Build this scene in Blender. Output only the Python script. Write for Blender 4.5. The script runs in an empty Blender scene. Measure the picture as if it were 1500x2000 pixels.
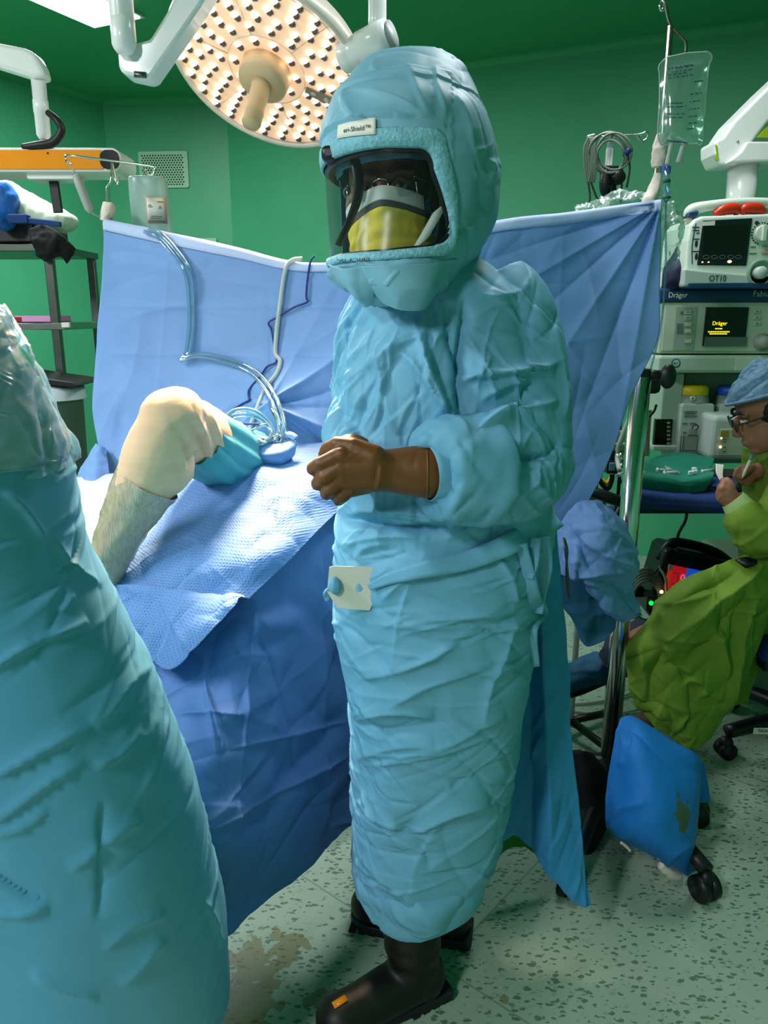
import bpy, bmesh, math, random
import numpy as np
from mathutils import Vector, Matrix, Euler

random.seed(7)
SC = bpy.context.scene
COL = SC.collection
PI = math.pi

# ------------------------------------------------------------------ camera
PITCH = math.radians(14.5)
CZ = 1.45
FPX = 1500.0
cd = bpy.data.cameras.new('camera'); cam = bpy.data.objects.new('camera', cd); COL.objects.link(cam)
cam.location = (0, 0, CZ); cam.rotation_euler = (PI/2 - PITCH, 0, 0)
cd.sensor_fit = 'VERTICAL'; cd.sensor_height = 24.0; cd.lens = 24.0*FPX/2000.0
cd.clip_start = 0.02
SC.camera = cam
CP, SP = math.cos(PITCH), math.sin(PITCH)

def P(px, py, Y):
    """world point seen at photo pixel (px,py) at world depth Y"""
    u = (px-750)/FPX; v = (1000-py)/FPX
    d = CP + v*SP
    return np.array([u/d*Y, Y, CZ + (-SP+v*CP)/d*Y])
def PZ(px, py, z):
    v = (1000-py)/FPX
    d = CP + v*SP
    return P(px, py, (z-CZ)*d/(-SP+v*CP))
def proj(p):
    p = np.asarray(p, float)
    x, y, z = p[..., 0], p[..., 1], p[..., 2]-CZ
    dep = y*CP - z*SP; up = y*SP + z*CP
    return np.stack([750+FPX*x/dep, 1000-FPX*up/dep], -1)
def pxm(Y, py=1000):
    """metres per pixel at depth Y"""
    v = (1000-py)/FPX
    return Y/(CP+v*SP)/FPX

# ------------------------------------------------------------------ materials
def lin(c):
    return tuple(((x/255)/12.92 if x/255 <= .04045 else ((x/255+.055)/1.055)**2.4) for x in c)
MATS = {}
def mat(name, rgb, rough=.5, metal=0., bump=0., bscale=200., var=0., vscale=6., spec=.5, emit=None, estr=1., alpha=1., trans=0., ior=1.45, coat=0., sheen=0., stretch=None, detail=3., bdist=.002):
    m = bpy.data.materials.new(name); m.use_nodes = True
    nt = m.node_tree; N = nt.nodes; L = nt.links
    b = N['Principled BSDF']
    c = lin(rgb)
    b.inputs['Base Color'].default_value = (*c, 1)
    b.inputs['Roughness'].default_value = rough
    b.inputs['Metallic'].default_value = metal
    b.inputs['Specular IOR Level'].default_value = spec
    b.inputs['IOR'].default_value = ior
    if coat: b.inputs['Coat Weight'].default_value = coat; b.inputs['Coat Roughness'].default_value = .1
    if sheen: b.inputs['Sheen Weight'].default_value = sheen
    if trans: b.inputs['Transmission Weight'].default_value = trans
    if alpha < 1: b.inputs['Alpha'].default_value = alpha
    if emit is not None:
        b.inputs['Emission Color'].default_value = (*lin(emit), 1); b.inputs['Emission Strength'].default_value = estr
    if bump or var:
        tc = N.new('ShaderNodeTexCoord'); vec = tc.outputs['Object']
        if stretch:
            mp = N.new('ShaderNodeMapping'); mp.inputs['Scale'].default_value = stretch
            L.new(vec, mp.inputs['Vector']); vec = mp.outputs['Vector']
    if bump:
        n = N.new('ShaderNodeTexNoise'); n.inputs['Scale'].default_value = bscale; n.inputs['Detail'].default_value = detail
        L.new(vec, n.inputs['Vector'])
        bp = N.new('ShaderNodeBump'); bp.inputs['Strength'].default_value = bump; bp.inputs['Distance'].default_value = bdist
        L.new(n.outputs['Fac'], bp.inputs['Height']); L.new(bp.outputs['Normal'], b.inputs['Normal'])
    if var:
        n2 = N.new('ShaderNodeTexNoise'); n2.inputs['Scale'].default_value = vscale; n2.inputs['Detail'].default_value = 5
        L.new(vec, n2.inputs['Vector'])
        r = N.new('ShaderNodeValToRGB')
        r.color_ramp.elements[0].position = .3; r.color_ramp.elements[1].position = .7
        r.color_ramp.elements[0].color = (*[x*(1-var) for x in c], 1); r.color_ramp.elements[1].color = (*[min(1, x*(1+var)) for x in c], 1)
        L.new(n2.outputs['Fac'], r.inputs['Fac']); L.new(r.outputs['Color'], b.inputs['Base Color'])
    MATS[name] = m
    return m
def creased(name, scale=9., dist=.010, strength=.5, seed=0., stretch=(1, 1, 1)):
    """papery crease relief on a cloth material: ridged noise over its fine grain"""
    m = MATS[name]; nt = m.node_tree; N = nt.nodes; L = nt.links; b = N['Principled BSDF']
    tc = N.new('ShaderNodeTexCoord'); mp = N.new('ShaderNodeMapping'); mp.inputs['Scale'].default_value = stretch; mp.inputs['Location'].default_value = (seed, seed*.7, 0)
    L.new(tc.outputs['Object'], mp.inputs['Vector'])
    n = N.new('ShaderNodeTexNoise'); n.noise_type = 'RIDGED_MULTIFRACTAL'; n.inputs['Scale'].default_value = scale; n.inputs['Detail'].default_value = 4; n.inputs['Roughness'].default_value = .45
    n.inputs['Distortion'].default_value = .35; n.normalize = True
    L.new(mp.outputs[0], n.inputs['Vector'])
    bp = N.new('ShaderNodeBump'); bp.inputs['Strength'].default_value = strength; bp.inputs['Distance'].default_value = dist
    L.new(n.outputs['Fac'], bp.inputs['Height'])
    old = [l.from_socket for l in nt.links if l.to_socket == b.inputs['Normal']]
    if old:
        for nd in N:
            if nd.type == 'BUMP' and nd != bp: L.new(bp.outputs['Normal'], nd.inputs['Normal'])
    else: L.new(bp.outputs['Normal'], b.inputs['Normal'])
    return m
def clear(name, rgb, gloss=.12, rough=.08, op=.0, oprgb=(220, 235, 235)):
    """thin clear plastic: transparent film with a fresnel reflection and a little haze"""
    m = bpy.data.materials.new(name); m.use_nodes = True
    nt = m.node_tree; N = nt.nodes; L = nt.links
    N.remove(N['Principled BSDF']); out = N['Material Output']
    t = N.new('ShaderNodeBsdfTransparent'); t.inputs['Color'].default_value = (*lin(rgb), 1)
    g = N.new('ShaderNodeBsdfGlossy'); g.inputs['Roughness'].default_value = rough; g.inputs['Color'].default_value = (1, 1, 1, 1)
    lw = N.new('ShaderNodeLayerWeight'); lw.inputs['Blend'].default_value = .25
    mm = N.new('ShaderNodeMath'); mm.operation = 'MULTIPLY_ADD'; mm.inputs[1].default_value = .55; mm.inputs[2].default_value = gloss*.5
    L.new(lw.outputs['Fresnel'], mm.inputs[0])
    mx = N.new('ShaderNodeMixShader'); L.new(mm.outputs[0], mx.inputs['Fac']); L.new(t.outputs[0], mx.inputs[1]); L.new(g.outputs[0], mx.inputs[2])
    last = mx
    if op:
        d = N.new('ShaderNodeBsdfDiffuse'); d.inputs['Color'].default_value = (*lin(oprgb), 1)
        m2 = N.new('ShaderNodeMixShader'); m2.inputs['Fac'].default_value = op
        L.new(mx.outputs[0], m2.inputs[1]); L.new(d.outputs[0], m2.inputs[2]); last = m2
    L.new(last.outputs[0], out.inputs['Surface'])
    MATS[name] = m
    return m

# ------------------------------------------------------------------ mesh building
def nrm(v):
    v = np.asarray(v, float); n = np.linalg.norm(v)
    return v/n if n > 1e-12 else v
def frame_from(d, up=(0, 0, 1)):
    d = nrm(d); up = np.asarray(up, float)
    if abs(np.dot(d, nrm(up))) > .98: up = np.array([0, 1., 0]) if abs(d[1]) < .9 else np.array([1., 0, 0])
    s = nrm(np.cross(up, d)); u = np.cross(d, s)
    return s, u, d
def catmull(pts, n):
    """n samples of a smooth curve through pts (any dimension)"""
    p = np.asarray(pts, float); k = len(p)
    if k == 2:
        t = np.linspace(0, 1, n).reshape((n,)+(1,)*(p.ndim-1)); return p[0]*(1-t)+p[1]*t
    ext = np.concatenate([(2*p[0]-p[1])[None], p, (2*p[-1]-p[-2])[None]])
    t = np.linspace(0, k-1, n); i = np.minimum(t.astype(int), k-2); f = (t-i)
    sh = (n,)+(1,)*(p.ndim-1); f = f.reshape(sh)
    a, b, c, d = ext[i], ext[i+1], ext[i+2], ext[i+3]
    return .5*((2*b)+(-a+c)*f+(2*a-5*b+4*c-d)*f**2+(-a+3*b-3*c+d)*f**3)
def net(ctrl, nr, nc):
    c = np.asarray(ctrl, float)
    g = catmull(c, nr)
    return catmull(g.transpose(1, 0, 2), nc).transpose(1, 0, 2)

class MB:
    def __init__(s): s.V = []; s.F = []; s.n = 0
    def add(s, V, F):
        V = np.asarray(V, float).reshape(-1, 3)
        o = s.n; s.V.append(V); s.n += len(V)
        if isinstance(F, np.ndarray): s.F.extend((F+o).tolist())
        else: s.F.extend([[i+o for i in f] for f in F])
        return s
    def verts(s): return np.vstack(s.V) if s.V else np.zeros((0, 3))
    def grid(s, g, wrap=False, flip=False):
        g = np.asarray(g, float); r, c = g.shape[:2]
        i = np.arange(r-1)[:, None]*c; j = np.arange(c if wrap else c-1)[None, :]; j2 = (j+1) % c
        F = np.stack([i+j, i+j2, i+c+j2, i+c+j], -1).reshape(-1, 4)
        if flip: F = F[:, ::-1]
        return s.add(g.reshape(-1, 3), F)
    def loft(s, rings, cap=True):
        g = np.asarray(rings, float); r, c = g.shape[:2]
        o = s.n; s.grid(g, wrap=True)
        if cap:
            s.F.append([o+k for k in range(c)][::-1]); s.F.append([o+(r-1)*c+k for k in range(c)])
        return s
    def tube(s, pts, rad, seg=10, n=None, smooth=True, cap=True, flat=1., up=(0, 0, 1)):
        p = np.asarray(pts, float); rad = np.full(len(p), rad, float) if np.isscalar(rad) else np.asarray(rad, float)
        if n or (smooth and len(p) > 2):
            n = n or (len(p)-1)*6+1
            q = catmull(np.hstack([p, rad[:, None]]), n); p, rad = q[:, :3], np.abs(q[:, 3])
        t = np.gradient(p, axis=0); a = np.linspace(0, 2*PI, seg, endpoint=False)
        S, U, D = frame_from(t[0], up); rings = []
        for k in range(len(p)):
            D = nrm(t[k]); S = nrm(S-D*np.dot(S, D)); U = np.cross(D, S)
            rings.append(p[k]+rad[k]*(np.cos(a)[:, None]*S+np.sin(a)[:, None]*U*flat))
        return s.loft(rings, cap)
    def capsule(s, a, b, ra, rb, seg=16, flat=1., up=(0, 0, 1)):
        a = np.asarray(a, float); b = np.asarray(b, float); d = b-a; L = np.linalg.norm(d)
        S, U, D = frame_from(d if L > 1e-9 else (0, 0, 1), up); rings = []
        ang = np.linspace(0, 2*PI, seg, endpoint=False)
        for k in range(1, 7):
            th = -PI/2+k/6*PI/2; rings.append((a+D*ra*math.sin(th), ra*math.cos(th)))
        for k in range(0, 6):
            th = k/6*PI/2; rings.append((b+D*rb*math.sin(th), rb*math.cos(th)))
        return s.loft([c+r*(np.cos(ang)[:, None]*S+np.sin(ang)[:, None]*U*flat) for c, r in rings])
    def ell(s, c, r, M=None, seg=24, rows=14):
        th = np.linspace(-PI/2+.08, PI/2-.08, rows); ph = np.linspace(0, 2*PI, seg, endpoint=False)
        g = np.stack([np.cos(th)[:, None]*np.cos(ph), np.cos(th)[:, None]*np.sin(ph), np.sin(th)[:, None]*np.ones(seg)], -1)*np.asarray(r, float)
        if M is not None: g = g @ np.asarray(M, float).T
        return s.loft(g+np.asarray(c, float))
    def box(s, c, size, M=None):
        h = np.asarray(size, float)/2
        v = np.array([[x, y, z] for x in (-1, 1) for y in (-1, 1) for z in (-1, 1)], float)*h
        if M is not None: v = v @ np.asarray(M, float).T
        return s.add(v+np.asarray(c, float), [[0, 1, 3, 2], [4, 6, 7, 5], [0, 4, 5, 1], [2, 3, 7, 6], [0, 2, 6, 4], [1, 5, 7, 3]])
    def bar(s, a, b, w, h, up=(0, 0, 1)):
        a = np.asarray(a, float); b = np.asarray(b, float); S, U, D = frame_from(b-a, up)
        return s.box((a+b)/2, (w, h, np.linalg.norm(b-a)), np.stack([S, U, D], 1))
    def cyl(s, a, b, r, seg=24, r2=None):
        a = np.asarray(a, float); b = np.asarray(b, float); S, U, D = frame_from(b-a)
        ang = np.linspace(0, 2*PI, seg, endpoint=False); e = np.cos(ang)[:, None]*S+np.sin(ang)[:, None]*U
        return s.loft([a+e*r, b+e*(r if r2 is None else r2)])
    def lathe(s, prof, o, axis=(0, 0, 1), seg=32, cap=True):
        S, U, D = frame_from(axis); ang = np.linspace(0, 2*PI, seg, endpoint=False); e = np.cos(ang)[:, None]*S+np.sin(ang)[:, None]*U
        return s.loft([np.asarray(o, float)+D*h+e*max(r, 1e-4) for r, h in prof], cap)
    def prism(s, poly, o, X, Yv, depth):
        """2D polygon in the plane (o; X,Yv), extruded by the vector depth"""
        o = np.asarray(o, float); X = np.asarray(X, float); Yv = np.asarray(Yv, float); d = np.asarray(depth, float)
        f = np.array([o+X*a+Yv*b for a, b in poly]); n = len(f)
        F = [list(range(n))[::-1], list(range(n, 2*n))]+[[k, (k+1) % n, n+(k+1) % n, n+k] for k in range(n)]
        return s.add(np.vstack([f, f+d]), F)
    def join(s, o): return s.add(o.verts(), o.F)

def rrect(x0, y0, x1, y1, r, n=5):
    out = []
    for cx, cy, a0 in ((x1-r, y1-r, 0), (x0+r, y1-r, PI/2), (x0+r, y0+r, PI), (x1-r, y0+r, 1.5*PI)):
        out += [(cx+r*math.cos(a0+k/n*PI/2), cy+r*math.sin(a0+k/n*PI/2)) for k in range(n+1)]
    return out

def text_mb(body, size, o, X, Yv, extr=.0006, align='LEFT', bold=0., sx=1.):
    cu = bpy.data.curves.new('tmp', 'FONT'); cu.body = body; cu.size = size; cu.align_x = align; cu.offset = bold
    cu.resolution_u = 3
    ob = bpy.data.objects.new('tmp', cu); COL.objects.link(ob)
    dg = bpy.context.evaluated_depsgraph_get(); dg.update()
    me = bpy.data.meshes.new_from_object(ob.evaluated_get(dg))
    v = np.array([x.co[:] for x in me.vertices]).reshape(-1, 3); F = [list(p.vertices) for p in me.polygons]
    bpy.data.objects.remove(ob); bpy.data.curves.remove(cu); bpy.data.meshes.remove(me)
    X = nrm(X); Yv = nrm(Yv); Nn = np.cross(X, Yv)
    w = np.asarray(o, float)+v[:, :1]*sx*X+v[:, 1:2]*Yv+Nn*extr
    return MB().add(w, F)

def mesh_of(mb, name):
    me = bpy.data.meshes.new(name); me.from_pydata(mb.verts().tolist(), [], mb.F); me.update()
    return me
def fuse(mb, voxel, smooth=3, fac=.5):
    """one continuous skin around all the shapes in mb"""
    me = mesh_of(mb, 'tmp'); ob = bpy.data.objects.new('tmp', me); COL.objects.link(ob)
    bm = bmesh.new(); bm.from_mesh(me); bmesh.ops.recalc_face_normals(bm, faces=bm.faces); bm.to_mesh(me); bm.free()
    r = ob.modifiers.new('r', 'REMESH'); r.mode = 'VOXEL'; r.voxel_size = voxel
    if smooth:
        k = ob.modifiers.new('s', 'SMOOTH'); k.iterations = smooth; k.factor = fac
    dg = bpy.context.evaluated_depsgraph_get(); dg.update()
    m2 = bpy.data.meshes.new_from_object(ob.evaluated_get(dg))
    v = np.empty(len(m2.vertices)*3); m2.vertices.foreach_get('co', v)
    F = [list(p.vertices) for p in m2.polygons]
    bpy.data.objects.remove(ob); bpy.data.meshes.remove(me); bpy.data.meshes.remove(m2)
    out = MB(); out.add(v.reshape(-1, 3), F)
    return out
def normals(V, F):
    n = np.zeros_like(V)
    q = np.array([f if len(f) == 4 else (f+[f[-1]]) for f in F if len(f) in (3, 4)])
    if len(q):
        fn = np.cross(V[q[:, 2]]-V[q[:, 0]], V[q[:, 3]]-V[q[:, 1]])
        for k in range(4): np.add.at(n, q[:, k], fn)
    return n/np.maximum(np.linalg.norm(n, axis=1), 1e-12)[:, None]

# ------------------------------------------------------------------ cloth relief
def vnoise(p, seed=0):
    """smooth value noise on (N,3) points, about -1..1"""
    i = np.floor(p).astype(np.int64); f = p-i; f = f*f*(3-2*f)
    def h(a, b, c):
        n = (a*374761393+b*668265263+c*2147483647+seed*974634777) & 0xffffffff
        n = ((n ^ (n >> 13))*1274126177) & 0xffffffff
        return ((n ^ (n >> 16)) & 0xffff)/32767.5-1
    r = 0
    for dx in (0, 1):
        for dy in (0, 1):
            for dz in (0, 1):
                w = (f[:, 0] if dx else 1-f[:, 0])*(f[:, 1] if dy else 1-f[:, 1])*(f[:, 2] if dz else 1-f[:, 2])
                r = r+w*h(i[:, 0]+dx, i[:, 1]+dy, i[:, 2]+dz)
    return r
def crumple(p, scale, seed=0, octaves=3):
    """papery relief: folds with sharp ridge lines"""
    h = np.zeros(len(p)); a = 1.; s = scale
    for o in range(octaves):
        n = vnoise(p*s+17*o, seed+o); n2 = vnoise(p*s*1.31+5.2*o+100, seed+9+o)
        h += a*(.5-np.abs(n)) + .5*a*(np.abs(n2)-.4)
        a *= .5; s *= 2.05
    return h
def creases(V, N, n, seed, L=(.04, .14), A=(.002, .006), W=(.006, .016), ang=None, spread=PI, zone=None, bias=.5):
    """height field of n sharp creases of finite length lying on the surface; ang = preferred angle from horizontal seen from outside"""
    r = np.random.RandomState(seed); h = np.zeros(len(V))
    idx = np.arange(len(V)) if zone is None else np.nonzero(zone)[0]
    if len(idx) == 0: return h
    for k in range(n):
        c = idx[r.randint(len(idx))]; nn = N[c]
        a = (ang if ang is not None else 0)+r.uniform(-1, 1)*spread
        hx = np.cross((0, 0, 1), nn)
        hx = nrm(hx) if np.linalg.norm(hx) > .1 else np.array([1., 0, 0])
        hy = np.cross(nn, hx)
        t = math.cos(a)*hx+math.sin(a)*hy; m = np.cross(nn, t)
        l = r.uniform(*L); w1 = r.uniform(*W); w2 = w1*r.uniform(.8, 3.); amp = r.uniform(*A)*(1 if r.rand() < bias else -1)
        q = V-V[c]
        near = np.nonzero((np.abs(q) < l*1.3+w2*3).all(1))[0]
        if len(near) == 0: continue
        q = q[near]; s_ = q@t; d = q@m; o = q@nn
        bend = r.uniform(-.25, .25)*s_*s_/max(l, .01)
        d = d+bend
        prof = np.exp(-np.where(d > 0, d/w1, -d/w2))
        win = np.clip(1-(s_/l)**2, 0, 1)
        np.add.at(h, near, amp*prof*win*np.exp(-(o/.05)**2))
    return h
def relief(mb, fields, off=0.):
    """push the vertices of mb along their normals by the summed fields(V,N)"""
    V = mb.verts(); N = normals(V, mb.F)
    toward = np.array([0, 0, CZ])-V; toward /= np.linalg.norm(toward, axis=1)[:, None]
    f_ = (N*toward).sum(1).mean(); vol = (N*(V-V.mean(0))).sum()
    if (f_ < 0 if abs(f_) > .2 else vol < 0):       # turn sheets to the room and shells outwards
        mb.F = [f[::-1] for f in mb.F]; N = -N
    h = np.full(len(V), off)
    for f in fields: h = h+f(V, N)
    out = MB(); out.V = [V+N*h[:, None]]; out.F = mb.F; out.n = len(V)
    return out

# ------------------------------------------------------------------ scene objects
def thing(name, label, cat, loc=(0, 0, 0), group=None):
    o = bpy.data.objects.new(name, None); COL.objects.link(o); o.location = tuple(loc); o.empty_display_size = .05
    o['label'] = label; o['category'] = cat
    if group: o['group'] = group
    return o
def root_loc(o):
    l = np.zeros(3)
    while o is not None: l += np.array(o.location[:]); o = o.parent
    return l
def part(name, mb, m, parent=None, smooth=True, bevel=0., bseg=2, solid=0., label=None, loc=None, kind=None, subsurf=0, weld=False, ang=None):
    V = mb.verts()
    base = root_loc(parent) if parent is not None else (np.asarray(loc, float) if loc is not None else np.array([V[:, 0].mean(), V[:, 1].mean(), V[:, 2].min()]))
    me = bpy.data.meshes.new(name); me.from_pydata((V-base).tolist(), [], mb.F); me.update()
    o = bpy.data.objects.new(name, me); COL.objects.link(o)
    if parent is not None: o.parent = parent
    else: o.location = tuple(base)
    bm = bmesh.new(); bm.from_mesh(me)
    bmesh.ops.remove_doubles(bm, verts=bm.verts, dist=1e-6) if weld else None
    bmesh.ops.recalc_face_normals(bm, faces=bm.faces); bm.to_mesh(me); bm.free()
    me.materials.append(MATS[m] if isinstance(m, str) else m)
    if smooth:
        me.polygons.foreach_set('use_smooth', [True]*len(me.polygons))
    if bevel:
        b = o.modifiers.new('bevel', 'BEVEL'); b.width = bevel; b.segments = bseg; b.limit_method = 'ANGLE'; b.angle_limit = .6
    if solid:
        k = o.modifiers.new('solid', 'SOLIDIFY'); k.thickness = solid; k.offset = 0
    if subsurf:
        k = o.modifiers.new('sub', 'SUBSURF'); k.levels = subsurf; k.render_levels = subsurf
    if smooth and (bevel or ang):
        try: me.set_sharp_from_angle(angle=ang or .7)
        except Exception: pass
    if label: o['label'] = label
    if kind: o['kind'] = kind
    return o
def solo(name, mb, m, label, cat, group=None, **k):
    o = part(name, mb, m, None, **k); o['label'] = label; o['category'] = cat
    if group: o['group'] = group
    return o
def dup(o, loc, parent=None, label=None):
    c = o.copy(); COL.objects.link(c); c.parent = parent
    if parent is None: c.location = tuple(loc)
    if label: c['label'] = label
    for ch in list(o.children): dup(ch, None, c)
    return c
# ================================================================== materials
GREEN = (70, 160, 116)
mat('wall_paint', GREEN, rough=.42, bump=.03, bscale=90, var=.06, vscale=2.5, spec=.35)
mat('ceiling_paint', (62, 156, 102), rough=.45, bump=.03, bscale=90, var=.05, vscale=2, spec=.3)
mat('gown_blue', (106, 166, 196), rough=.56, bump=.12, bscale=900, var=.05, vscale=9, spec=.35, bdist=.001)
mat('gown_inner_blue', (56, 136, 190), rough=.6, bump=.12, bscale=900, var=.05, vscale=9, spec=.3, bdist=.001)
mat('hood_blue', (118, 170, 190), rough=.55, bump=.12, bscale=900, var=.05, vscale=9, spec=.35, bdist=.001)
mat('screen_blue', (114, 152, 206), rough=.6, bump=.1, bscale=700, var=.06, vscale=5, spec=.3, bdist=.001)
mat('skirt_blue', (82, 122, 182), rough=.6, bump=.1, bscale=700, var=.07, vscale=5, spec=.3, bdist=.001)
mat('teal_cloth', (74, 160, 172), rough=.75, bump=.15, bscale=500, var=.08, vscale=12)
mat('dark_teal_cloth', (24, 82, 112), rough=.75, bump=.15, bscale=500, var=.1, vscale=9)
mat('white_plastic', (226, 226, 222), rough=.28, spec=.5, coat=.3)
mat('grey_plastic', (150, 156, 152), rough=.45)
mat('machine_cream', (186, 196, 176), rough=.42, var=.02)
mat('machine_grey', (140, 152, 138), rough=.45)
mat('machine_pale', (172, 190, 172), rough=.42)
mat('machine_navy', (28, 58, 98), rough=.4)
mat('defib_white', (214, 222, 208), rough=.38)
mat('defib_lip', (180, 194, 184), rough=.4)
mat('black_plastic', (14, 15, 15), rough=.42, bump=.03, bscale=300)
mat('black_rubber', (16, 13, 12), rough=.5, bump=.04, bscale=120, var=.12, vscale=14, spec=.45)
mat('sole_rubber', (20, 24, 30), rough=.65)
mat('black_cloth', (10, 10, 12), rough=.85, bump=.2, bscale=400)
mat('chrome', (214, 214, 210), rough=.14, metal=1.)
mat('steel', (150, 152, 148), rough=.3, metal=1., var=.08, vscale=20)
mat('dark_steel', (92, 98, 92), rough=.35, metal=.9)
mat('orange_gloss', (232, 140, 10), rough=.16, coat=.6)
mat('glove_latex', (112, 68, 31), rough=.46, bump=.06, bscale=260, var=.1, vscale=25, spec=.45)
mat('skin', (150, 100, 76), rough=.55, bump=.06, bscale=420, var=.1, vscale=30)
mat('skin_dark', (150, 98, 72), rough=.55, bump=.06, bscale=420, var=.1, vscale=30)
mat('stocking_cotton', (236, 190, 152), rough=.9, bump=.5, bscale=520, stretch=(.35, .35, 2.2), var=.04, vscale=30, sheen=.2)
mat('film_wrap', (192, 168, 142), rough=.22, bump=.6, bscale=130, stretch=(3.2, 3.2, .5), var=.16, vscale=60, coat=.8, bdist=.004)
mat('mask_yellow', (226, 196, 66), rough=.8, bump=.15, bscale=500, var=.05, vscale=20)
mat('mask_white', (206, 208, 200), rough=.8, bump=.15, bscale=500)
mat('mask_grey', (70, 74, 70), rough=.8)
mat('cap_blue', (92, 150, 178), rough=.8, bump=.4, bscale=160, var=.2, vscale=50)
mat('net_blue', (86, 118, 142), rough=.75, bump=.5, bscale=180, var=.3, vscale=60)
mat('hair_black', (12, 10, 9), rough=.6, bump=.3, bscale=300)
mat('eye_white', (205, 200, 190), rough=.25)
mat('iris_dark', (16, 10, 8), rough=.15)
mat('card_white', (214, 212, 198), rough=.7, var=.03)
mat('label_white', (228, 222, 210), rough=.65)
mat('label_pink', (206, 172, 152), rough=.7)
mat('print_dark', (26, 30, 34), rough=.7)
mat('print_grey', (96, 108, 104), rough=.7)
mat('print_navy', (40, 84, 110), rough=.6)
mat('olive_gown', (98, 128, 30), rough=.78, bump=.15, bscale=600, var=.1, vscale=8)
mat('cuff_knit', (150, 176, 110), rough=.85, bump=.4, bscale=260)
mat('green_towel', (18, 116, 92), rough=.9, bump=.3, bscale=300, var=.1, vscale=14)
mat('navy_cloth', (26, 58, 116), rough=.85, bump=.2, bscale=400, var=.1, vscale=8)
mat('tape_cream', (222, 206, 192), rough=.75, bump=.1, bscale=200, var=.05, vscale=30)
mat('pillow_white', (200, 214, 190), rough=.85, bump=.2, bscale=300, var=.05, vscale=12)
mat('blue_vinyl', (42, 112, 200), rough=.4)
mat('red_plastic', (206, 48, 20), rough=.35)
mat('yellow_plastic', (230, 200, 22), rough=.4)
mat('blue_plastic', (34, 84, 190), rough=.4)
mat('bin_green', (66, 90, 76), rough=.55)
mat('book_pink', (216, 150, 196), rough=.6)
mat('book_red', (176, 30, 40), rough=.6)
mat('cable_grey', (112, 124, 108), rough=.5)
mat('cable_dark', (40, 50, 40), rough=.5)
mat('cord_blue', (20, 42, 120), rough=.45)
mat('cable_cream', (176, 186, 164), rough=.5)
mat('vent_pale', (150, 196, 160), rough=.5)
mat('hole_dark', (14, 40, 24), rough=.8)
mat('lamp_shell', (228, 214, 198), rough=.35)
mat('lamp_handle', (214, 184, 146), rough=.5)
mat('lamp_disc_grey', (160, 140, 122), rough=.5)
mat('lamp_face', (246, 214, 186), rough=.3, emit=(246, 186, 146), estr=.42)
mat('lens_glow', (255, 244, 230), rough=.2, emit=(255, 236, 214), estr=7.)
mat('lens_dark', (92, 78, 70), rough=.12, spec=.8, bump=.4, bscale=500)
mat('panel_glow', (255, 255, 255), rough=.5, emit=(236, 244, 255), estr=9.)
mat('panel_rim', (170, 190, 180), rough=.5)
mat('screen_black', (8, 9, 9), rough=.18)
mat('screen_grey', (92, 108, 100), rough=.4)
mat('screen_text', (240, 220, 40), rough=.5, emit=(250, 226, 20), estr=1.1)
mat('screen_red', (214, 40, 48), rough=.3, emit=(214, 30, 40), estr=.35)
mat('screen_orange', (230, 70, 30), rough=.3, emit=(230, 60, 20), estr=.3)
mat('screen_azure', (40, 110, 240), rough=.3, emit=(30, 100, 240), estr=.35)
mat('pink_digit', (240, 150, 190), rough=.3, emit=(240, 140, 190), estr=.5)
mat('led_green', (30, 220, 70), rough=.3, emit=(20, 230, 70), estr=1.6)
mat('led_warm', (255, 200, 150), rough=.3, emit=(255, 190, 130), estr=2.5)
mat('forehead_red', (190, 30, 30), rough=.6)
mat('lime_sticker', (150, 170, 20), rough=.5)
mat('tube_white', (188, 198, 194), rough=.35, alpha=.75)
mat('bottle_plastic', (212, 236, 232), rough=.3, trans=.55, alpha=.9)
mat('white_foam', (210, 220, 226), rough=.8)
for k_, a_ in (('gown_blue', (13, .006, .34)), ('gown_inner_blue', (11, .006, .34)), ('hood_blue', (12, .005, .28)), ('screen_blue', (5, .012, .32)), ('skirt_blue', (5, .016, .4)), ('olive_gown', (10, .012, .6)), ('teal_cloth', (14, .006, .4)), ('dark_teal_cloth', (10, .008, .4)), ('navy_cloth', (10, .006, .4))):
    creased(k_, *a_)
clear('visor_film', (240, 248, 248), gloss=.0, rough=.22, op=.006)
clear('clear_tube', (196, 226, 240), gloss=.35, rough=.08, op=.16, oprgb=(170, 205, 225))
clear('bag_film', (214, 236, 226), gloss=.30, rough=.12, op=.20, oprgb=(190, 220, 208))
mat('trouser_navy', (26, 38, 58), rough=.85, bump=.2, bscale=400)
clear('poly_film', (226, 240, 234), gloss=.15, rough=.28, op=.16, oprgb=(200, 224, 214))
clear('cover_film', (232, 244, 242), gloss=.2, rough=.2, op=.24, oprgb=(190, 214, 216))
clear('lens_film', (240, 244, 244), gloss=.02, rough=.02)

# dotted absorbent sheet: fine dimples
m = mat('dimpled_blue', (92, 148, 226), rough=.62, spec=.3)
nt = m.node_tree; N = nt.nodes; L = nt.links
tc = N.new('ShaderNodeTexCoord'); mp = N.new('ShaderNodeMapping'); mp.inputs['Rotation'].default_value = (0, 0, .95)
vo = N.new('ShaderNodeTexVoronoi'); vo.inputs['Scale'].default_value = 185; vo.inputs['Randomness'].default_value = .12
bp = N.new('ShaderNodeBump'); bp.inputs['Strength'].default_value = .55; bp.inputs['Distance'].default_value = .003
L.new(tc.outputs['Object'], mp.inputs['Vector']); L.new(mp.outputs['Vector'], vo.inputs['Vector'])
L.new(vo.outputs['Distance'], bp.inputs['Height']); L.new(bp.outputs['Normal'], N['Principled BSDF'].inputs['Normal'])
rp = N.new('ShaderNodeValToRGB'); rp.color_ramp.elements[0].position = .1; rp.color_ramp.elements[1].position = .45
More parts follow.
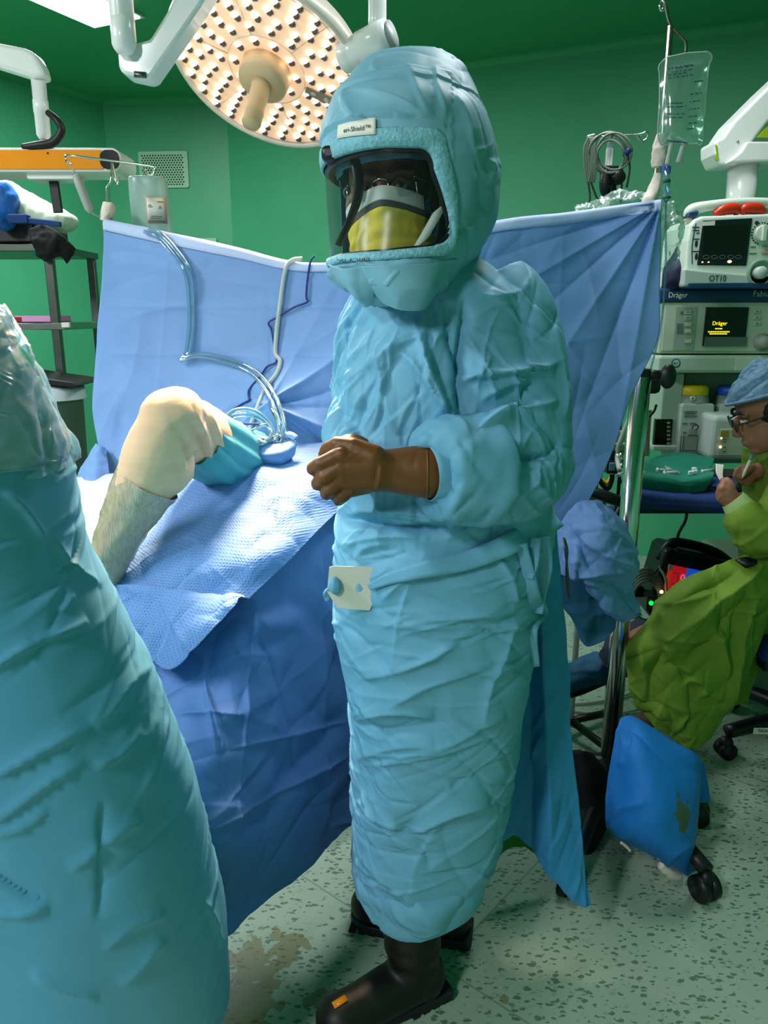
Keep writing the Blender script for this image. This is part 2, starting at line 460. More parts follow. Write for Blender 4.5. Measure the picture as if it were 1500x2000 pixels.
rp.color_ramp.elements[0].color = (*lin((82, 122, 184)), 1); rp.color_ramp.elements[1].color = (*lin((112, 150, 208)), 1)
L.new(vo.outputs['Distance'], rp.inputs['Fac']); L.new(rp.outputs['Color'], N['Principled BSDF'].inputs['Base Color'])

# pillow with an olive stain
m = mat('pillow_blue', (30, 122, 206), rough=.6, spec=.3)

# vinyl floor with chips, weld seams, iodine stains
m = mat('floor_vinyl', (160, 178, 160), rough=.34, spec=.4)
nt = m.node_tree; N = nt.nodes; L = nt.links; bs = N['Principled BSDF']
geo = N.new('ShaderNodeNewGeometry')
def mathn(op, a, b=None, c=None):
    n = N.new('ShaderNodeMath'); n.operation = op
    for k, x in enumerate((a, b, c)):
        if x is None: continue
        if isinstance(x, (int, float)): n.inputs[k].default_value = x
        else: L.new(x, n.inputs[k])
    return n.outputs[0]
def chips(rot, sx, sy, scale, thr, dens):
    wn = N.new('ShaderNodeTexNoise'); wn.inputs['Scale'].default_value = 70; wn.inputs['Detail'].default_value = 2
    L.new(geo.outputs['Position'], wn.inputs['Vector'])
    ad = N.new('ShaderNodeVectorMath'); ad.operation = 'MULTIPLY_ADD'; ad.inputs[1].default_value = (.014, .014, 0)
    L.new(wn.outputs['Color'], ad.inputs[0]); L.new(geo.outputs['Position'], ad.inputs[2])
    mp = N.new('ShaderNodeMapping'); mp.inputs['Rotation'].default_value = (0, 0, rot); mp.inputs['Scale'].default_value = (sx, sy, 0)
    L.new(ad.outputs[0], mp.inputs['Vector'])
    v = N.new('ShaderNodeTexVoronoi'); v.inputs['Scale'].default_value = scale; v.inputs['Randomness'].default_value = 1
    L.new(mp.outputs[0], v.inputs['Vector'])
    sp = N.new('ShaderNodeSeparateColor'); L.new(v.outputs['Color'], sp.inputs[0])
    keep = mathn('LESS_THAN', sp.outputs[0], dens)
    size = mathn('MULTIPLY_ADD', sp.outputs[1], thr*.7, thr*.4)
    return mathn('MULTIPLY', mathn('LESS_THAN', v.outputs['Distance'], size), keep)
c1 = mathn('MAXIMUM', chips(.5, 1, 2.0, 40, .36, .62), chips(2.1, 1, 2.2, 45, .36, .58))
c2 = chips(1.1, 1, 1.7, 52, .34, .6)
def mixc(fac, a, b):
    n = N.new('ShaderNodeMix'); n.data_type = 'RGBA'
    for s, x in (('A', a), ('B', b)):
        i = [q for q in n.inputs if q.name == s and q.type == 'RGBA'][0]
        if isinstance(x, tuple): i.default_value = (*lin(x), 1)
        else: L.new(x, i)
    f = [q for q in n.inputs if q.name == 'Factor' and q.type == 'VALUE'][0]
    L.new(fac, f) if not isinstance(fac, float) else setattr(f, 'default_value', fac)
    return [q for q in n.outputs if q.type == 'RGBA'][0]
big = N.new('ShaderNodeTexNoise'); big.inputs['Scale'].default_value = 2.2; big.inputs['Detail'].default_value = 4
L.new(geo.outputs['Position'], big.inputs['Vector'])
col = mixc(mathn('MULTIPLY', big.outputs['Fac'], .9), (148, 170, 150), (166, 184, 166))
col = mixc(mathn('MULTIPLY', c2, .55), col, (120, 146, 126))
col = mixc(mathn('MULTIPLY', c1, .9), col, (84, 112, 96))
sx_ = N.new('ShaderNodeSeparateXYZ'); mp = N.new('ShaderNodeMapping'); mp.vector_type = 'TEXTURE'; mp.inputs['Location'].default_value = (.13, 1.445, 0); mp.inputs['Rotation'].default_value = (0, 0, math.radians(50))
L.new(geo.outputs['Position'], mp.inputs['Vector']); L.new(mp.outputs[0], sx_.inputs[0])
seam = None
for o_ in ('X', 'Y'):
    w = mathn('ABSOLUTE', mathn('SUBTRACT', mathn('FRACT', mathn('ADD', mathn('DIVIDE', sx_.outputs[o_], 1.2), .5)), .5))
    l_ = mathn('LESS_THAN', w, .0022)
    seam = l_ if seam is None else mathn('MAXIMUM', seam, l_)
col = mixc(mathn('MULTIPLY', seam, .6), col, (110, 122, 92))
def stain(px, py, r):
    c = PZ(px, py, 0)
    vm = N.new('ShaderNodeVectorMath'); vm.operation = 'DISTANCE'; vm.inputs[1].default_value = tuple(c)
    L.new(geo.outputs['Position'], vm.inputs[0])
    return mathn('SUBTRACT', 1, mathn('DIVIDE', vm.outputs['Value'], r))
sn = N.new('ShaderNodeTexNoise'); sn.inputs['Scale'].default_value = 24; sn.inputs['Detail'].default_value = 6
L.new(geo.outputs['Position'], sn.inputs['Vector'])
st = None
for a in ((500, 1880, .13), (480, 1970, .16), (560, 1850, .10), (640, 1960, .08), (985, 1955, .022), (1000, 1962, .016)):
    q = stain(*a); st = q if st is None else mathn('MAXIMUM', st, q)
sm = mathn('MULTIPLY', mathn('GREATER_THAN', mathn('ADD', mathn('MULTIPLY', st, .55), sn.outputs['Fac']), .78), mathn('GREATER_THAN', st, 0))
col = mixc(mathn('MULTIPLY', sm, .62), col, (112, 100, 22))
L.new(col, bs.inputs['Base Color'])
rn = N.new('ShaderNodeTexNoise'); rn.inputs['Scale'].default_value = 5
L.new(geo.outputs['Position'], rn.inputs['Vector']); L.new(mathn('MULTIPLY_ADD', rn.outputs['Fac'], .25, .24), bs.inputs['Roughness'])

# ================================================================== room shell (axes turned 25 degrees)
E1 = nrm((.905, -.425, 0)); E2 = nrm((-.425, -.905, 0)); UP = np.array([0, 0, 1.])
CEIL = 2.88
KA = np.array([-1.08, 5.79, 0]); KB = np.array([-1.95, 5.86, 0]); KC = KB+nrm((-.5, -.86, 0))*7.4
KR = KA+E1*4.6
KD = KR+E2*6.9
def wall(name, a, b, z0=0, z1=CEIL, m='wall_paint', th=.12):
    d = nrm(b-a); n = np.cross(d, UP)
    mid = np.array([0, 2.2, 0])
    if np.dot(n, mid-a) > 0: n = -n
    mb = MB().prism([(0, z0), (np.linalg.norm(b-a), z0), (np.linalg.norm(b-a), z1), (0, z1)], a, d, UP, n*th)
    o = part(name, mb, m, smooth=False); o['kind'] = 'structure'; return o
wall('wall_back', KA, KR); wall('wall_corner', KA, KB); wall('wall_left', KB, KC); wall('wall_right', KR, KD)
fl = MB().prism([(p[0], p[1]) for p in (KA, KB, KC, KD, KR)], (0, 0, -.1), (1, 0, 0), (0, 1, 0), (0, 0, .1))
o = part('floor', fl, 'floor_vinyl', smooth=False); o['kind'] = 'structure'
ce = MB().prism([(p[0], p[1]) for p in (KA, KB, KC, KD, KR)], (0, 0, CEIL), (1, 0, 0), (0, 1, 0), (0, 0, .1))
o = part('ceiling', ce, 'ceiling_paint', smooth=False); o['kind'] = 'structure'
# covings where the wall planes meet
for k, (a, b) in enumerate(((KA, KR), (KA, KB), (KB, KC))):
    d = nrm(b-a); n = np.cross(d, UP); n = n if np.dot(n, np.array([0, 2.2, 0])-a) > 0 else -n
    prof = [(0, 0)]+[(.045-.045*math.sin(t), -(.045-.045*math.cos(t))) for t in np.linspace(0, PI/2, 6)]
    L_ = np.linalg.norm(b-a)
    mb = MB().prism([(p[0], p[1]) for p in prof], a+UP*CEIL, n, UP, d*L_)
    o = part('trim_%d' % (k+1), mb, 'ceiling_paint', smooth=False); o['kind'] = 'structure'

def on_plane(px, py, a, n):
    p0 = np.array([0, 0, CZ]); d = P(px, py, 1.)-p0
    t = np.dot(np.asarray(a)-p0, n)/np.dot(d, n)
    return p0+d*t
NB = np.cross(nrm(KB-KA), UP); NB = NB if NB[1] < 0 else -NB
DB = nrm(KA-KB)
# perforated air grille on the corner wall
g0 = on_plane(276, 368, KA, NB); g1 = on_plane(371, 370, KA, NB); g2 = on_plane(276, 297, KA, NB)
gw = np.dot(g1-g0, DB); gh = g2[2]-g0[2]
t = thing('air_grille', 'pale green perforated air grille on the wall behind the plastic bottle', 'vent', g0)
mb = MB().prism(rrect(0, 0, gw, gh, .015), g0+NB*.001, DB, UP, NB*.014)
part('face_plate', mb, 'vent_pale', t, smooth=False)
mb = MB()
for i in range(15):
    for j in range(13):
        c = g0+DB*(gw*(.075+.85*(i+.5*(j % 2))/15))+UP*(gh*(.07+.86*(j+.3)/13))+NB*.0165
        mb.cyl(c-NB*.001, c+NB*.0006, gw*.016, 8)
part('perforations', mb, 'hole_dark', t, smooth=False)
# small dark wall panel half hidden by the drape
g0 = on_plane(352, 500, KA, NB); g1 = on_plane(426, 500, KA, NB); g2 = on_plane(352, 466, KA, NB)
gw = np.dot(g1-g0, DB); gh = g2[2]-g0[2]
t = thing('wall_panel', 'small white framed dark panel on the green wall above the drape edge', 'wall panel', g0)
part('panel_frame', MB().prism(rrect(0, 0, gw, gh, .008), g0+NB*.001, DB, UP, NB*.02), 'vent_pale', t, smooth=False)
part('dark_pane', MB().prism([(gw*.1, .02), (gw*.92, .02), (gw*.92, gh*.82), (gw*.1, gh*.82)], g0+NB*.019, DB, UP, NB*.005), 'screen_black', t, smooth=False)

# ceiling light panels
def ceiling_light(corner, label, e):
    c = np.asarray(corner, float)
    t = thing('ceiling_light', label, 'ceiling light', (c[0], c[1], CEIL))
    mid = c+E2*.6-E1*.0
    X = E1; Yv = E2
    part('frame', MB().prism([(-.02, -.02), (.32, -.02), (.32, 1.22), (-.02, 1.22)], (c[0], c[1], CEIL-.012), X, Yv, (0, 0, .011)), 'panel_rim', t, smooth=False)
    part('diffuser', MB().prism([(0, 0), (.30, 0), (.30, 1.2), (0, 1.2)], (c[0], c[1], CEIL-.017), X, Yv, (0, 0, .006)), 'panel_glow', t, smooth=False)
    ld = bpy.data.lights.new('panel_light', 'AREA'); ld.shape = 'RECTANGLE'; ld.size = .3; ld.size_y = 1.2; ld.energy = e; ld.color = (.93, .97, 1.)
    lo = bpy.data.objects.new('panel_light', ld); COL.objects.link(lo)
    lo.location = tuple(c+E1*.15+E2*.6+np.array([0, 0, CEIL-.03]))
    lo.rotation_euler = Matrix(((E1[0], -E2[0], 0), (E1[1], -E2[1], 0), (0, 0, 1))).to_3x3().to_euler()
    return t
CL = np.array([-1.48, 4.42, 0])
ceiling_light(CL, 'bright rectangular ceiling light at top left of the green ceiling', 40)
ceiling_light(CL+E2*3.1+E1*.35, 'rectangular ceiling light above the gowned person at the left edge', 90)
ceiling_light(CL+E2*.3+E1*2.6, 'added unseen fill light on the ceiling above the anaesthesia machine', 13)  # added panel out of view, only there to brighten the machine side
ceiling_light(CL+E2*4.3+E1*2.1, 'rectangular ceiling light overhead in front of the hooded person', 52)
# ================================================================== operating lamp (lit)
LC = P(522, 136, 2.4)                      # middle of the lit face
LN = nrm((-.261, -.494, -.849))              # where it shines
LX = nrm(np.cross(LN, UP)); LX = -LX if LX[0] < 0 else LX
LY = np.cross(LN, LX); LY = -LY if LY[2] < 0 else LY
R0 = .268
lamp = thing('operating_lamp', 'round lit operating lamp with many warm lenses and a central handle', 'lamp', LC-LN*.1)
part('housing', MB().lathe([(.02, -.13), (.12, -.125), (.21, -.10), (.265, -.06), (.284, -.02), (.286, .004), (.278, .012), (R0, .006), (R0, -.004)], LC, LN, 72, cap=True), 'lamp_shell', lamp)
part('lit_face', MB().lathe([(R0+.002, 0), (.12, .003), (.001, .004)], LC, LN, 72, cap=False), 'lamp_face', lamp)
mb = MB()
for k in range(6):
    a = k*PI/3+.35; d = math.cos(a)*LX+math.sin(a)*LY
    mb.bar(LC+d*.112+LN*.004, LC+d*.264+LN*.002, .0025, .002, up=LN)
for r_ in (.112, .262):
    ang = np.linspace(0, 2*PI, 49); mb.tube([LC+LN*.004+r_*(math.cos(a)*LX+math.sin(a)*LY) for a in ang], .0014, 6, smooth=False)
part('face_ribs', mb, 'lamp_shell', lamp)
rng = np.random.RandomState(3)
spots = []
for r_, n_, o_ in ((.090, 10, .1), (.132, 14, .0), (.163, 18, .12), (.194, 21, .05), (.224, 25, .15), (.250, 29, .0)):
    for k in range(n_):
        a = 2*PI*k/n_+o_
        da = (a-5.55+PI) % (2*PI)-PI
        if abs(da) < .10 and r_ > .12: continue
        spots.append((r_, a+rng.uniform(-.02, .02)))
rng.shuffle(spots)
c0 = None
NLENS = 100
def lens_mb(c, glow):
    if not glow:
        return MB().ell(c+LN*.004, (.0108, .0108, .006), np.stack([LX, LY, LN], 1), 12, 7)
    g = c+LN*.0045+LY*.0085-LX*.002
    return MB().ell(g, (.0105, .0085, .0045), np.stack([LX, LY, LN], 1), 10, 6)
extra_d, extra_g = MB(), MB()
src = {}
for k, (r_, a) in enumerate(spots):
    c = LC+r_*(math.cos(a)*LX+math.sin(a)*LY)
    if k >= NLENS:
        extra_d.join(lens_mb(c, False)); extra_g.join(lens_mb(c, True)); continue
    if not src:
        o = part('lens', lens_mb(c, False), 'lens_dark', lamp); g = part('lens_glow', lens_mb(c, True), 'lens_glow', o)
        src = {'o': o, 'c': c}
    else:
        o = src['o'].copy(); COL.objects.link(o); o.parent = lamp; o.location = tuple(c-src['c'])
        for ch in src['o'].children:
            g = ch.copy(); COL.objects.link(g); g.parent = o
if extra_d.n:
    o = part('lens_remainder', extra_d, 'lens_dark', lamp); o['kind'] = 'stuff'
    g = part('lens_glow', extra_g, 'lens_glow', o); g['kind'] = 'stuff'
# sensor strip
a = 5.55; d = math.cos(a)*LX+math.sin(a)*LY; w = np.cross(LN, d)
part('sensor_strip', MB().prism([(.116, -.012), (.262, -.024), (.262, .024), (.116, .012)], LC+LN*.004, d, w, LN*.003), 'lamp_disc_grey', lamp, smooth=False)
mb = MB()
for r_ in (.14, .18, .222, .246): mb.cyl(LC+d*r_+LN*.007, LC+d*r_+LN*.008, .008, 14)
part('sensor_dots', mb, 'lamp_shell', lamp)
part('handle_hub', MB().lathe([(.072, .004), (.072, .03), (.068, .05), (.030, .055), (.001, .055)], LC, LN, 40), 'lamp_handle', lamp)
h0 = LC+LN*.05; hd = nrm(LN*1.0+np.array([.02, .0, -.18]))
hp = [(.030, 0), (.027, .02), (.026, .05), (.028, .055), (.026, .06), (.026, .09), (.028, .095), (.026, .10), (.027, .128), (.024, .134), (.001, .134)]
part('handle_grip', MB().lathe(hp, h0, hd, 28), 'lamp_handle', lamp)
# yoke: joint cylinder and vertical hanger
ja, jb = P(672, 112, 2.28), P(735, 82, 2.24)
part('joint', MB().lathe([(.001, -.008), (.040, -.006), (.043, 0), (.041, .02), (.037, .05), (.042, .052), (.044, np.linalg.norm(jb-ja)+.02), (.040, np.linalg.norm(jb-ja)+.04), (.001, np.linalg.norm(jb-ja)+.041)], ja, jb-ja, 32), 'white_plastic', lamp)
part('joint_cap', MB().lathe([(.034, 0), (.034, .006), (.001, .007)], jb+nrm(jb-ja)*.043, jb-ja, 28), 'grey_plastic', lamp)
part('yoke', MB().tube([LC-LN*.11, LC-LN*.13+LX*.12, P(706, 122, 2.34), (ja+jb)/2], [.03, .032, .032, .036], 16), 'lamp_shell', lamp)
pt = P(737, -10, 2.24)
part('hanger_tube', MB().tube([jb+np.array([0, 0, -.01]), [pt[0], pt[1], (jb[2]+pt[2])/2], [pt[0], pt[1], CEIL-.05]], .0235, 20, smooth=False), 'white_plastic', lamp)
part('ceiling_flange', MB().lathe([(.09, 0), (.09, .03), (.03, .05)], (pt[0], pt[1], CEIL), (0, 0, -1), 32), 'white_plastic', lamp)
sl = bpy.data.lights.new('lamp_beam', 'SPOT'); sl.energy = 330; sl.color = (1., .73, .48); sl.spot_size = math.radians(70); sl.spot_blend = .85; sl.shadow_soft_size = .16
so = bpy.data.objects.new('lamp_beam', sl); COL.objects.link(so); so.location = tuple(LC+LN*.19)
tgt = P(330, 800, 1.70)
so.rotation_euler = Vector(tuple(tgt-(LC+LN*.19))).to_track_quat('-Z', 'Y').to_euler()

# ================================================================== boom arm top centre
t = thing('ceiling_boom_arm', 'white ceiling boom arm, vertical tube and slanted arm left of the round lamp', 'boom arm', P(255, 130, 1.9))
a, b = P(238, -60, 1.9), P(243, 92, 1.9)
part('drop_tube', MB().lathe([(.024, 0), (.024, .02), (.026, .03), (.026, 1)], [b[0], b[1], b[2]], (0, 0, 1), 24), 'white_plastic', t)
part('collar', MB().lathe([(.001, -.014), (.016, -.013), (.023, -.004), (.0265, .004), (.0265, .055), (.025, .056)], [b[0], b[1], b[2]], (0, 0, 1), 24), 'white_plastic', t)
q = [(228, 92), (292, 76), (352, -20), (430, -140), (470, -120), (392, 10), (296, 148), (286, 154), (240, 144), (231, 132)]
pts = [P(x, y, 1.92) for x, y in q]
o0 = pts[0]
part('slanted_arm', MB().prism([(p[0]-o0[0], p[2]-o0[2]) for p in pts], o0, (1, 0, 0), (0, 0, 1), (0, .075, 0)), 'white_plastic', t, bevel=.014, bseg=3)
part('end_badge', MB().bar(P(262, 145, 1.915), P(286, 147, 1.915), .004, .012), 'dark_steel', t, label='small grey badge on the arm end')

# ================================================================== second lamp seen edge-on with orange side
YL = 2.6
t = thing('examination_lamp', 'orange sided lamp head with white rim hanging at the left edge', 'lamp', P(60, 312, YL))
def q2(x, y): p = P(x, y, YL); return p
a0, a1 = P(-190, 311, YL), P(236, 313, YL)
hh = 22*pxm(YL, 312)
w_ = a1[0]-a0[0]
part('white_shell', MB().prism(rrect(0, -hh, w_, hh, hh*.85, 7), [a0[0], YL, (a0[2]+a1[2])/2], (1, 0, 0), (0, 0, 1), (0, .16, 0)), 'white_plastic', t, bevel=.006)
zc = (a0[2]+a1[2])/2
xo = P(196, 312, YL)[0]
part('orange_panel', MB().prism(rrect(.03, -hh*.80, xo-a0[0]+.012, hh*.80, hh*.3), [a0[0], YL-.004, zc], (1, 0, 0), (0, 0, 1), (0, .006, 0)), 'orange_gloss', t, bevel=.002)
x1 = P(237, 312, YL)[0]-.006
part('black_end', MB().prism(rrect(xo-a0[0], -hh*.78, x1-a0[0], hh*.78, hh*.62, 6), [a0[0], YL-.007, zc], (1, 0, 0), (0, 0, 1), (0, .008, 0)), 'screen_black', t, bevel=.002)
part('screw', MB().cyl(P(93, 299, YL-.006), P(93, 299, YL-.001), .003, 10), 'print_dark', t)
# arm and elbow
qa = [(-60, 74), (-10, 82), (45, 92), (66, 102), (80, 128), (86, 150), (62, 152), (48, 146), (-10, 128), (-60, 112)]
o0 = P(*qa[0], 2.62)
part('spring_arm', MB().prism([(P(x, y, 2.62)[0]-o0[0], P(x, y, 2.62)[2]-o0[2]) for x, y in qa], o0, (1, 0, 0), (0, 0, 1), (0, .07, 0)), 'white_plastic', t, bevel=.012, bseg=3)
e0, e1 = P(74, 148, 2.655), P(86, 272, 2.655)
L_ = np.linalg.norm(e1-e0)
part('drop_tube', MB().lathe([(.0225, 0), (.0215, L_*.38), (.0235, L_*.385), (.0235, L_*.58), (.022, L_*.585), (.0215, L_*.93), (.014, L_), (.001, L_*1.005)], e0, e1-e0, 24), 'white_plastic', t)
part('stem', MB().cyl(P(85, 268, 2.655), P(86, 296, 2.655), .011, 14), 'grey_plastic', t)
part('power_cable', MB().tube([P(94, 220, 2.62), P(112, 236, 2.6), P(120, 256, 2.6), P(104, 278, 2.6), P(72, 284, 2.6), P(46, 288, 2.61)], [.010, .011, .012, .013, .012, .011], 12), 'black_rubber', t)
part('under_plate', MB().prism(rrect(0, 0, P(146, 340, 2.62)[0]-P(52, 340, 2.62)[0], .026, .008), P(52, 350, 2.62), (1, 0, 0), (0, 0, 1), (0, .09, 0)), 'white_plastic', t, bevel=.004)
part('black_strap', MB().bar(P(104, 346, 2.66), P(114, 416, 2.66), .030, .012, up=(0, 1, 0)), 'black_plastic', t, bevel=.003)

# ================================================================== left drip stand behind the drape
YS = 2.33
t = thing('drip_stand', 'thin chrome drip stand with wire hooks holding the left corner of the drape', 'drip stand', PZ(205, 1100, .0) if False else (P(207, 430, YS)[0], YS, 0))
bx = P(207, 430, YS)[0]
part('pole', MB().tube([(bx, YS, .06), (bx, YS, P(207, 420, YS)[2])], .011, 14, smooth=False), 'chrome', t)
part('hook_wire', MB().tube([P(208, 424, YS), P(209, 398, YS), P(208, 366, YS), P(217, 354, YS), P(219, 318, YS)], .0035, 8, smooth=False), 'chrome', t)
part('cross_wire', MB().tube([P(140, 322, YS-.02), P(131, 318, YS-.02), P(129, 308, YS-.02), P(136, 304, YS), P(218, 314, YS), P(296, 325, YS), P(302, 332, YS), P(298, 342, YS), P(288, 340, YS), P(285, 330, YS)], .0032, 8, n=60), 'chrome', t)
part('side_hook', MB().tube([P(219, 318, YS), P(222, 335, YS-.01), P(226, 352, YS-.02), P(229, 360, YS-.02), P(232, 352, YS-.02), P(231, 343, YS-.02)], .0032, 8, n=30), 'chrome', t)
mb = MB()
for k in range(5):
    a = k*2*PI/5+.3
    mb.tube([(bx, YS, .09), (bx+.26*math.cos(a), YS+.26*math.sin(a), .05)], .016, 10, smooth=False)
    mb.cyl((bx+.26*math.cos(a), YS+.26*math.sin(a)-.012, .026), (bx+.26*math.cos(a), YS+.26*math.sin(a)+.012, .026), .026, 16)
part('star_base', mb, 'black_plastic', t)
part('tape_wrap', relief(fuse(MB().tube([P(213, 396, YS), P(211, 412, YS), P(205, 432, YS)], [.014, .019, .016], 14), .003, 2), [lambda V, N: crumple(V, 60, 5)*.003]), 'tape_cream', t)
solo('clear_dropper', MB().tube([P(142, 330, YS-.02), P(148, 342, YS-.02)], .003, 8, smooth=False).lathe([(.004, 0), (.0115, .012), (.0125, .03), (.0125, .095), (.008, .105), (.002, .11)], P(147, 340, YS-.02), P(176, 412, YS-.02)-P(147, 340, YS-.02), 16).tube([P(176, 410, YS-.02), P(184, 419, YS-.02), P(198, 425, YS-.01)], .0022, 8), 'grey_plastic', 'pale grey dropper hanging from the left loop of the wire hook', 'dropper')
# irrigation bottle
bt = P(297, 420, 2.42); z0, z1 = P(300, 466, 2.42)[2]-.02, P(296, 346, 2.42)[2]
bw = 38*pxm(2.42, 400); Hb = z1-z0
t = thing('irrigation_bottle', 'translucent upside down plastic bottle with an orange bordered label behind the drape', 'bottle', (bt[0], 2.42, z0))
rings = []
for f, r_ in ((-.14, .012), (-.1, .014), (-.02, .02), (.02, .9), (.06, 1.), (.5, .97), (.9, .94), (.965, .93), (.99, .88), (1., .7), (1.004, .1)):
    rr = bw*r_ if r_ > .05 else r_
    rings.append([(bt[0]+rr*math.copysign(abs(math.cos(a))**.7, math.cos(a))-.006*f, 2.42+rr*.8*math.copysign(abs(math.sin(a))**.7, math.sin(a)), z0+Hb*f) for a in np.linspace(0, 2*PI, 32, endpoint=False)])
part('body', MB().loft(rings), 'bottle_plastic', t)
fy = 2.42-bw*.8*.98
lx0, lz0 = P(288, 435, fy)[0], P(288, 436, fy)[2]; lx1, lz1 = P(330, 435, fy)[0], P(330, 384, fy)[2]
def curved(x0, z0_, x1, z1_, off, n=10):
    g = []
    for zz in (z0_, z1_):
        g.append([(x, 2.42-(bw*.8*(max(0, 1-abs((x-bt[0])/bw)**2.4))**(1/2.4)+off), zz) for x in np.linspace(x0, x1, n)])
    return MB().grid(g)
lx1 = min(lx1, bt[0]+bw*.9)
lab = part('label', curved(lx0, lz0, lx1, lz1, .002), 'label_pink', t, smooth=True, solid=.0006)
w_, h_ = lx1-lx0, lz1-lz0
part('label_field', curved(lx0+w_*.07, lz0+h_*.12, lx1-w_*.07, lz1-h_*.05, .0032), 'label_white', lab, solid=.0004)
mb = MB()
for f, a, b in ((.05, .05, .95), (.17, .2, .75), (.24, .25, .8), (.60, .12, .35), (.66, .12, .3), (.62, .68, .78), (.56, .66, .8), (.8, .6, .9)):
    mb.join(curved(lx0+w_*a, lz0+h_*f, lx0+w_*b, lz0+h_*(f+.03), .0040, 6))
part('label_print', mb, 'print_grey', lab, solid=.0003)

# ================================================================== steel rack on the left
YR = 3.5
def rx(px): return P(px, 500, YR)[0]
fx0, fx1 = rx(-190), rx(96)
zt = P(60, 484, YR)[2]; zm = P(60, 632, YR)[2]; zl = P(60, 775, YR)[2]
t = thing('steel_rack', 'open steel rack with slim posts standing against the green wall at left', 'rack', ((fx0+fx1)/2, YR+.25, 0))
mb = MB()
part('shelf_top', MB().box(((fx0+fx1)/2, YR+.25, zt), (fx1-fx0+.06, .54, .03)), 'dark_steel', t, bevel=.003)
part('shelf_middle', MB().box(((fx0+fx1)/2, YR+.25, zm-.012), (fx1-fx0+.10, .54, .03)), 'steel', t, bevel=.003)
part('shelf_low', MB().box(((fx0+fx1)/2, YR+.25, .35), (fx1-fx0+.06, .54, .03)), 'steel', t, bevel=.003)
for (x, y) in ((fx1, YR), (fx1, YR+.5), (fx0, YR), (fx0, YR+.5)):
    part('post', MB().box((x, y, zt/2), (.036, .036, zt)), 'dark_steel', t, bevel=.004)
part('end_clip', MB().box((fx1+.055, YR-.03, zm-.006), (.035, .02, .022)), 'label_white', t, bevel=.003)
bz = zm+.004
solo('folder', MB().box((P(66, 622, YR)[0], YR+.10, bz+.016), (.165, .22, .028)), 'book_pink', 'pink folder lying on the middle shelf of the steel rack', 'folder', bevel=.004)
solo('folder', MB().box((P(22, 622, YR)[0], YR+.12, bz+.015), (.11, .26, .026)), 'book_red', 'red folder left of the pink folder on the rack shelf', 'folder', bevel=.004)
# things on top of the rack
zt2 = zt+.016
c = P(20, 466, YR)
solo('black_case', MB().box((c[0]-.09, YR+.22, zt2+.045), (.36, .4, .085)), 'black_plastic', 'flat black case on top of the steel rack', 'case', bevel=.012)
cl = net([[P(58, 448, YR-.03), P(80, 440, YR-.04), P(98, 446, YR-.05), P(120, 462, YR-.03), P(146, 486, YR)],
          [P(62, 468, YR-.05), P(82, 468, YR-.06), P(104, 474, YR-.07), P(118, 480, YR-.05), P(143, 496, YR-.01)],
          [P(66, 484, YR-.05), P(78, 500, YR-.05), P(92, 504, YR-.06), P(114, 488, YR-.05), P(136, 506, YR-.01)],
          [P(72, 492, YR-.04), P(84, 508, YR-.04), P(92, 508, YR-.05), P(116, 500, YR-.04), P(130, 514, YR-.01)]], 30, 40)
solo('black_cloth', relief(MB().grid(cl), [lambda V, N: crumple(V, 18, 3)*.012]), 'black_cloth', 'crumpled black cloth hanging over the front of the steel rack', 'cloth', solid=.008)
pl = []
pa, pb = P(18, 392, YR+.12), P(112, 432, YR+.12)
mb = MB()
for k in range(7):
    f = k/6; p = pa*(1-f)+pb*f
    mb.ell(p, (.085, .12, .066-.022*f))
mb.capsule(pa+np.array([-.1, 0, .03]), pa, .08, .08)
solo('pillow', relief(fuse(mb, .007, 4), [lambda V, N: crumple(V, 14, 8)*.008]), 'pillow_white', 'whitish pillow lying on the steel rack', 'pillow')
mb = MB().ell(P(-2, 392, YR-.03), (.07, .1, .085)).ell(P(6, 420, YR-.03), (.05, .1, .06))
solo('blue_pad', relief(fuse(mb, .007, 4), [lambda V, N: crumple(V, 12, 2)*.01]), 'blue_vinyl', 'blue vinyl pad at the left edge beside the whitish pillow', 'pad')
solo('limb_bar', MB().bar(P(14, 426, YR-.10), P(119, 438, YR-.10), .02, .022).box(P(38, 428, YR-.10), (.08, .04, .035)), 'navy_cloth', 'dark blue bar in front of the whitish pillow on the rack', 'bar', bevel=.004)
# waste bin
bc = P(104, 800, 3.3); bc[2] = 0
zb = P(108, 762, 3.2)[2]
t = thing('waste_bin', 'tall green grey waste bin with white liner and black lid below the rack', 'bin', bc)
part('body', MB().lathe([(.095, 0), (.10, .02), (.125, zb-.05), (.132, zb-.04), (.132, zb-.015), (.125, zb-.012), (.115, zb-.02)], bc, (0, 0, 1), 32), 'bin_green', t)
part('liner', relief(MB().lathe([(.137, zb-.045), (.137, zb-.005), (.128, zb+.012), (.118, zb), (.115, zb-.05)], bc, (0, 0, 1), 60, cap=False), [lambda V, N: crumple(V, 30, 3)*.006]), 'white_foam', t)
part('lid', MB().prism([(-.16, 0), (.15, -.035), (.17, -.03), (.15, -.015), (-.16, .03)], [bc[0], bc[1]-.14, zb+.05], (1, 0, 0), (0, 0, 1), (0, .27, 0)), 'black_plastic', t, bevel=.004)
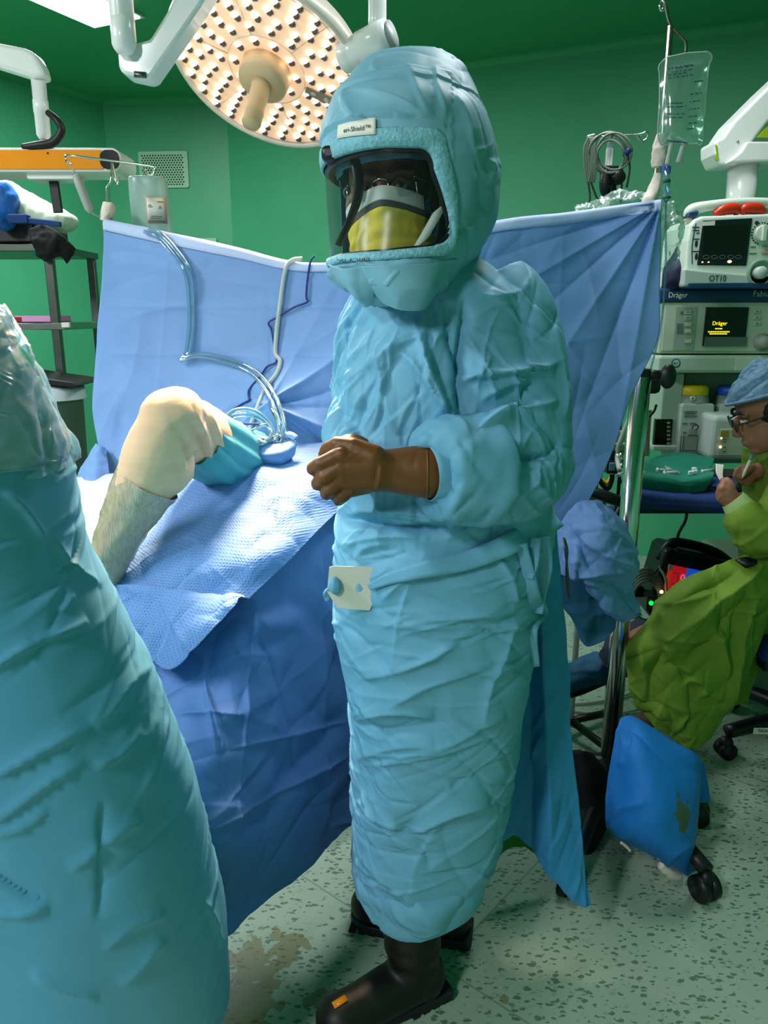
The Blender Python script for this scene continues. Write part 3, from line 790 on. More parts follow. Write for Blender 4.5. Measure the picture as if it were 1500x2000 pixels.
# ================================================================== drapes over the patient
def sheet(ctrl, nr, nc, fields, off=0.):
    g = net([[P(*c) if len(c) == 3 else np.array(c[:3]) for c in row] for row in ctrl], nr, nc)
    return relief(MB().grid(g), fields, off)
def fold_lines(lines, amp=.004, w=.006):
    """unfolding creases: straight ridges between two pixels"""
    def f(V, N):
        h = np.zeros(len(V))
        q = proj(V)
        for (x0, y0, x1, y1, s) in lines:
            d = np.array([x1-x0, y1-y0], float); L_ = np.linalg.norm(d); d /= L_
            r_ = q-np.array([x0, y0]); t_ = r_@d; n_ = np.abs(r_@np.array([-d[1], d[0]]))
            h += s*amp*np.exp(-n_/(w*900))*np.clip(t_/60, 0, 1)*np.clip((L_-t_)/60, 0, 1)
        return h
    return f
SCREEN = [
 [(203, 430, 2.30), (330, 455, 2.285), (470, 487, 2.265), (600, 515, 2.24), (760, 498, 2.19), (940, 440, 2.11), (1110, 416, 2.055), (1290, 393, 2.0)],
 [(201, 490, 2.295), (330, 520, 2.27), (470, 540, 2.25), (600, 560, 2.235), (760, 545, 2.18), (940, 500, 2.10), (1110, 476, 2.07), (1291, 455, 2.0)],
 [(196, 590, 2.29), (330, 600, 2.28), (470, 600, 2.25), (600, 610, 2.23), (760, 610, 2.18), (940, 590, 2.11), (1110, 570, 2.08), (1289, 560, 2.01)],
 [(187, 700, 2.28), (330, 700, 2.27), (470, 700, 2.23), (590, 700, 2.19), (760, 700, 2.15), (940, 690, 2.11), (1110, 680, 2.06), (1284, 665, 2.02)],
 [(182, 790, 2.25), (320, 790, 2.24), (450, 790, 2.19), (560, 790, 2.12), (760, 790, 2.11), (940, 790, 2.10), (1100, 780, 2.05), (1236, 765, 2.03)],
 [(192, 860, 2.22), (310, 860, 2.20), (440, 855, 2.14), (560, 855, 2.09), (760, 870, 2.08), (940, 890, 2.09), (1090, 880, 2.05), (1196, 880, 2.04)],
 [(206, 930, 2.18), (310, 930, 2.15), (440, 915, 2.08), (560, 905, 2.05), (760, 950, 2.06), (940, 970, 2.08), (1080, 965, 2.05), (1150, 975, 2.04)],
 [(215, 985, 2.15), (310, 985, 2.12), (440, 960, 2.04), (560, 950, 2.02), (760, 1010, 2.05), (940, 1030, 2.08), (1060, 1035, 2.05), (1108, 1042, 2.04)]]
KNOT = P(531, 795, 2.10)
def gather(V, N):
    """the sheet is clamped at one point: radiating folds"""
    q = proj(V)-np.array([531., 795.]); r_ = np.hypot(q[:, 0], q[:, 1]); a = np.arctan2(q[:, 1], q[:, 0])
    h = np.zeros(len(V))
    for a0, w, s, R in ((-.62, .09, .012, 230), (-.30, .10, -.012, 230), (.0, .16, -.008, 200), (.38, .10, .014, 260), (.62, .09, -.012, 200), (.95, .1, .012, 150), (-1.1, .14, .010, 150), (-1.6, .15, -.008, 120), (2.6, .15, .009, 120), (-2.5, .2, -.006, 120), (3.1, .14, -.008, 110)):
        da = (a-a0+PI) % (2*PI)-PI
        h += s*np.exp(-np.abs(da)/w)*np.clip(r_/25, 0, 1)*np.exp(-r_/R)*2.0
    return h+.03*np.exp(-r_/28)
def right_pull(V, N):
    q = proj(V)-np.array([1290., 396.]); r_ = np.hypot(q[:, 0], q[:, 1]); a = np.arctan2(q[:, 1], q[:, 0])
    h = np.zeros(len(V))
    for a0, w, s in ((3.0, .04, .010), (2.82, .05, -.012), (2.62, .05, .012), (2.40, .05, -.010), (2.15, .06, .013), (1.92, .05, -.014), (1.75, .05, .014)):
        da = a-a0
        h += s*np.exp(-np.abs(da)/w)*np.clip(r_/30, 0, 1)*np.exp(-r_/330)*1.6
    return h
V_ = relief(MB().grid(net([[P(*c) for c in row] for row in SCREEN], 260, 420)), [
    gather, right_pull, lambda V, N: crumple(V, 3.2, 4, 2)*.014,
    fold_lines([(190, 598, 700, 602, 1), (190, 690, 720, 700, 1), (185, 765, 330, 768, .6), (900, 560, 1280, 548, -.8), (1000, 690, 1270, 640, .6), (560, 520, 545, 760, -.5), (330, 470, 300, 900, .5), (1100, 430, 1075, 1000, .5)], .0035, .006),
    lambda V, N: creases(V, N, 90, 21, L=(.06, .22), A=(.002, .006), W=(.008, .03))])
SCREEN_G = V_
so_ = solo('screen_drape', V_, 'screen_blue', 'large blue drape hung as an upright screen behind the hooded person', 'drape', solid=.0012)
# pale hem band along its top edge
top = catmull([P(*c) for c in SCREEN[0]], 200); nxt = catmull([P(*c) for c in SCREEN[1]], 200)
tops = V_.verts().reshape(260, 420, 3)
g = np.stack([tops[0]+np.array([0, -.004, .003]), tops[4]+np.array([0, -.006, 0]), tops[9]+np.array([0, -.0055, 0]), tops[13]+np.array([0, -.004, 0])])
part('top_hem', MB().grid(g), mat('hem_blue', (184, 198, 234), rough=.6), so_, solid=.002)
SV = SCREEN_G.verts(); SQ = proj(SV)
def on_screen(px, py, off=.012):
    k = np.argmin((SQ[:, 0]-px)**2+(SQ[:, 1]-py)**2)
    d = np.array([0, 0, CZ])-SV[k]
    return P(px, py, SV[k][1])+nrm(d)*off
# small side drape flaring at the lower left of the screen
mb = sheet([[(190, 868, 2.20), (196, 872, 2.18), (204, 876, 2.19)], [(166, 905, 2.16), (186, 905, 2.13), (208, 905, 2.15)], [(148, 945, 2.13), (180, 945, 2.09), (215, 942, 2.12)], [(140, 985, 2.1), (180, 985, 2.06), (225, 985, 2.1)]], 40, 40, [lambda V, N: crumple(V, 9, 5)*.014])
solo('side_drape', mb, 'screen_blue', 'small flared blue drape at the lower left corner of the upright screen', 'drape', solid=.0012)

# ---- white sheet on the table beyond the leg
mb = sheet([[(140, 935, 2.12), (260, 925, 2.12), (360, 918, 2.1)], [(140, 985, 1.98), (260, 975, 1.98), (380, 960, 1.98)], [(135, 1060, 1.84), (240, 1045, 1.86), (360, 1020, 1.86)], [(130, 1150, 1.72), (220, 1150, 1.74), (330, 1110, 1.76)]], 40, 50, [lambda V, N: crumple(V, 5, 6, 2)*.008])
solo('table_sheet', mb, mat('sheet_lavender', (196, 204, 240), rough=.65, bump=.05, bscale=400), 'pale lavender sheet on the table behind the raised leg', 'sheet', solid=.0012)

# ---- dimpled top drape
TOP = [
 [(395, 905, 2.03), (440, 893, 2.05), (505, 868, 2.08), (580, 872, 2.07), (660, 868, 2.06), (780, 900, 2.05)],
 [(352, 958, 1.93), (412, 940, 1.93), (490, 925, 1.93), (575, 918, 1.93), (670, 912, 1.95), (776, 915, 1.98)],
 [(318, 1010, 1.84), (390, 990, 1.82), (480, 975, 1.82), (580, 962, 1.83), (660, 950, 1.86), (738, 930, 1.91)],
 [(280, 1062, 1.78), (355, 1050, 1.75), (445, 1038, 1.73), (535, 1025, 1.74), (605, 1010, 1.77), (662, 996, 1.81)],
 [(240, 1112, 1.73), (315, 1108, 1.68), (395, 1103, 1.65), (470, 1098, 1.64), (530, 1090, 1.65), (578, 1080, 1.685)],
 [(205, 1146, 1.69), (275, 1150, 1.65), (345, 1156, 1.62), (410, 1162, 1.60), (450, 1167, 1.59), (487, 1172, 1.585)]]
def ridge(pxs, amp, w):
    def f(V, N):
        q = proj(V); h = np.zeros(len(V))
        for (x0, y0, x1, y1, s) in pxs:
            d = np.array([x1-x0, y1-y0], float); L_ = np.linalg.norm(d); d /= L_
            r_ = q-np.array([x0, y0]); t_ = r_@d; n_ = r_@np.array([-d[1], d[0]])
            h += s*amp*np.exp(-(n_/w)**2)*np.clip(t_/40, 0, 1)*np.clip((L_-t_)/40, 0, 1)
        return h
    return f
mb = relief(MB().grid(net([[P(*c) for c in r_] for r_ in TOP], 150, 220)), [lambda V, N: crumple(V, 4, 12, 2)*.012,
    ridge([(640, 950, 450, 1080, 1), (600, 1010, 470, 1130, .7), (520, 930, 330, 1050, -1), (560, 900, 470, 960, .8), (420, 1050, 260, 1120, .8)], .010, 22),
    fold_lines([(400, 1095, 475, 1165, 1)], .006, .008),
    lambda V, N: creases(V, N, 60, 5, L=(.05, .2), A=(.002, .006), W=(.008, .03))])
tv = mb.verts().reshape(150, 220, 3); TQ = proj(mb.verts())
TOPG = mb
td = solo('top_drape', mb, 'dimpled_blue', 'dimpled blue absorbent drape spread over the patient between leg and hooded person', 'drape', solid=.0014)
# ---- dimpled band hanging over the table's foot edge
edge = tv[-1]
def below(i, dz, out): return edge[i]+np.array([out[0], out[1], dz])
cols = [0, 30, 60, 90, 120, 146]
B0 = [edge[i]+np.array([0, -.004, .004]) for i in cols]
DB_ = .03
px_b = [(218, 1205, 1.655), (270, 1225, 1.61), (330, 1262, 1.565), (385, 1226, 1.545), (430, 1196, 1.55), (470, 1176, 1.57)]
px_m = [(210, 1170, 1.675), (280, 1178, 1.63), (340, 1195, 1.585), (395, 1186, 1.565), (440, 1178, 1.565), (478, 1172, 1.578)]
px_c = [(232, 1245, 1.625), (285, 1280, 1.58), (335, 1308, 1.545), (390, 1262, 1.530), (432, 1215, 1.54), (466, 1184, 1.565)]
g = net([B0, [P(x, y, Y-.012) for x, y, Y in px_m], [P(x, y, Y-.028) for x, y, Y in px_b], [P(x, y, Y-.034) for x, y, Y in px_c]], 50, 120)
mb = relief(MB().grid(g), [lambda V, N: crumple(V, 7, 3, 2)*.008, fold_lines([(300, 1148, 400, 1310, 1.4)], .008, .008), lambda V, N: creases(V, N, 25, 9, L=(.04, .12), A=(.002, .006), W=(.006, .02))], .004)
part('hanging_band', mb, 'dimpled_blue', td, solid=.0014, label='dimpled band hanging over the foot edge of the table')
# ---- skirt drape hanging down to near the floor
SK = [
 [(190, 1160, 1.74), (250, 1165, 1.705), (320, 1166, 1.67), (400, 1168, 1.645), (484, 1158, 1.625), (566, 1068, 1.72), (648, 980, 1.85), (750, 900, 1.99), (900, 860, 2.1)],
 [(205, 1260, 1.645), (270, 1280, 1.60), (340, 1290, 1.57), (410, 1285, 1.55), (480, 1275, 1.55), (575, 1215, 1.65), (665, 1160, 1.77), (770, 1110, 1.91), (900, 1060, 2.05)],
 [(230, 1370, 1.54), (300, 1390, 1.49), (365, 1400, 1.45), (430, 1400, 1.46), (500, 1380, 1.51), (590, 1340, 1.62), (675, 1290, 1.74), (775, 1240, 1.88), (900, 1200, 2.03)],
 [(270, 1480, 1.48), (330, 1505, 1.42), (390, 1525, 1.37), (450, 1530, 1.39), (525, 1500, 1.47), (605, 1460, 1.59), (683, 1410, 1.70), (780, 1370, 1.85), (900, 1330, 2.01)],
 [(310, 1590, 1.42), (360, 1625, 1.36), (410, 1660, 1.31), (470, 1655, 1.35), (545, 1610, 1.45), (620, 1560, 1.57), (688, 1510, 1.68), (785, 1470, 1.83), (900, 1440, 2.0)],
 [(345, 1680, 1.38), (385, 1745, 1.31), (434, 1830, 1.265), (492, 1788, 1.34), (560, 1728, 1.44), (630, 1664, 1.55), (694, 1606, 1.65), (790, 1540, 1.82), (900, 1520, 1.99)]]
mb = relief(MB().grid(net([[P(*c) for c in r_] for r_ in SK], 260, 300)), [lambda V, N: crumple(V, 4.2, 31, 2)*.018,
    fold_lines([(320, 1392, 480, 1400, 1), (440, 1465, 690, 1408, 1), (395, 1625, 690, 1470, 1), (500, 1180, 430, 1800, .9), (620, 1060, 640, 1640, .8), (500, 1210, 600, 1560, -.8), (390, 1240, 420, 1500, 1), (395, 1310, 440, 1500, 1)], .010, .006),
    ridge([(480, 1230, 610, 1200, 1), (560, 1150, 640, 1250, -1), (420, 1290, 560, 1240, -.8), (400, 1430, 560, 1330, .8), (520, 1560, 680, 1380, -.9), (430, 1600, 560, 1500, .7)], .012, 20),
    lambda V, N: creases(V, N, 110, 77, L=(.06, .24), A=(.003, .009), W=(.008, .03))])
solo('skirt_drape', mb, 'skirt_blue', 'dark blue drape hanging off the table to near the floor left of the hooded person', 'drape', solid=.0012)

# ---- operating table under it
tax = nrm((.175, .23, 0)); tn = np.array([-tax[1], tax[0], 0])
tc_ = np.array([-.34, 1.78, 0])
M_ = np.stack([tn, tax, UP], 1)
t = thing('operating_table', 'operating table hidden below the blue drapes', 'table', tc_+tax*.45+tn*.12)
cc = tc_+tax*.62+tn*.12
part('mattress', MB().box(cc+UP*.74, (.36, 1.3, .06), M_), 'black_plastic', t, bevel=.02)
part('table_top', MB().box(cc+UP*.695, (.38, 1.32, .03), M_), 'steel', t, bevel=.004)
part('column', MB().box(cc+UP*.385, (.24, .30, .60), M_), 'steel', t, bevel=.02)
part('base', MB().box(cc+UP*.05, (.36, .9, .10), M_), 'steel', t, bevel=.03)

# ================================================================== patient: raised knee in a white stocking
knee = P(342, 806, 1.72); ankle = P(196, 1100, 1.70); hip = P(600, 935, 2.24)
hip[2] -= .10
pat = thing('person', 'patient lying under blue drapes with one bent leg raised in a white stocking', 'person', (knee[0], knee[1]+.1, .81))
mb = MB()
mb.capsule(ankle, knee*.55+ankle*.45, .036, .052); mb.capsule(knee*.55+ankle*.45, knee, .052, .054)
mb.capsule(knee, P(402, 866, 1.89), .046, .042).capsule(P(402, 866, 1.89), P(485, 922, 2.03), .042, .042).capsule(P(485, 922, 2.03), hip, .042, .055)
foot = ankle+np.array([-.05, -.10, -.035]); mb.capsule(ankle+np.array([0, 0, -.03]), foot, .036, .022)
tb = hip+tax*.15
mb.capsule(hip, tb+tax*.30-UP*.03, .11, .12, flat=.8); mb.capsule(tb+tax*.3-UP*.03, tb+tax*.42, .10, .05)
mb.ell(tb+tax*.55+UP*.02, (.075, .1, .085))
mb.capsule(hip+tn*.14, hip+tn*.16-tax*.42-UP*.06, .07, .05)
mb.capsule(hip+tn*.16-tax*.42-UP*.06, hip+tn*.16-tax*.62-UP*.1, .045, .035)
part('body', fuse(mb, .008, 4), 'skin', pat)
# stocking
mb = MB()
kk = knee
def seg_(pts, flat=1.): mb.tube([P(x, y, Y) for x, y, Y, r_ in pts], [r_*pxm(Y, y) for x, y, Y, r_ in pts], 22, flat=flat)
seg_([(208, 1100, 1.69, 30), (248, 1010, 1.695, 42), (286, 940, 1.70, 56), (306, 885, 1.705, 61), (325, 840, 1.71, 56), (344, 806, 1.72, 52)])
mb.ell(P(338, 812, 1.715), (62*pxm(1.7, 800), .062, 50*pxm(1.7, 800)))
mb.ell(P(345, 797, 1.73), (48*pxm(1.7, 800), .055, 38*pxm(1.7, 800)))
seg_([(342, 812, 1.73, 50), (364, 832, 1.79, 55), (386, 848, 1.84, 59), (402, 860, 1.87, 60)])
mb.ell(P(318, 905, 1.705), (56*pxm(1.7, 900), .058, 66*pxm(1.7, 900)))
st_ = fuse(mb, .005, 6)
def back_knee(V, N):
    q = proj(V); h = np.zeros(len(V))
    for (x, y, a, L_, s) in ((372, 868, 1.25, 52, 1), (386, 858, 1.2, 50, -1), (398, 850, 1.2, 52, 1), (360, 880, 1.35, 40, -.9), (352, 885, 1.4, 34, 1.1), (410, 842, 1.15, 48, -.8), (420, 838, 1.15, 44, .8)):
        r_ = q-np.array([x, y]); d = np.array([math.cos(a), math.sin(a)]); t_ = r_@d; n_ = r_@np.array([-d[1], d[0]])
        h += s*.010*np.exp(-np.abs(n_)/4.5)*np.clip(1-(t_/L_)**2, 0, 1)
    return h
st_ = relief(st_, [lambda V, N: crumple(V, 16, 2, 2)*.003, back_knee, lambda V, N: creases(V, N, 25, 4, L=(.03, .07), A=(.001, .003), W=(.004, .01))], .004)
part('stocking', st_, 'stocking_cotton', pat)
mb = MB().tube([P(200, 1124, 1.685), P(217, 1080, 1.69), P(242, 1026, 1.693), P(264, 985, 1.697), P(290, 940, 1.70)], [x*pxm(1.69, 1000) for x in (33, 36, 43, 51, 57)], 40, n=90, cap=False)
mb = relief(mb, [lambda V, N: creases(V, N, 130, 14, L=(.03, .09), A=(.001, .003), W=(.002, .006), ang=1.1, spread=.25), lambda V, N: crumple(V, 30, 4, 2)*.003], .006)
part('film_wrap', mb, 'film_wrap', pat, label='shiny clear film wrapped round the shin')
# teal cloth round the thigh
pts = [(384, 852, 1.83, 57), (404, 868, 1.87, 66), (436, 886, 1.94, 66), (472, 900, 2.01, 60), (505, 906, 2.08, 54)]
mb = MB().tube([P(x, y, Y) for x, y, Y, r_ in pts], [r_*pxm(Y, y) for x, y, Y, r_ in pts], 60, n=60, cap=False)
def thigh_folds(V, N):
    q = proj(V); c = q-np.array([400, 870]); n_ = c@np.array([-.55, .83])
    return .005*np.cos(n_/5.2+1.5*vnoise(V*12, 3))
part('thigh_wrap', relief(mb, [thigh_folds, lambda V, N: creases(V, N, 30, 6, L=(.04, .1), A=(.002, .005), W=(.004, .01), ang=-.9, spread=.4)], .002), 'teal_cloth', pat, solid=.001, label='teal cloth wrapped round the thigh')

# ---- tubes, cords and instruments lying on the screen and drape
def run(pts, off): return [on_screen(x, y, off) for x, y in pts]
p1 = run([(281, 452), (306, 462), (334, 492), (360, 530), (368, 575), (369, 640), (362, 690), (352, 704)], .018)
p2 = run([(352, 704), (385, 696), (430, 704), (478, 722), (512, 752), (532, 786)], .022)
p3 = [P(532, 786, 2.06), P(545, 830, 2.0), P(540, 862, 1.97)]
t = thing('suction_tubing', 'clear double suction tubing looping down the blue screen drape', 'tubing', p1[0])
for o_ in (0, 1):
    dx = np.array([.013, 0, .008])*o_
    part('tube', MB().tube([p+dx for p in p1[:-1]+p2+p3], .0055, 10, n=150), 'clear_tube', t)
mb = MB()
t2 = thing('suction_tubing', 'clear tubing coiled in a loop beside the white stocking', 'tubing', P(480, 850, 1.98))
for o_ in (0, 1):
    d = -o_*10
    part('tube', MB().tube([P(414, 850, 1.93), P(428, 832+d*.3, 1.95), P(458, 812+d, 1.98), P(495, 812+d, 2.0), P(523, 830+d*.6, 2.0), P(530-d*.3, 850, 1.98), P(512, 866, 1.96), P(480, 868, 1.95)], .0058, 10, n=90), 'clear_tube', t2)
solo('diathermy_cable', MB().tube(run([(614, 500), (606, 512), (600, 550), (598, 580), (600, 590), (575, 600), (545, 618), (525, 630), (530, 645), (536, 680), (540, 706), (522, 716), (508, 735), (487, 760), (486, 778), (488, 781), (468, 792), (446, 810)], .009)+[P(470, 826, 2.05), P(515, 828, 2.03)], .0028, 8, n=160), 'cord_blue', 'thin dark blue cord zigzagging down the screen drape', 'cord')
solo('white_tube', MB().tube(run([(590, 505), (572, 508), (560, 520), (553, 550), (546, 600), (540, 650), (538, 690), (547, 705), (540, 730), (520, 755), (505, 790), (492, 825), (486, 848)], .010), .0062, 10, n=120), 'tube_white', 'soft white tube running down the screen drape beside the blue cord', 'tube')
t = thing('towel_clamp', 'steel clamp pinching the gathered drape beside the tubing', 'clamp', P(548, 830, 2.0))
for dx in (0, 1):
    part('arm', MB().tube([P(529, 797, 2.055), P(540+dx*8, 820, 2.02), P(550+dx*10, 850, 1.99), P(556+dx*9, 862, 1.98)], .0042, 10), 'chrome', t)
a = np.linspace(0, 2*PI, 25)
for cx, cy, r_ in ((541, 857, 9), (572, 868, 8)):
    part('finger_ring', MB().tube([P(cx+r_*math.cos(x), cy+r_*.8*math.sin(x), 1.975) for x in a], .0028, 8, smooth=False), 'chrome', t)
# pouch
pg = net([[P(487, 868, 1.985), P(520, 870, 1.97), P(555, 866, 1.965), P(579, 858, 1.98)], [P(489, 880, 1.965), P(520, 888, 1.94), P(555, 884, 1.94), P(578, 872, 1.965)], [P(500, 892, 1.965), P(522, 903, 1.95), P(555, 902, 1.95), P(575, 888, 1.965)], [P(510, 898, 1.98), P(530, 908, 1.975), P(552, 907, 1.975), P(570, 896, 1.985)]], 30, 40)
t = thing('instrument_pouch', 'small blue drape pouch holding instruments by the tubing loop', 'pouch', P(530, 890, 1.96))
part('pocket', relief(MB().grid(pg), [lambda V, N: crumple(V, 14, 3, 2)*.008]), 'screen_blue', t, solid=.002)
rim = [P(487, 867, 1.985), P(505, 858, 2.0), P(530, 862, 2.0), P(552, 856, 1.99), P(566, 850, 1.985), P(578, 857, 1.98)]
part('rolled_rim', MB().tube(rim, .010, 12, n=40), mat('hem_pale', (150, 184, 228), rough=.65), t)
solo('diathermy_pencil', MB().tube([P(474, 852, 1.965), P(508, 862, 1.955)], [.006, .0075], 12, smooth=False).tube([P(508, 862, 1.955), P(520, 864, 1.955)], [.004, .002], 10, smooth=False), 'label_white', 'white pencil shaped instrument on the rim of the pouch', 'instrument')
mbf = MB()
t = thing('forceps', 'steel instruments lying below the tubing loop', 'instrument', P(500, 850, 1.99))
for k in range(3):
    part('blade', MB().tube([P(474+k*5, 852-k*4, 1.98), P(500+k*5, 836-k*3, 1.985), P(524, 826+k*3, 2.0)], .003, 8), 'chrome', t)
# ================================================================== hooded surgeon
def ring(py, L, R, Ya, rf, rb, n=96, ex=2.0, tilt=0.):
    a = P(L, py, Ya); b = P(R, py, Ya); c = (a+b)/2
    tL, tR = a[0]/Ya, b[0]/Ya; bb = min(rf, .8*Ya)          # ellipse whose outline, seen from the camera, spans L..R
    c[0] = (tR+tL)/2*(Ya-bb*bb/Ya); rx_ = math.sqrt(max((tR*Ya-c[0])**2-tR*tR*bb*bb, 1e-5))
    th = np.linspace(0, 2*PI, n, endpoint=False)
    cs, sn_ = np.cos(th), np.sin(th)
    x = np.sign(cs)*np.abs(cs)**(2/ex)*rx_; y = np.sign(sn_)*np.abs(sn_)**(2/ex)
    y = np.where(y < 0, y*rf, y*rb)
    return np.stack([c[0]+x, Ya+y, np.full(n, c[2])+tilt*x], -1)
def dense(rows, n, m=96, **k):
    r_ = catmull(np.array(rows, float), n)
    return [ring(*q, n=m, **k) for q in r_]

sx0 = P(830, 1700, 1.47)
surgeon = thing('person', 'standing person in pale blue gown and visor hood with clasped brown gloves and black boots', 'person', (sx0[0], sx0[1], 0))

# ---- gown: torso + sleeves as one skin, then creased
TORSO = [(498, 770, 925, 1.545, .09, .09), (530, 735, 972, 1.54, .12, .12), (570, 712, 1010, 1.535, .145, .14), (620, 696, 1030, 1.53, .165, .15), (690, 682, 1040, 1.52, .18, .155), (770, 668, 1045, 1.515, .19, .16),
         (870, 664, 1050, 1.51, .19, .165), (960, 668, 1070, 1.51, .185, .17), (1020, 656, 1082, 1.51, .19, .175), (1070, 654, 1072, 1.505, .20, .18), (1130, 653, 1060, 1.50, .20, .18), (1200, 652, 1048, 1.495, .20, .175),
         (1290, 668, 1036, 1.485, .195, .17), (1400, 686, 1016, 1.475, .185, .16), (1500, 690, 1000, 1.47, .175, .15), (1600, 693, 985, 1.465, .165, .14), (1670, 697, 962, 1.46, .165, .13), (1705, 701, 945, 1.455, .165, .12), (1716, 703, 938, 1.455, .165, .115)]
mb = MB().loft(dense(TORSO, 90, ex=2.25))
# left arm (photo right)
mb.tube([P(955, 555, 1.54), P(985, 610, 1.525), P(1003, 700, 1.50), P(1012, 800, 1.46), P(1012, 880, 1.42), P(985, 918, 1.37), P(935, 920, 1.325), P(862, 916, 1.285)], [.075, .092, .096, .096, .098, .096, .086, .074], 40, n=70)
mb.ell(P(1022, 905, 1.42), (.092, .09, .094))
# right arm (photo left), mostly behind the chest
mb.tube([P(748, 580, 1.52), P(722, 650, 1.54), P(706, 730, 1.55), P(702, 800, 1.52), P(694, 850, 1.45), P(684, 893, 1.38)], [.055, .062, .056, .054, .052, .045], 32, n=50)
gv = fuse(mb, .0036, 5)
V0 = gv.verts(); zb = V0[:, 2].min()
# open hem: drop the faces that close the bottom
N0 = normals(V0, gv.F)
keep = [f for f in gv.F if not (N0[f, 2].mean() < -.75 and V0[f, 2].mean() < zb+.02)]
gv.F = keep
gq = proj(V0)
def in_box(q, x0, y0, x1, y1): return (q[:, 0] > x0)*(q[:, 0] < x1)*(q[:, 1] > y0)*(q[:, 1] < y1)
front = N0[:, 1] < .25
def pixel_folds(lines, V, N):
    """designed folds: (x0,y0,x1,y1,width px,height m); ridge with one steep side"""
    q = proj(V); h = np.zeros(len(V)); fr = N[:, 1] < .35
    for (x0, y0, x1, y1, w, a) in lines:
        d = np.array([x1-x0, y1-y0], float); L_ = np.linalg.norm(d); d /= L_
        r_ = q-np.array([x0, y0]); t_ = r_@d/L_; n_ = r_@np.array([-d[1], d[0]])+6*np.sin(t_*5+x0)
        prof = np.where(n_ > 0, np.exp(-n_/w), np.exp(n_/(w*2.6)))
        h += 1.8*a*prof*np.clip(1-(2*t_-1)**4, 0, 1)*(t_ > 0)*(t_ < 1)*fr
    return h
GF = [ (897, 600, 965, 795, 2, .004), (905, 735, 1085, 730, 2, .003), (772, 1240, 1035, 1190, 2, .003), (700, 1500, 985, 1440, 2, .003), # chest
 (800, 620, 905, 860, 7, .010), (780, 690, 905, 830, 6, .012), (840, 640, 880, 840, 7, -.010), (730, 690, 780, 850, 8, .007), (700, 640, 690, 800, 7, .007), (760, 690, 735, 860, 7, -.007), (870, 590, 895, 740, 6, -.012), (690, 740, 850, 640, 8, .005),
 # armpit and sleeve
 (900, 580, 898, 830, 6, -.016), (890, 850, 1040, 830, 8, .014), (888, 826, 930, 850, 8, -.010), (935, 850, 1085, 815, 10, .006), (930, 870, 1090, 880, 9, .010), (890, 733, 1085, 727, 4, .008), (1085, 620, 1100, 820, 6, .006), (915, 862, 1085, 905, 7, -.012), (950, 830, 1090, 780, 9, .009), (930, 790, 1050, 720, 9, .008), (900, 760, 960, 690, 8, .006), (1000, 740, 1095, 700, 8, .005), (1020, 900, 1100, 870, 8, -.008), (940, 880, 960, 990, 8, .007), (985, 890, 1000, 1000, 8, -.006), (1040, 920, 1075, 990, 8, .006),
 (960, 560, 1075, 640, 10, .005), (930, 640, 1080, 660, 9, -.004),
 # waist
 (690, 990, 870, 1010, 7, .010), (668, 1018, 880, 1032, 8, -.020), (672, 1004, 870, 1014, 8, .010), (672, 1040, 1060, 1000, 9, .008), (665, 1062, 840, 1046, 8, .007), (690, 1090, 760, 1060, 8, .006),
 # skirt of the gown
 (740, 1170, 850, 1100, 8, .006), (780, 1230, 990, 1180, 9, .006), (660, 1220, 760, 1310, 8, -.007), (700, 1330, 900, 1260, 9, .007), (690, 1390, 850, 1400, 9, .009), (700, 1420, 880, 1418, 9, -.008), (760, 1380, 960, 1290, 10, .008), (690, 1350, 760, 1440, 9, .006), (820, 1470, 990, 1400, 10, .006), (700, 1560, 790, 1620, 8, .010), (790, 1622, 960, 1570, 9, .010), (740, 1510, 780, 1610, 8, .006), (720, 1660, 810, 1770, 8, .008), (790, 1600, 840, 1690, 8, -.006), (850, 1600, 800, 1740, 9, .005), (880, 1540, 980, 1500, 9, -.006), (690, 1480, 850, 1450, 10, .006), (960, 1060, 1010, 1180, 8, .006), (1000, 1200, 940, 1420, 9, .007)]
gown_m = relief(gv, [lambda V, N: crumple(V, 6.5, 41, 2)*.0045, lambda V, N: pixel_folds(GF, V, N),
    lambda V, N: creases(V, N, 130, 101, L=(.03, .13), A=(.002, .007), W=(.002, .007), ang=1.3, spread=.6, zone=front & in_box(gq, 650, 600, 900, 960)),
    lambda V, N: creases(V, N, 46, 102, L=(.04, .14), A=(.002, .006), W=(.002, .007), zone=front & in_box(gq, 880, 560, 1130, 1020)),
    lambda V, N: creases(V, N, 110, 103, L=(.03, .15), A=(.002, .006), W=(.0018, .006), ang=0, spread=.6, zone=front & in_box(gq, 640, 980, 1100, 1300)),
    lambda V, N: creases(V, N, 120, 104, L=(.04, .20), A=(.002, .006), W=(.0018, .006), ang=-.1, spread=.8, zone=front & in_box(gq, 660, 1280, 1050, 1800)),
    lambda V, N: creases(V, N, 40, 105, L=(.05, .18), A=(.002, .005), W=(.003, .012))])
gown = part('gown', gown_m, 'gown_blue', surgeon)
# hem curves: a ragged front tail below the tube
hem = net([[P(698, 1690, 1.420), P(760, 1700, 1.355), P(840, 1705, 1.335), P(910, 1690, 1.365), P(966, 1660, 1.440)],
           [P(702, 1738, 1.360), P(765, 1770, 1.295), P(840, 1785, 1.277), P(900, 1748, 1.310), P(948, 1686, 1.375)],
           [P(718, 1768, 1.350), P(775, 1812, 1.290), P(838, 1829, 1.277), P(885, 1792, 1.310), P(925, 1724, 1.365)]], 50, 90)
part('hem', relief(MB().grid(hem), [lambda V, N: crumple(V, 9, 2, 2)*.005, lambda V, N: creases(V, N, 26, 8, L=(.04, .12), A=(.002, .005), W=(.004, .012), ang=-.6, spread=.5)], .004), 'gown_blue', gown, solid=.001)
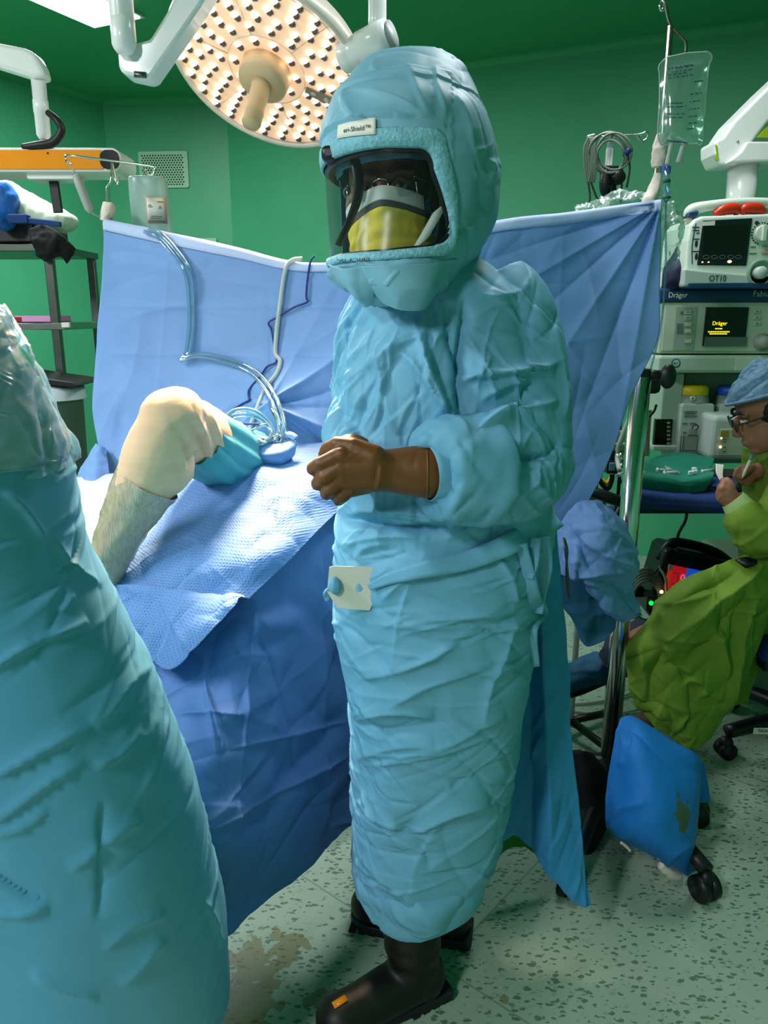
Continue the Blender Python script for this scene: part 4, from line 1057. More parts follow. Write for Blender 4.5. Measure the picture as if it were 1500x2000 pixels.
# sleeve cuffs
def tube_g(pts, m=64, n=40): return MB().tube([P(x, y, Y) for x, y, Y, r_ in pts], [r_ for *_, r_ in pts], m, n=n, cap=False)
cf = relief(tube_g([(950, 921, 1.33, .080), (932, 920, 1.32, .097), (900, 919, 1.303, .090), (866, 918, 1.286, .085), (850, 919, 1.277, .080), (843, 920, 1.273, .062), (840, 921, 1.271, .045)]), [lambda V, N: crumple(V, 14, 3, 2)*.006, lambda V, N: creases(V, N, 44, 15, L=(.03, .09), A=(.003, .008), W=(.002, .008))], .004)
part('sleeve_cuff', cf, 'gown_blue', gown, solid=.0012)
part('inner_cuff', relief(tube_g([(866, 918, 1.285, .058), (846, 920, 1.274, .053), (832, 922, 1.268, .0465)], 40, 16), [lambda V, N: crumple(V, 40, 3, 2)*.003]), 'gown_blue', gown, solid=.001)
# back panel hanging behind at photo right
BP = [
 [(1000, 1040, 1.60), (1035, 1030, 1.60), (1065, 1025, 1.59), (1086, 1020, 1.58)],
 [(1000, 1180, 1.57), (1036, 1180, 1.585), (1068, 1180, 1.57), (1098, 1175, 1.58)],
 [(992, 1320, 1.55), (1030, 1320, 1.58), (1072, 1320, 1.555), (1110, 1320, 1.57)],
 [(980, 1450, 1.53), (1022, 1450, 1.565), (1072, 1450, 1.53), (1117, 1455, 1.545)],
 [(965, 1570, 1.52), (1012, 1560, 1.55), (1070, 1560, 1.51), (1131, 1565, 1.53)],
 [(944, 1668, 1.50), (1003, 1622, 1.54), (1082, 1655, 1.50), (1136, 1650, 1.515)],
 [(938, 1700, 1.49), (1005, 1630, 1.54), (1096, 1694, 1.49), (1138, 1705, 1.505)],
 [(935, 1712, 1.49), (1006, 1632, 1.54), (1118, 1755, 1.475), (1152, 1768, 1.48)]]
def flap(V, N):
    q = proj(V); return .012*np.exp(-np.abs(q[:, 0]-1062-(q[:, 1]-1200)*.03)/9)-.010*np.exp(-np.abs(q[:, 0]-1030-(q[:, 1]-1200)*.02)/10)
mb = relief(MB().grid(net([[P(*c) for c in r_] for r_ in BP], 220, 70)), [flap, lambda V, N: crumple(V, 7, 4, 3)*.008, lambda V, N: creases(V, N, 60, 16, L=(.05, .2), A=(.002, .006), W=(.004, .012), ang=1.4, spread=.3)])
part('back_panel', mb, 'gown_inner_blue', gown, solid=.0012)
# belt and hanging ties
def ribbon(pts, w, n=60, twist=None):
    p = catmull(np.array([P(*q) for q in pts]), n); t_ = np.gradient(p, axis=0)
    view = p-np.array([0, 0, CZ]); rows = []
    for k in range(n):
        s = nrm(np.cross(t_[k], view[k])); ww = np.interp(k/(n-1), np.linspace(0, 1, len(w)), w)
        rows.append([p[k]+s*ww*q_ for q_ in (-.5, -.25, 0, .25, .5)])
    return MB().grid(np.array(rows))
# lift belt points to the gown's front surface
gV = gown_m.verts(); gQ = proj(gV); gN = normals(gV, gown_m.F); fr_ = np.nonzero(gN[:, 1] < .1)[0]
def on_gown(px, py, off=.008):
    d2 = (gQ[fr_, 0]-px)**2+(gQ[fr_, 1]-py)**2
    k = fr_[np.argsort(d2)[:14]]; y = np.quantile(gV[k, 1], .1)
    return (px, py, y-off)
part('belt', relief(ribbon([on_gown(x, y) for x, y in ((722, 1147), (760, 1130), (830, 1112), (900, 1098), (960, 1078), (1010, 1055))]+[(1050, 1034, 1.44), (1086, 1008, 1.52)], [.012, .022, .030, .034, .036, .040, .046, .05]), [lambda V, N: crumple(V, 20, 3, 2)*.004]), 'gown_blue', gown, solid=.0015)
for pts, w in (([on_gown(x, y, .012) for x, y, _ in ((1018, 1062, 1.42), (1030, 1110, 1.42), (1044, 1170, 1.43), (1056, 1195, 1.45), (1040, 1230, 1.45), (1048, 1300, 1.45))], (.02, .022, .026, .03, .02, .012)),
               ([on_gown(x, y, .016) for x, y, _ in ((1060, 1045, 1.45), (1064, 1110, 1.45), (1056, 1160, 1.45), (1050, 1198, 1.45))], (.03, .028, .022, .02)),
               ([on_gown(x, y, .014) for x, y, _ in ((1046, 1050, 1.44), (1042, 1100, 1.45), (1034, 1130, 1.46))], (.02, .018, .012))):
    part('belt_tie', relief(ribbon(pts, w), [lambda V, N: crumple(V, 16, 6, 2)*.006]), 'gown_blue', gown, solid=.0015)
# belt card
k0 = on_gown(690, 1142, .012); yc = k0[2]
o0 = P(640, 1185, yc)
pxc = [(644, 1104), (652, 1102), (728, 1104), (731, 1120), (728, 1130), (735, 1150), (728, 1172), (722, 1185), (660, 1180), (645, 1158), (640, 1150)]
pc = [P(x, y, yc-(.010 if x < 700 else 0)) for x, y in pxc]
o0 = np.array([pc[0][0], yc, pc[0][2]])
hole = lambda cx, cy, r_, n=16: [(cx+r_*math.cos(a), cy+r_*.8*math.sin(a)) for a in np.linspace(0, 2*PI, n, endpoint=False)]
bm = bmesh.new()
outer = [bm.verts.new((P(x, y, yc)[0], yc-.014-(y-1140)*.0001, P(x, y, yc)[2])) for x, y in pxc]
hv = [bm.verts.new((P(x, y, yc)[0], yc-.014-(y-1140)*.0001, P(x, y, yc)[2])) for x, y in [(695, 1140), (699, 1135), (704, 1135), (707, 1141), (711, 1145), (706, 1151), (700, 1152), (695, 1148)]]
es = [bm.edges.new((outer[k], outer[(k+1) % len(outer)])) for k in range(len(outer))]+[bm.edges.new((hv[k], hv[(k+1) % len(hv)])) for k in range(len(hv))]
bmesh.ops.triangle_fill(bm, use_beauty=True, edges=es)
bm.verts.index_update()
card = MB().add(np.array([v.co[:] for v in bm.verts]), [[v.index for v in f.verts] for f in bm.faces]); bm.free()
cardo = part('belt_card', card, 'card_white', gown, smooth=False, solid=.0018)
fp = [P(x, y, yc-.016) for x, y in ((722, 1185), (728, 1172), (735, 1155), (737, 1176))]
part('folded_corner', MB().add(np.array(fp), [[0, 1, 2, 3]]), 'card_white', cardo, smooth=False, solid=.0015)
mb = MB().ell(P(655, 1144, yc-.018), (.012, .012, .017)).tube([P(650, 1140, yc-.015), P(642, 1150, yc-.012), P(636, 1160, yc-.005), P(640, 1174, yc-.004)], [.008, .007, .007, .004], 10, flat=.5)
part('tie_tab', relief(fuse(mb, .003, 3), [lambda V, N: crumple(V, 50, 2, 2)*.003]), 'gown_blue', gown)

# ---- head
EY = P(748, 366, 1.435)
RH = np.array(Euler((math.radians(-4), math.radians(-6), math.radians(-9)), 'XYZ').to_matrix())
EO = np.array([0, -.078, 0])
def H(p): return (np.asarray(p, float)-EO) @ RH.T+EY
def Hmb(mb): out = MB(); out.add(H(mb.verts()), mb.F); return out
mb = MB()
mb.ell((0, .022, .040), (.076, .094, .092)).ell((0, -.020, -.055), (.058, .066, .072)).ell((0, -.052, -.098), (.030, .028, .022))
mb.capsule((0, -.084, .004), (0, -.108, -.040), .009, .013).ell((.011, -.098, -.044), (.010, .010, .009)).ell((-.011, -.098, -.044), (.010, .010, .009))
mb.capsule((-.048, -.062, .021), (-.012, -.077, .018), .010, .010).capsule((.048, -.062, .021), (.012, -.077, .018), .010, .010)
mb.ell((.040, -.055, -.036), (.022, .022, .024)).ell((-.040, -.055, -.036), (.022, .022, .024))
mb.ell((0, -.080, -.078), (.024, .013, .007)).ell((0, -.079, -.088), (.022, .013, .007))
for s in (-1, 1): mb.ell((s*.079, .018, -.012), (.009, .018, .030))
mb.capsule((0, .03, -.06), (0, .045, -.20), .056, .062)
hb = Hmb(mb)
# torso, hips, legs and arms below the gown
shL, shR = P(960, 600, 1.54), P(752, 600, 1.54)
hb.capsule(H((0, .045, -.17)), H((0, .05, -.22)), .062, .075)
mid = (shL+shR)/2
hb.capsule(shL+np.array([-.05, .02, -.02]), shR+np.array([.04, .02, -.02]), .075, .065)
hb.capsule(mid+np.array([0, .02, -.10]), mid+np.array([0, .02, -.42]), .12, .11)
hb.capsule(mid+np.array([-.05, .02, -.55]), mid+np.array([.05, .02, -.55]), .115, .115)
kf = np.array([.085, 1.395, .45]); kb_ = np.array([.135, 1.505, .45])
hb.capsule(mid+np.array([.02, -.04, -.62]), kf, .085, .055); hb.capsule(mid+np.array([.05, .06, -.62]), kb_, .085, .055)
hb.capsule(kf, (.062, 1.365, .10), .05, .036); hb.capsule(kb_, (.15, 1.525, .10), .05, .036)
hb.capsule((.062, 1.362, .06), (-.08, 1.28, .035), .034, .022); hb.capsule((.15, 1.525, .06), (-.02, 1.56, .035), .034, .022)
el = P(1012, 885, 1.43); wl = P(748, 920, 1.268)
hb.capsule(shL, el, .05, .04).capsule(el, wl, .038, .026)
er = P(702, 800, 1.53); wr = P(685, 905, 1.37)
hb.capsule(shR, er, .04, .036).capsule(er, wr, .034, .026)
hb.ell(P(690, 922, 1.262), (.03, .015, .03)).ell(P(672, 918, 1.31), (.026, .02, .03)).capsule(wl, P(690, 922, 1.262), .024, .02).capsule(wr, P(672, 918, 1.31), .024, .02)
part('body', fuse(hb, .005, 4), 'skin_dark', surgeon)
for s in (-1, 1):
    e = part('eye', Hmb(MB().ell((s*.031, -.0735, -.001), (.0125, .0115, .0085), None, 20, 12)), 'eye_white', surgeon)
    part('iris', Hmb(MB().ell((s*.031+.002, -.0838, 0), (.0052, .002, .0052), None, 14, 8)), 'iris_dark', e)
    part('eyelid', Hmb(MB().tube([(s*.031-.015, -.077, -.001), (s*.031, -.0865, .0078), (s*.031+.015, -.077, 0)], [.003, .0045, .003], 10)), 'skin_dark', surgeon)
    part('eyebrow', Hmb(MB().tube([(s*.012, -.0880, .022), (s*.032, -.083, .029), (s*.05, -.068, .025)], [.004, .0045, .002], 8)), 'hair_black', surgeon)
part('forehead_mark', Hmb(MB().ell((-.036, -.074, .034), (.005, .004, .009), None, 12, 8)), 'forehead_red', surgeon, label='red mark on the forehead')
# glasses
gl = thing('tmp', 'x', 'x'); bpy.data.objects.remove(gl)
mb = MB()
gm = part('eyeglasses', Hmb(MB().tube([(-.012, -.107, .004), (0, -.110, .007), (.012, -.107, .004)], .0014, 8).tube([(-.058, -.098, .006), (-.074, -.06, .006), (-.080, .0, .004)], .0014, 8).tube([(.058, -.098, .006), (.074, -.06, .006), (.080, .0, .004)], .0014, 8).tube([(-.013, -.107, .006), (-.014, -.106, -.02)], .0012, 8).tube([(.060, -.097, .010), (.061, -.097, -.022)], .0014, 8).tube([(.013, -.107, .006), (.014, -.106, -.016)], .0012, 8).tube([(-.060, -.097, .008), (-.061, -.097, -.022)], .0012, 8)), 'chrome', surgeon)
for s in (-1, 1):
    part('lens', Hmb(MB().prism(rrect(-.024, -.020, .024, .016, .008), (s*.036, -.104+.002, -.004), nrm((1, s*.18, 0)), (0, 0, 1), (0, .0015, 0))), 'lens_film', gm, smooth=False)
# mask: pleated yellow with white top strip and grey nose band
def mask_patch(z0, z1, a0, a1, off, nv=24, nu=60, pleat=0.):
    g = []
    for v in np.linspace(0, 1, nv):
        z = z0+(z1-z0)*v; row = []
        for a in np.linspace(a0, a1, nu):
            zz = z-.020*abs(math.sin(a))**1.5*(1 if z > -.06 else max(0, 1-(-.06-z)/.05))
            fx = .074-.10*max(0, -z-.075); fy = .094+.018*math.exp(-(a/.42)**2)*math.exp(-((z+.045)/.045)**2)-.25*max(0, -z-.095)
            o_ = off+pleat*math.sin(v*PI*6+.3*math.sin(a*2))*.5
            row.append((math.sin(a)*(fx+o_), -math.cos(a)*(fy+o_)+.004*abs(a), zz))
        g.append(row)
    return Hmb(MB().grid(np.array(g)))
mk = part('face_mask', relief(mask_patch(-.036, -.128, -1.35, 1.25, .008, 40, 80, .0022), [lambda V, N: crumple(V, 30, 3, 2)*.0015]), 'mask_yellow', surgeon, solid=.001)
part('grey_band', mask_patch(-.026, -.040, -1.35, 1.1, .0098, 6), 'mask_grey', mk, solid=.001)
part('white_strip', mask_patch(-.004, -.029, -1.2, .95, .010, 8), 'mask_white', mk, solid=.001)
part('ear_loop', Hmb(MB().tube([(.062, -.055, -.04), (.074, -.03, -.02), (.084, .005, .0)], .0035, 8).tube([(.062, -.05, -.095), (.078, -.02, -.06), (.084, .01, -.03)], .0035, 8)), 'cap_blue', mk)
# bouffant cap
g = []
for v in np.linspace(.02, 1, 40):
    row = []
    for a in np.linspace(0, 2*PI, 90, endpoint=False):
        th = v*(1.50-.16*math.cos(a)) if True else 0
        fr2 = -math.sin(a)
        th = v*(1.60+.37*max(0, -fr2))
        row.append((.094*math.sin(th)*math.cos(a), .022+.114*math.sin(th)*math.sin(a), .044+.106*math.cos(th)))
    g.append(row)
cp = relief(Hmb(MB().grid(np.array(g), wrap=True)), [lambda V, N: crumple(V, 26, 7, 3)*.007, lambda V, N: creases(V, N, 60, 4, L=(.02, .07), A=(.001, .004), W=(.002, .006))])
part('bouffant_cap', cp, 'cap_blue', surgeon, solid=.001)
rim = [(.094*math.cos(a), .022+.112*math.sin(a), .056+(.016 if math.sin(a) < 0 else -.04)*abs(math.sin(a))) for a in np.linspace(0, 2*PI, 40)]

# ---- hood
HR = [(112, 775, 835, 1.55, .03, .05), (120, 728, 878, 1.55, .07, .09), (140, 700, 904, 1.545, .10, .12), (170, 678, 918, 1.54, .13, .15), (205, 660, 932, 1.535, .155, .165), (240, 646, 948, 1.53, .18, .18),
      (275, 636, 960, 1.53, .195, .19), (320, 632, 969, 1.53, .205, .20), (380, 634, 971, 1.53, .205, .20), (430, 637, 964, 1.53, .20, .19), (470, 640, 948, 1.52, .195, .18), (505, 642, 928, 1.51, .19, .16),
      (530, 652, 905, 1.50, .185, .14), (560, 680, 880, 1.48, .175, .11), (585, 712, 850, 1.47, .125, .09), (600, 730, 836, 1.47, .08, .08)]
HRa = np.array(HR, float); NHR = 200
HRD = catmull(HRa, NHR)
def hood_pt(th, s, off=0.):
    """th: 0 = photo right, -90 deg = towards camera; s in 0..1 down the hood"""
    th = np.asarray(th, float); s = np.asarray(s, float)
    f = np.clip(s, 0, 1)*(NHR-1); i = np.minimum(f.astype(int), NHR-2); k = (f-i)[..., None]
    r_ = HRD[i]*(1-k)+HRD[i+1]*k
    py, L_, R_, Ya, rf, rb = [r_[..., q] for q in range(6)]
    v = (1000-py)/FPX; d = CP+v*SP; sc = Ya/d/FPX
    cx = ((L_+R_)/2-750)*sc; rx_ = (R_-L_)/2*sc; z = CZ+(-SP+v*CP)/d*Ya
    cs, sn2 = np.cos(th), np.sin(th)
    x = np.sign(cs)*np.abs(cs)**.92*(rx_+off); y = np.sign(sn2)*np.abs(sn2)**.92
    y = np.where(y < 0, y*(rf+off), y*(rb+off))
    return np.stack([cx+x, Ya+y, z], -1)
def hood_uv(px, py, it=40):
    """(th,s) on the camera side that projects to the pixel"""
    th, s = -PI/2, .5
    for _ in range(it):
        q = proj(hood_pt(th, s)); e = np.array([px, py])-q
        J = np.stack([(proj(hood_pt(th+1e-3, s))-q)/1e-3, (proj(hood_pt(th, s+1e-3))-q)/1e-3], 1)
        try: st2 = np.linalg.solve(J, e)
        except Exception: break
        st2 = np.clip(st2, -.2, .2); th = float(np.clip(th+st2[0]*.8, -PI+.02, -.02)); s = float(np.clip(s+st2[1]*.8, 0, 1))
    return th, s
W_TR, W_BR, W_TM, W_BM = hood_uv(853, 281), hood_uv(874, 484), hood_uv(745, 279), hood_uv(750, 495)
TL_ = -PI-.62                       # the window wraps round past the left silhouette
def win_top(th): return np.interp(th, [TL_, W_TM[0], W_TR[0]], [W_TM[1]+.012, W_TM[1], W_TR[1]])
def win_bot(th): return np.interp(th, [TL_, W_BM[0], W_BR[0]], [W_BM[1]+.010, W_BM[1], W_BR[1]])
def win_right(s): return W_TR[0]+(W_BR[0]-W_TR[0])*np.clip((s-W_TR[1])/(W_BR[1]-W_TR[1]), 0, 1)
nth, ns = 260, 230
TH = np.linspace(-PI-1.3, PI-1.3, nth, endpoint=False); SS = np.linspace(0, 1, ns)
TG, SG = np.meshgrid(TH, SS)
G = hood_pt(TG, SG)
inside = (TG > TL_) & (TG < win_right(SG)) & (SG > win_top(TG)) & (SG < win_bot(TG))
hm = MB().grid(G, wrap=True)
ins = inside.reshape(-1)
hm.F = [f for f in hm.F if not all(ins[i] for i in f)]+[list(range(nth))]
HL = [(682, 180, 695, 250, 5, .012), (690, 175, 840, 232, 7, .010), (780, 125, 850, 240, 6, .006), (640, 252, 800, 232, 7, .010), (800, 232, 900, 250, 7, -.006), (852, 130, 862, 245, 6, .008), (880, 180, 945, 330, 7, .010), (905, 260, 960, 420, 8, -.008), (955, 310, 962, 360, 6, .010), (930, 350, 955, 340, 6, .006), (895, 460, 965, 380, 8, -.010), (730, 120, 740, 145, 5, .008), (720, 575, 790, 540, 6, .008), (660, 530, 720, 590, 8, -.008), (880, 420, 935, 445, 7, .006), (770, 510, 870, 520, 6, .004), (660, 520, 760, 515, 6, .004)]
def hood_field(V, N):
    edge = np.exp(-np.abs(np.hypot(0, 0)))*0
    w = np.ones(len(V)); tt, s3 = TG.reshape(-1)[:len(V)], SG.reshape(-1)[:len(V)]
    near = (tt > TL_-.1) & (tt < win_right(s3)+.11) & (s3 > win_top(tt)-.062) & (s3 < win_bot(tt)+.04)
    h = crumple(V, 7, 61, 2)*.0035+pixel_folds(HL, V, N)*.5+creases(V, N, 60, 33, L=(.03, .14), A=(.001, .004), W=(.002, .008))
    return np.where(near, h*.15, h)
hood = part('hood', relief(hm, [hood_field], .002), 'hood_blue', surgeon, solid=.0012)
# visor pane
nt_, ns_ = 110, 50
tt = np.linspace(TL_-.02, 0, nt_); g = []
for b_ in np.linspace(-.03, 1.03, ns_):
    row = []
    for a_ in np.linspace(0, 1, nt_):
        smid = W_TR[1]+(W_BR[1]-W_TR[1])*b_
        thx = (TL_-.03)+(win_right(smid)+.03-(TL_-.03))*a_
        s_ = win_top(thx)+(win_bot(thx)-win_top(thx))*b_
        row.append(hood_pt(thx, s_, -.003))
    g.append(row)
visor = part('visor', MB().grid(np.array(g)), 'visor_film', surgeon)
# window outline, rounded at the right corners
def outline(grow_t, grow_s, n=220):
    pts = []
    rc = .16
    tr, br = W_TR[0]+grow_t, W_BR[0]+grow_t
    for a_ in np.linspace(0, 1, 80):
        th = TL_+(tr-.12-TL_)*a_; pts.append((th, float(win_top(min(th, W_TR[0])))-grow_s))
    for a_ in np.linspace(0, 1, 16)[1:]:
        x = a_*PI/2; s0 = float(win_top(W_TR[0]))-grow_s; pts.append((tr-.12+.12*math.sin(x), s0+.035*(1-math.cos(x))))
    s0 = float(win_top(W_TR[0]))-grow_s+.035; s1 = float(win_bot(W_BR[0]))+grow_s-.035
    for a_ in np.linspace(0, 1, 40)[1:]: pts.append((tr+(br-tr)*a_, s0+(s1-s0)*a_))
    for a_ in np.linspace(0, 1, 16)[1:]:
        x = a_*PI/2; pts.append((br-.12*(1-math.cos(x)), s1+.035*math.sin(x)))
    for a_ in np.linspace(0, 1, 80)[1:]:
        th = br-.12+(TL_-(br-.12))*a_; pts.append((th, float(win_bot(min(th, W_BR[0])))+grow_s))
    return pts
rows = []
for gt, gs, off in ((-.035, -.010, -.001), (-.02, -.006, .004), (.03, .012, .0065), (.085, .030, .0065), (.10, .035, .003)):
    rows.append([hood_pt(a_, b_, off) for a_, b_ in outline(gt, gs)])
m_trim = mat('visor_trim', (122, 180, 196), rough=.75, bump=.9, bscale=160, var=.22, vscale=110, bdist=.003)
part('visor_trim', MB().grid(np.array(rows)), m_trim, hood, solid=.001)
# black inner seal just inside the window
rows = []
for gt, gs, off in ((.02, .006, -.005), (-.05, -.014, -.006), (-.06, -.018, -.010)):
    rows.append([hood_pt(a_, b_, off) for a_, b_ in outline(gt, gs)])
part('visor_seal', MB().grid(np.array(rows)), 'black_plastic', visor, solid=.001)
# label above the visor
u0, u1 = hood_uv(664, 268), hood_uv(736, 262)
lb, rb_ = hood_uv(666, 276), hood_uv(738, 268)
gl_ = np.array([[hood_pt(lb[0]+(rb_[0]-lb[0])*a_, lb[1]+(rb_[1]-lb[1])*a_-.004-.045*(b_), .0085) for a_ in np.linspace(0, 1, 16)] for b_ in (0, .33, .66, 1)])
lab = part('hood_label', MB().grid(gl_), 'label_white', hood, solid=.0006)
o_ = gl_[1, 4]; xd = gl_[1, 15]-gl_[1, 4]; yd = gl_[3, 8]-gl_[0, 8]
ll = np.linalg.norm(xd)
tm = text_mb('eri-Shield\u2122', 1., (0, 0, 0), (1, 0, 0), (0, 1, 0), 0); tv_ = tm.verts(); wd = tv_[:, 0].max()
# wrap the words round the hood
f = tv_[:, 0]/wd; hgt = np.linalg.norm(yd)*.42
pos = np.stack([np.interp(.20+.68*f, np.linspace(0, 1, 16), gl_[1, :, q]) for q in range(3)], -1)+nrm(yd)*tv_[:, 1:2]*hgt-nrm(yd)*.002
pos[:, 1] -= .0022
part('label_print', MB().add(pos, tm.F), 'print_dark', lab, smooth=False, solid=.0003)
# faint mirrored print below the visor
u = hood_uv(729, 514); w2 = hood_uv(672, 517)
tm = text_mb('ERICA SPC', 1., (0, 0, 0), (1, 0, 0), (0, 1, 0), 0); tv_ = tm.verts(); wd = tv_[:, 0].max(); f = tv_[:, 0]/wd
thv = u[0]+(w2[0]-u[0])*f; sv = u[1]+(w2[1]-u[1])*f-.026*tv_[:, 1]-.006
part('mirrored_print', MB().add(hood_pt(thv, sv, .0125), tm.F), 'print_dark', hood, smooth=False, solid=.0003)
# bib tails under the visor
def bib(pts, seed):
    g = net([[P(*c) for c in r_] for r_ in pts], 50, 50)
    return relief(MB().grid(g), [lambda V, N: crumple(V, 9, seed, 2)*.006])
part('bib', bib([[(706, 520, 1.315), (760, 518, 1.30), (830, 515, 1.31), (892, 505, 1.36)], [(718, 552, 1.32), (770, 556, 1.295), (835, 556, 1.305), (868, 548, 1.36)], [(730, 572, 1.325), (778, 584, 1.30), (832, 584, 1.31), (848, 572, 1.36)], [(748, 592, 1.33), (784, 606, 1.31), (824, 606, 1.315), (836, 590, 1.36)]], 5), 'hood_blue', hood, solid=.001)
part('bib', bib([[(642, 516, 1.39), (672, 524, 1.33), (705, 522, 1.318), (740, 522, 1.312)], [(658, 540, 1.39), (680, 552, 1.335), (706, 556, 1.325), (732, 556, 1.32)], [(682, 566, 1.385), (694, 580, 1.345), (710, 582, 1.335), (730, 574, 1.33)], [(706, 594, 1.375), (711, 600, 1.36), (720, 598, 1.35), (732, 590, 1.345)]], 8), 'hood_blue', hood, solid=.001)
# helmet inside
hmesh = []
for v in np.linspace(.02, 1, 24):
    row = []
    for a in np.linspace(0, 2*PI, 60, endpoint=False):
        th = v*(1.30+.5*max(0, math.sin(a))); row.append((.104*math.sin(th)*math.cos(a), .030+.142*math.sin(th)*math.sin(a), .085+.105*math.cos(th)))
    hmesh.append(row)
hel = part('helmet', Hmb(MB().grid(np.array(hmesh), wrap=True)), 'black_plastic', surgeon, solid=.006)
part('front_housing', Hmb(MB().box((-.072, -.108, .056), (.044, .04, .026))), 'black_plastic', hel, bevel=.008)
strut = [hood_pt(*hood_uv(x, y), -o_) for x, y, o_ in ((662, 298, .03), (672, 330, .03), (676, 375, .028), (664, 425, .022), (648, 478, .012))]
part('strut', MB().tube(strut, [.010, .011, .010, .008, .008], 12, flat=.5), 'black_plastic', hel)
part('side_panel', Hmb(MB().grid(net([[(.10, -.10, .09), (.125, -.02, .09), (.11, .08, .09)], [(.105, -.09, 0), (.135, -.01, 0), (.115, .08, 0)], [(.085, -.09, -.10), (.115, -.01, -.10), (.10, .08, -.1)], [(.05, -.08, -.15), (.08, 0, -.15), (.08, .08, -.15)]], 20, 20))), 'black_cloth', hel, solid=.003)
pp = [hood_pt(*hood_uv(x, y), -.02) for x, y in ((872, 398), (846, 440), (822, 478))]
part('grey_strap', MB().grid(np.array([[p+np.array([-.014, 0, -.012]), p+np.array([.016, .004, .012])] for p in catmull(pp, 20)])), 'mask_white', hel, solid=.002)

# ---- gloves
def digit(mb, pts, r):
    p = [P(x, y, Y) for x, y, Y in pts]
    for k in range(len(p)-1): mb.capsule(p[k], p[k+1], r[k], r[k+1], 14)
gl = MB()
W_ = P(748, 920, 1.266)
gl.tube([P(858, 921, 1.283), P(834, 922, 1.272), P(800, 920, 1.27), P(760, 919, 1.266), P(728, 918, 1.258)], [.0425, .0425, .040, .0345, .036], 28, n=28, flat=1.05)
gl.capsule(P(725, 900, 1.256), P(672, 892, 1.246), .026, .0175); gl.capsule(P(725, 930, 1.258), P(672, 938, 1.246), .027, .0175)
gl.capsule(P(720, 915, 1.254), P(668, 915, 1.243), .028, .018)
gl.capsule(P(715, 945, 1.262), P(682, 955, 1.254), .018, .015)
digit(gl, [(665, 890, 1.244), (628, 906, 1.240), (612, 915, 1.258), (630, 924, 1.285)], [.0155, .0128, .0118, .0105])
digit(gl, [(662, 914, 1.242), (634, 932, 1.236), (621, 944, 1.256), (640, 946, 1.285)], [.0158, .0130, .0118, .0105])
digit(gl, [(667, 936, 1.244), (646, 954, 1.240), (638, 964, 1.258), (655, 960, 1.285)], [.0150, .0125, .0115, .010])
digit(gl, [(680, 955, 1.252), (667, 969, 1.248), (662, 976, 1.264), (676, 968, 1.288)], [.0138, .0118, .0108, .0095])
digit(gl, [(728, 895, 1.25), (690, 874, 1.252), (660, 868, 1.262), (640, 876, 1.282), (632, 888, 1.296)], [.024, .0165, .0135, .012, .010])
for (x, y, Y) in ((667, 890, 1.240), (664, 914, 1.238), (668, 936, 1.240), (680, 955, 1.248)): gl.ell(P(x, y, Y), (.0145, .0125, .0145))
glm = fuse(gl, .0022, 5)
glm = relief(glm, [lambda V, N: creases(V, N, 26, 3, L=(.008, .03), A=(.0005, .0014), W=(.001, .003)), lambda V, N: crumple(V, 30, 4, 2)*.0006])
lg = part('glove', glm, 'glove_latex', surgeon, label='brown glove of the hand in front with fingers curled around the other')
part('glove_cuff_roll', MB().tube([P(833, 922, 1.272)+.0425*np.array([0, math.cos(a), math.sin(a)*1.02]) for a in np.linspace(0, 2*PI, 40)], .0022, 8, smooth=False), 'glove_latex', lg)
gr = MB()
gr.tube([P(690, 885, 1.375), P(684, 900, 1.345), P(676, 908, 1.325)], [.040, .036, .034], 24, n=12)
gr.capsule(P(676, 905, 1.325), P(655, 905, 1.295), .026, .018); gr.capsule(P(678, 928, 1.325), P(658, 935, 1.295), .026, .018)
digit(gr, [(652, 898, 1.294), (634, 897, 1.29), (640, 906, 1.312), (658, 908, 1.318)], [.0145, .0125, .0115, .010])
digit(gr, [(652, 914, 1.294), (632, 914, 1.288), (638, 922, 1.312), (656, 922, 1.318)], [.0145, .0125, .0115, .010])
digit(gr, [(655, 930, 1.296), (638, 932, 1.29), (644, 938, 1.312), (660, 936, 1.318)], [.014, .012, .011, .0095])
digit(gr, [(660, 944, 1.30), (648, 948, 1.295), (652, 952, 1.312), (664, 948, 1.318)], [.013, .0115, .0105, .009])
digit(gr, [(680, 898, 1.33), (668, 880, 1.31), (652, 876, 1.298), (640, 884, 1.30)], [.02, .014, .0125, .0105])
part('glove', fuse(gr, .0024, 4), 'glove_latex', surgeon, label='brown glove of the hand tucked behind')

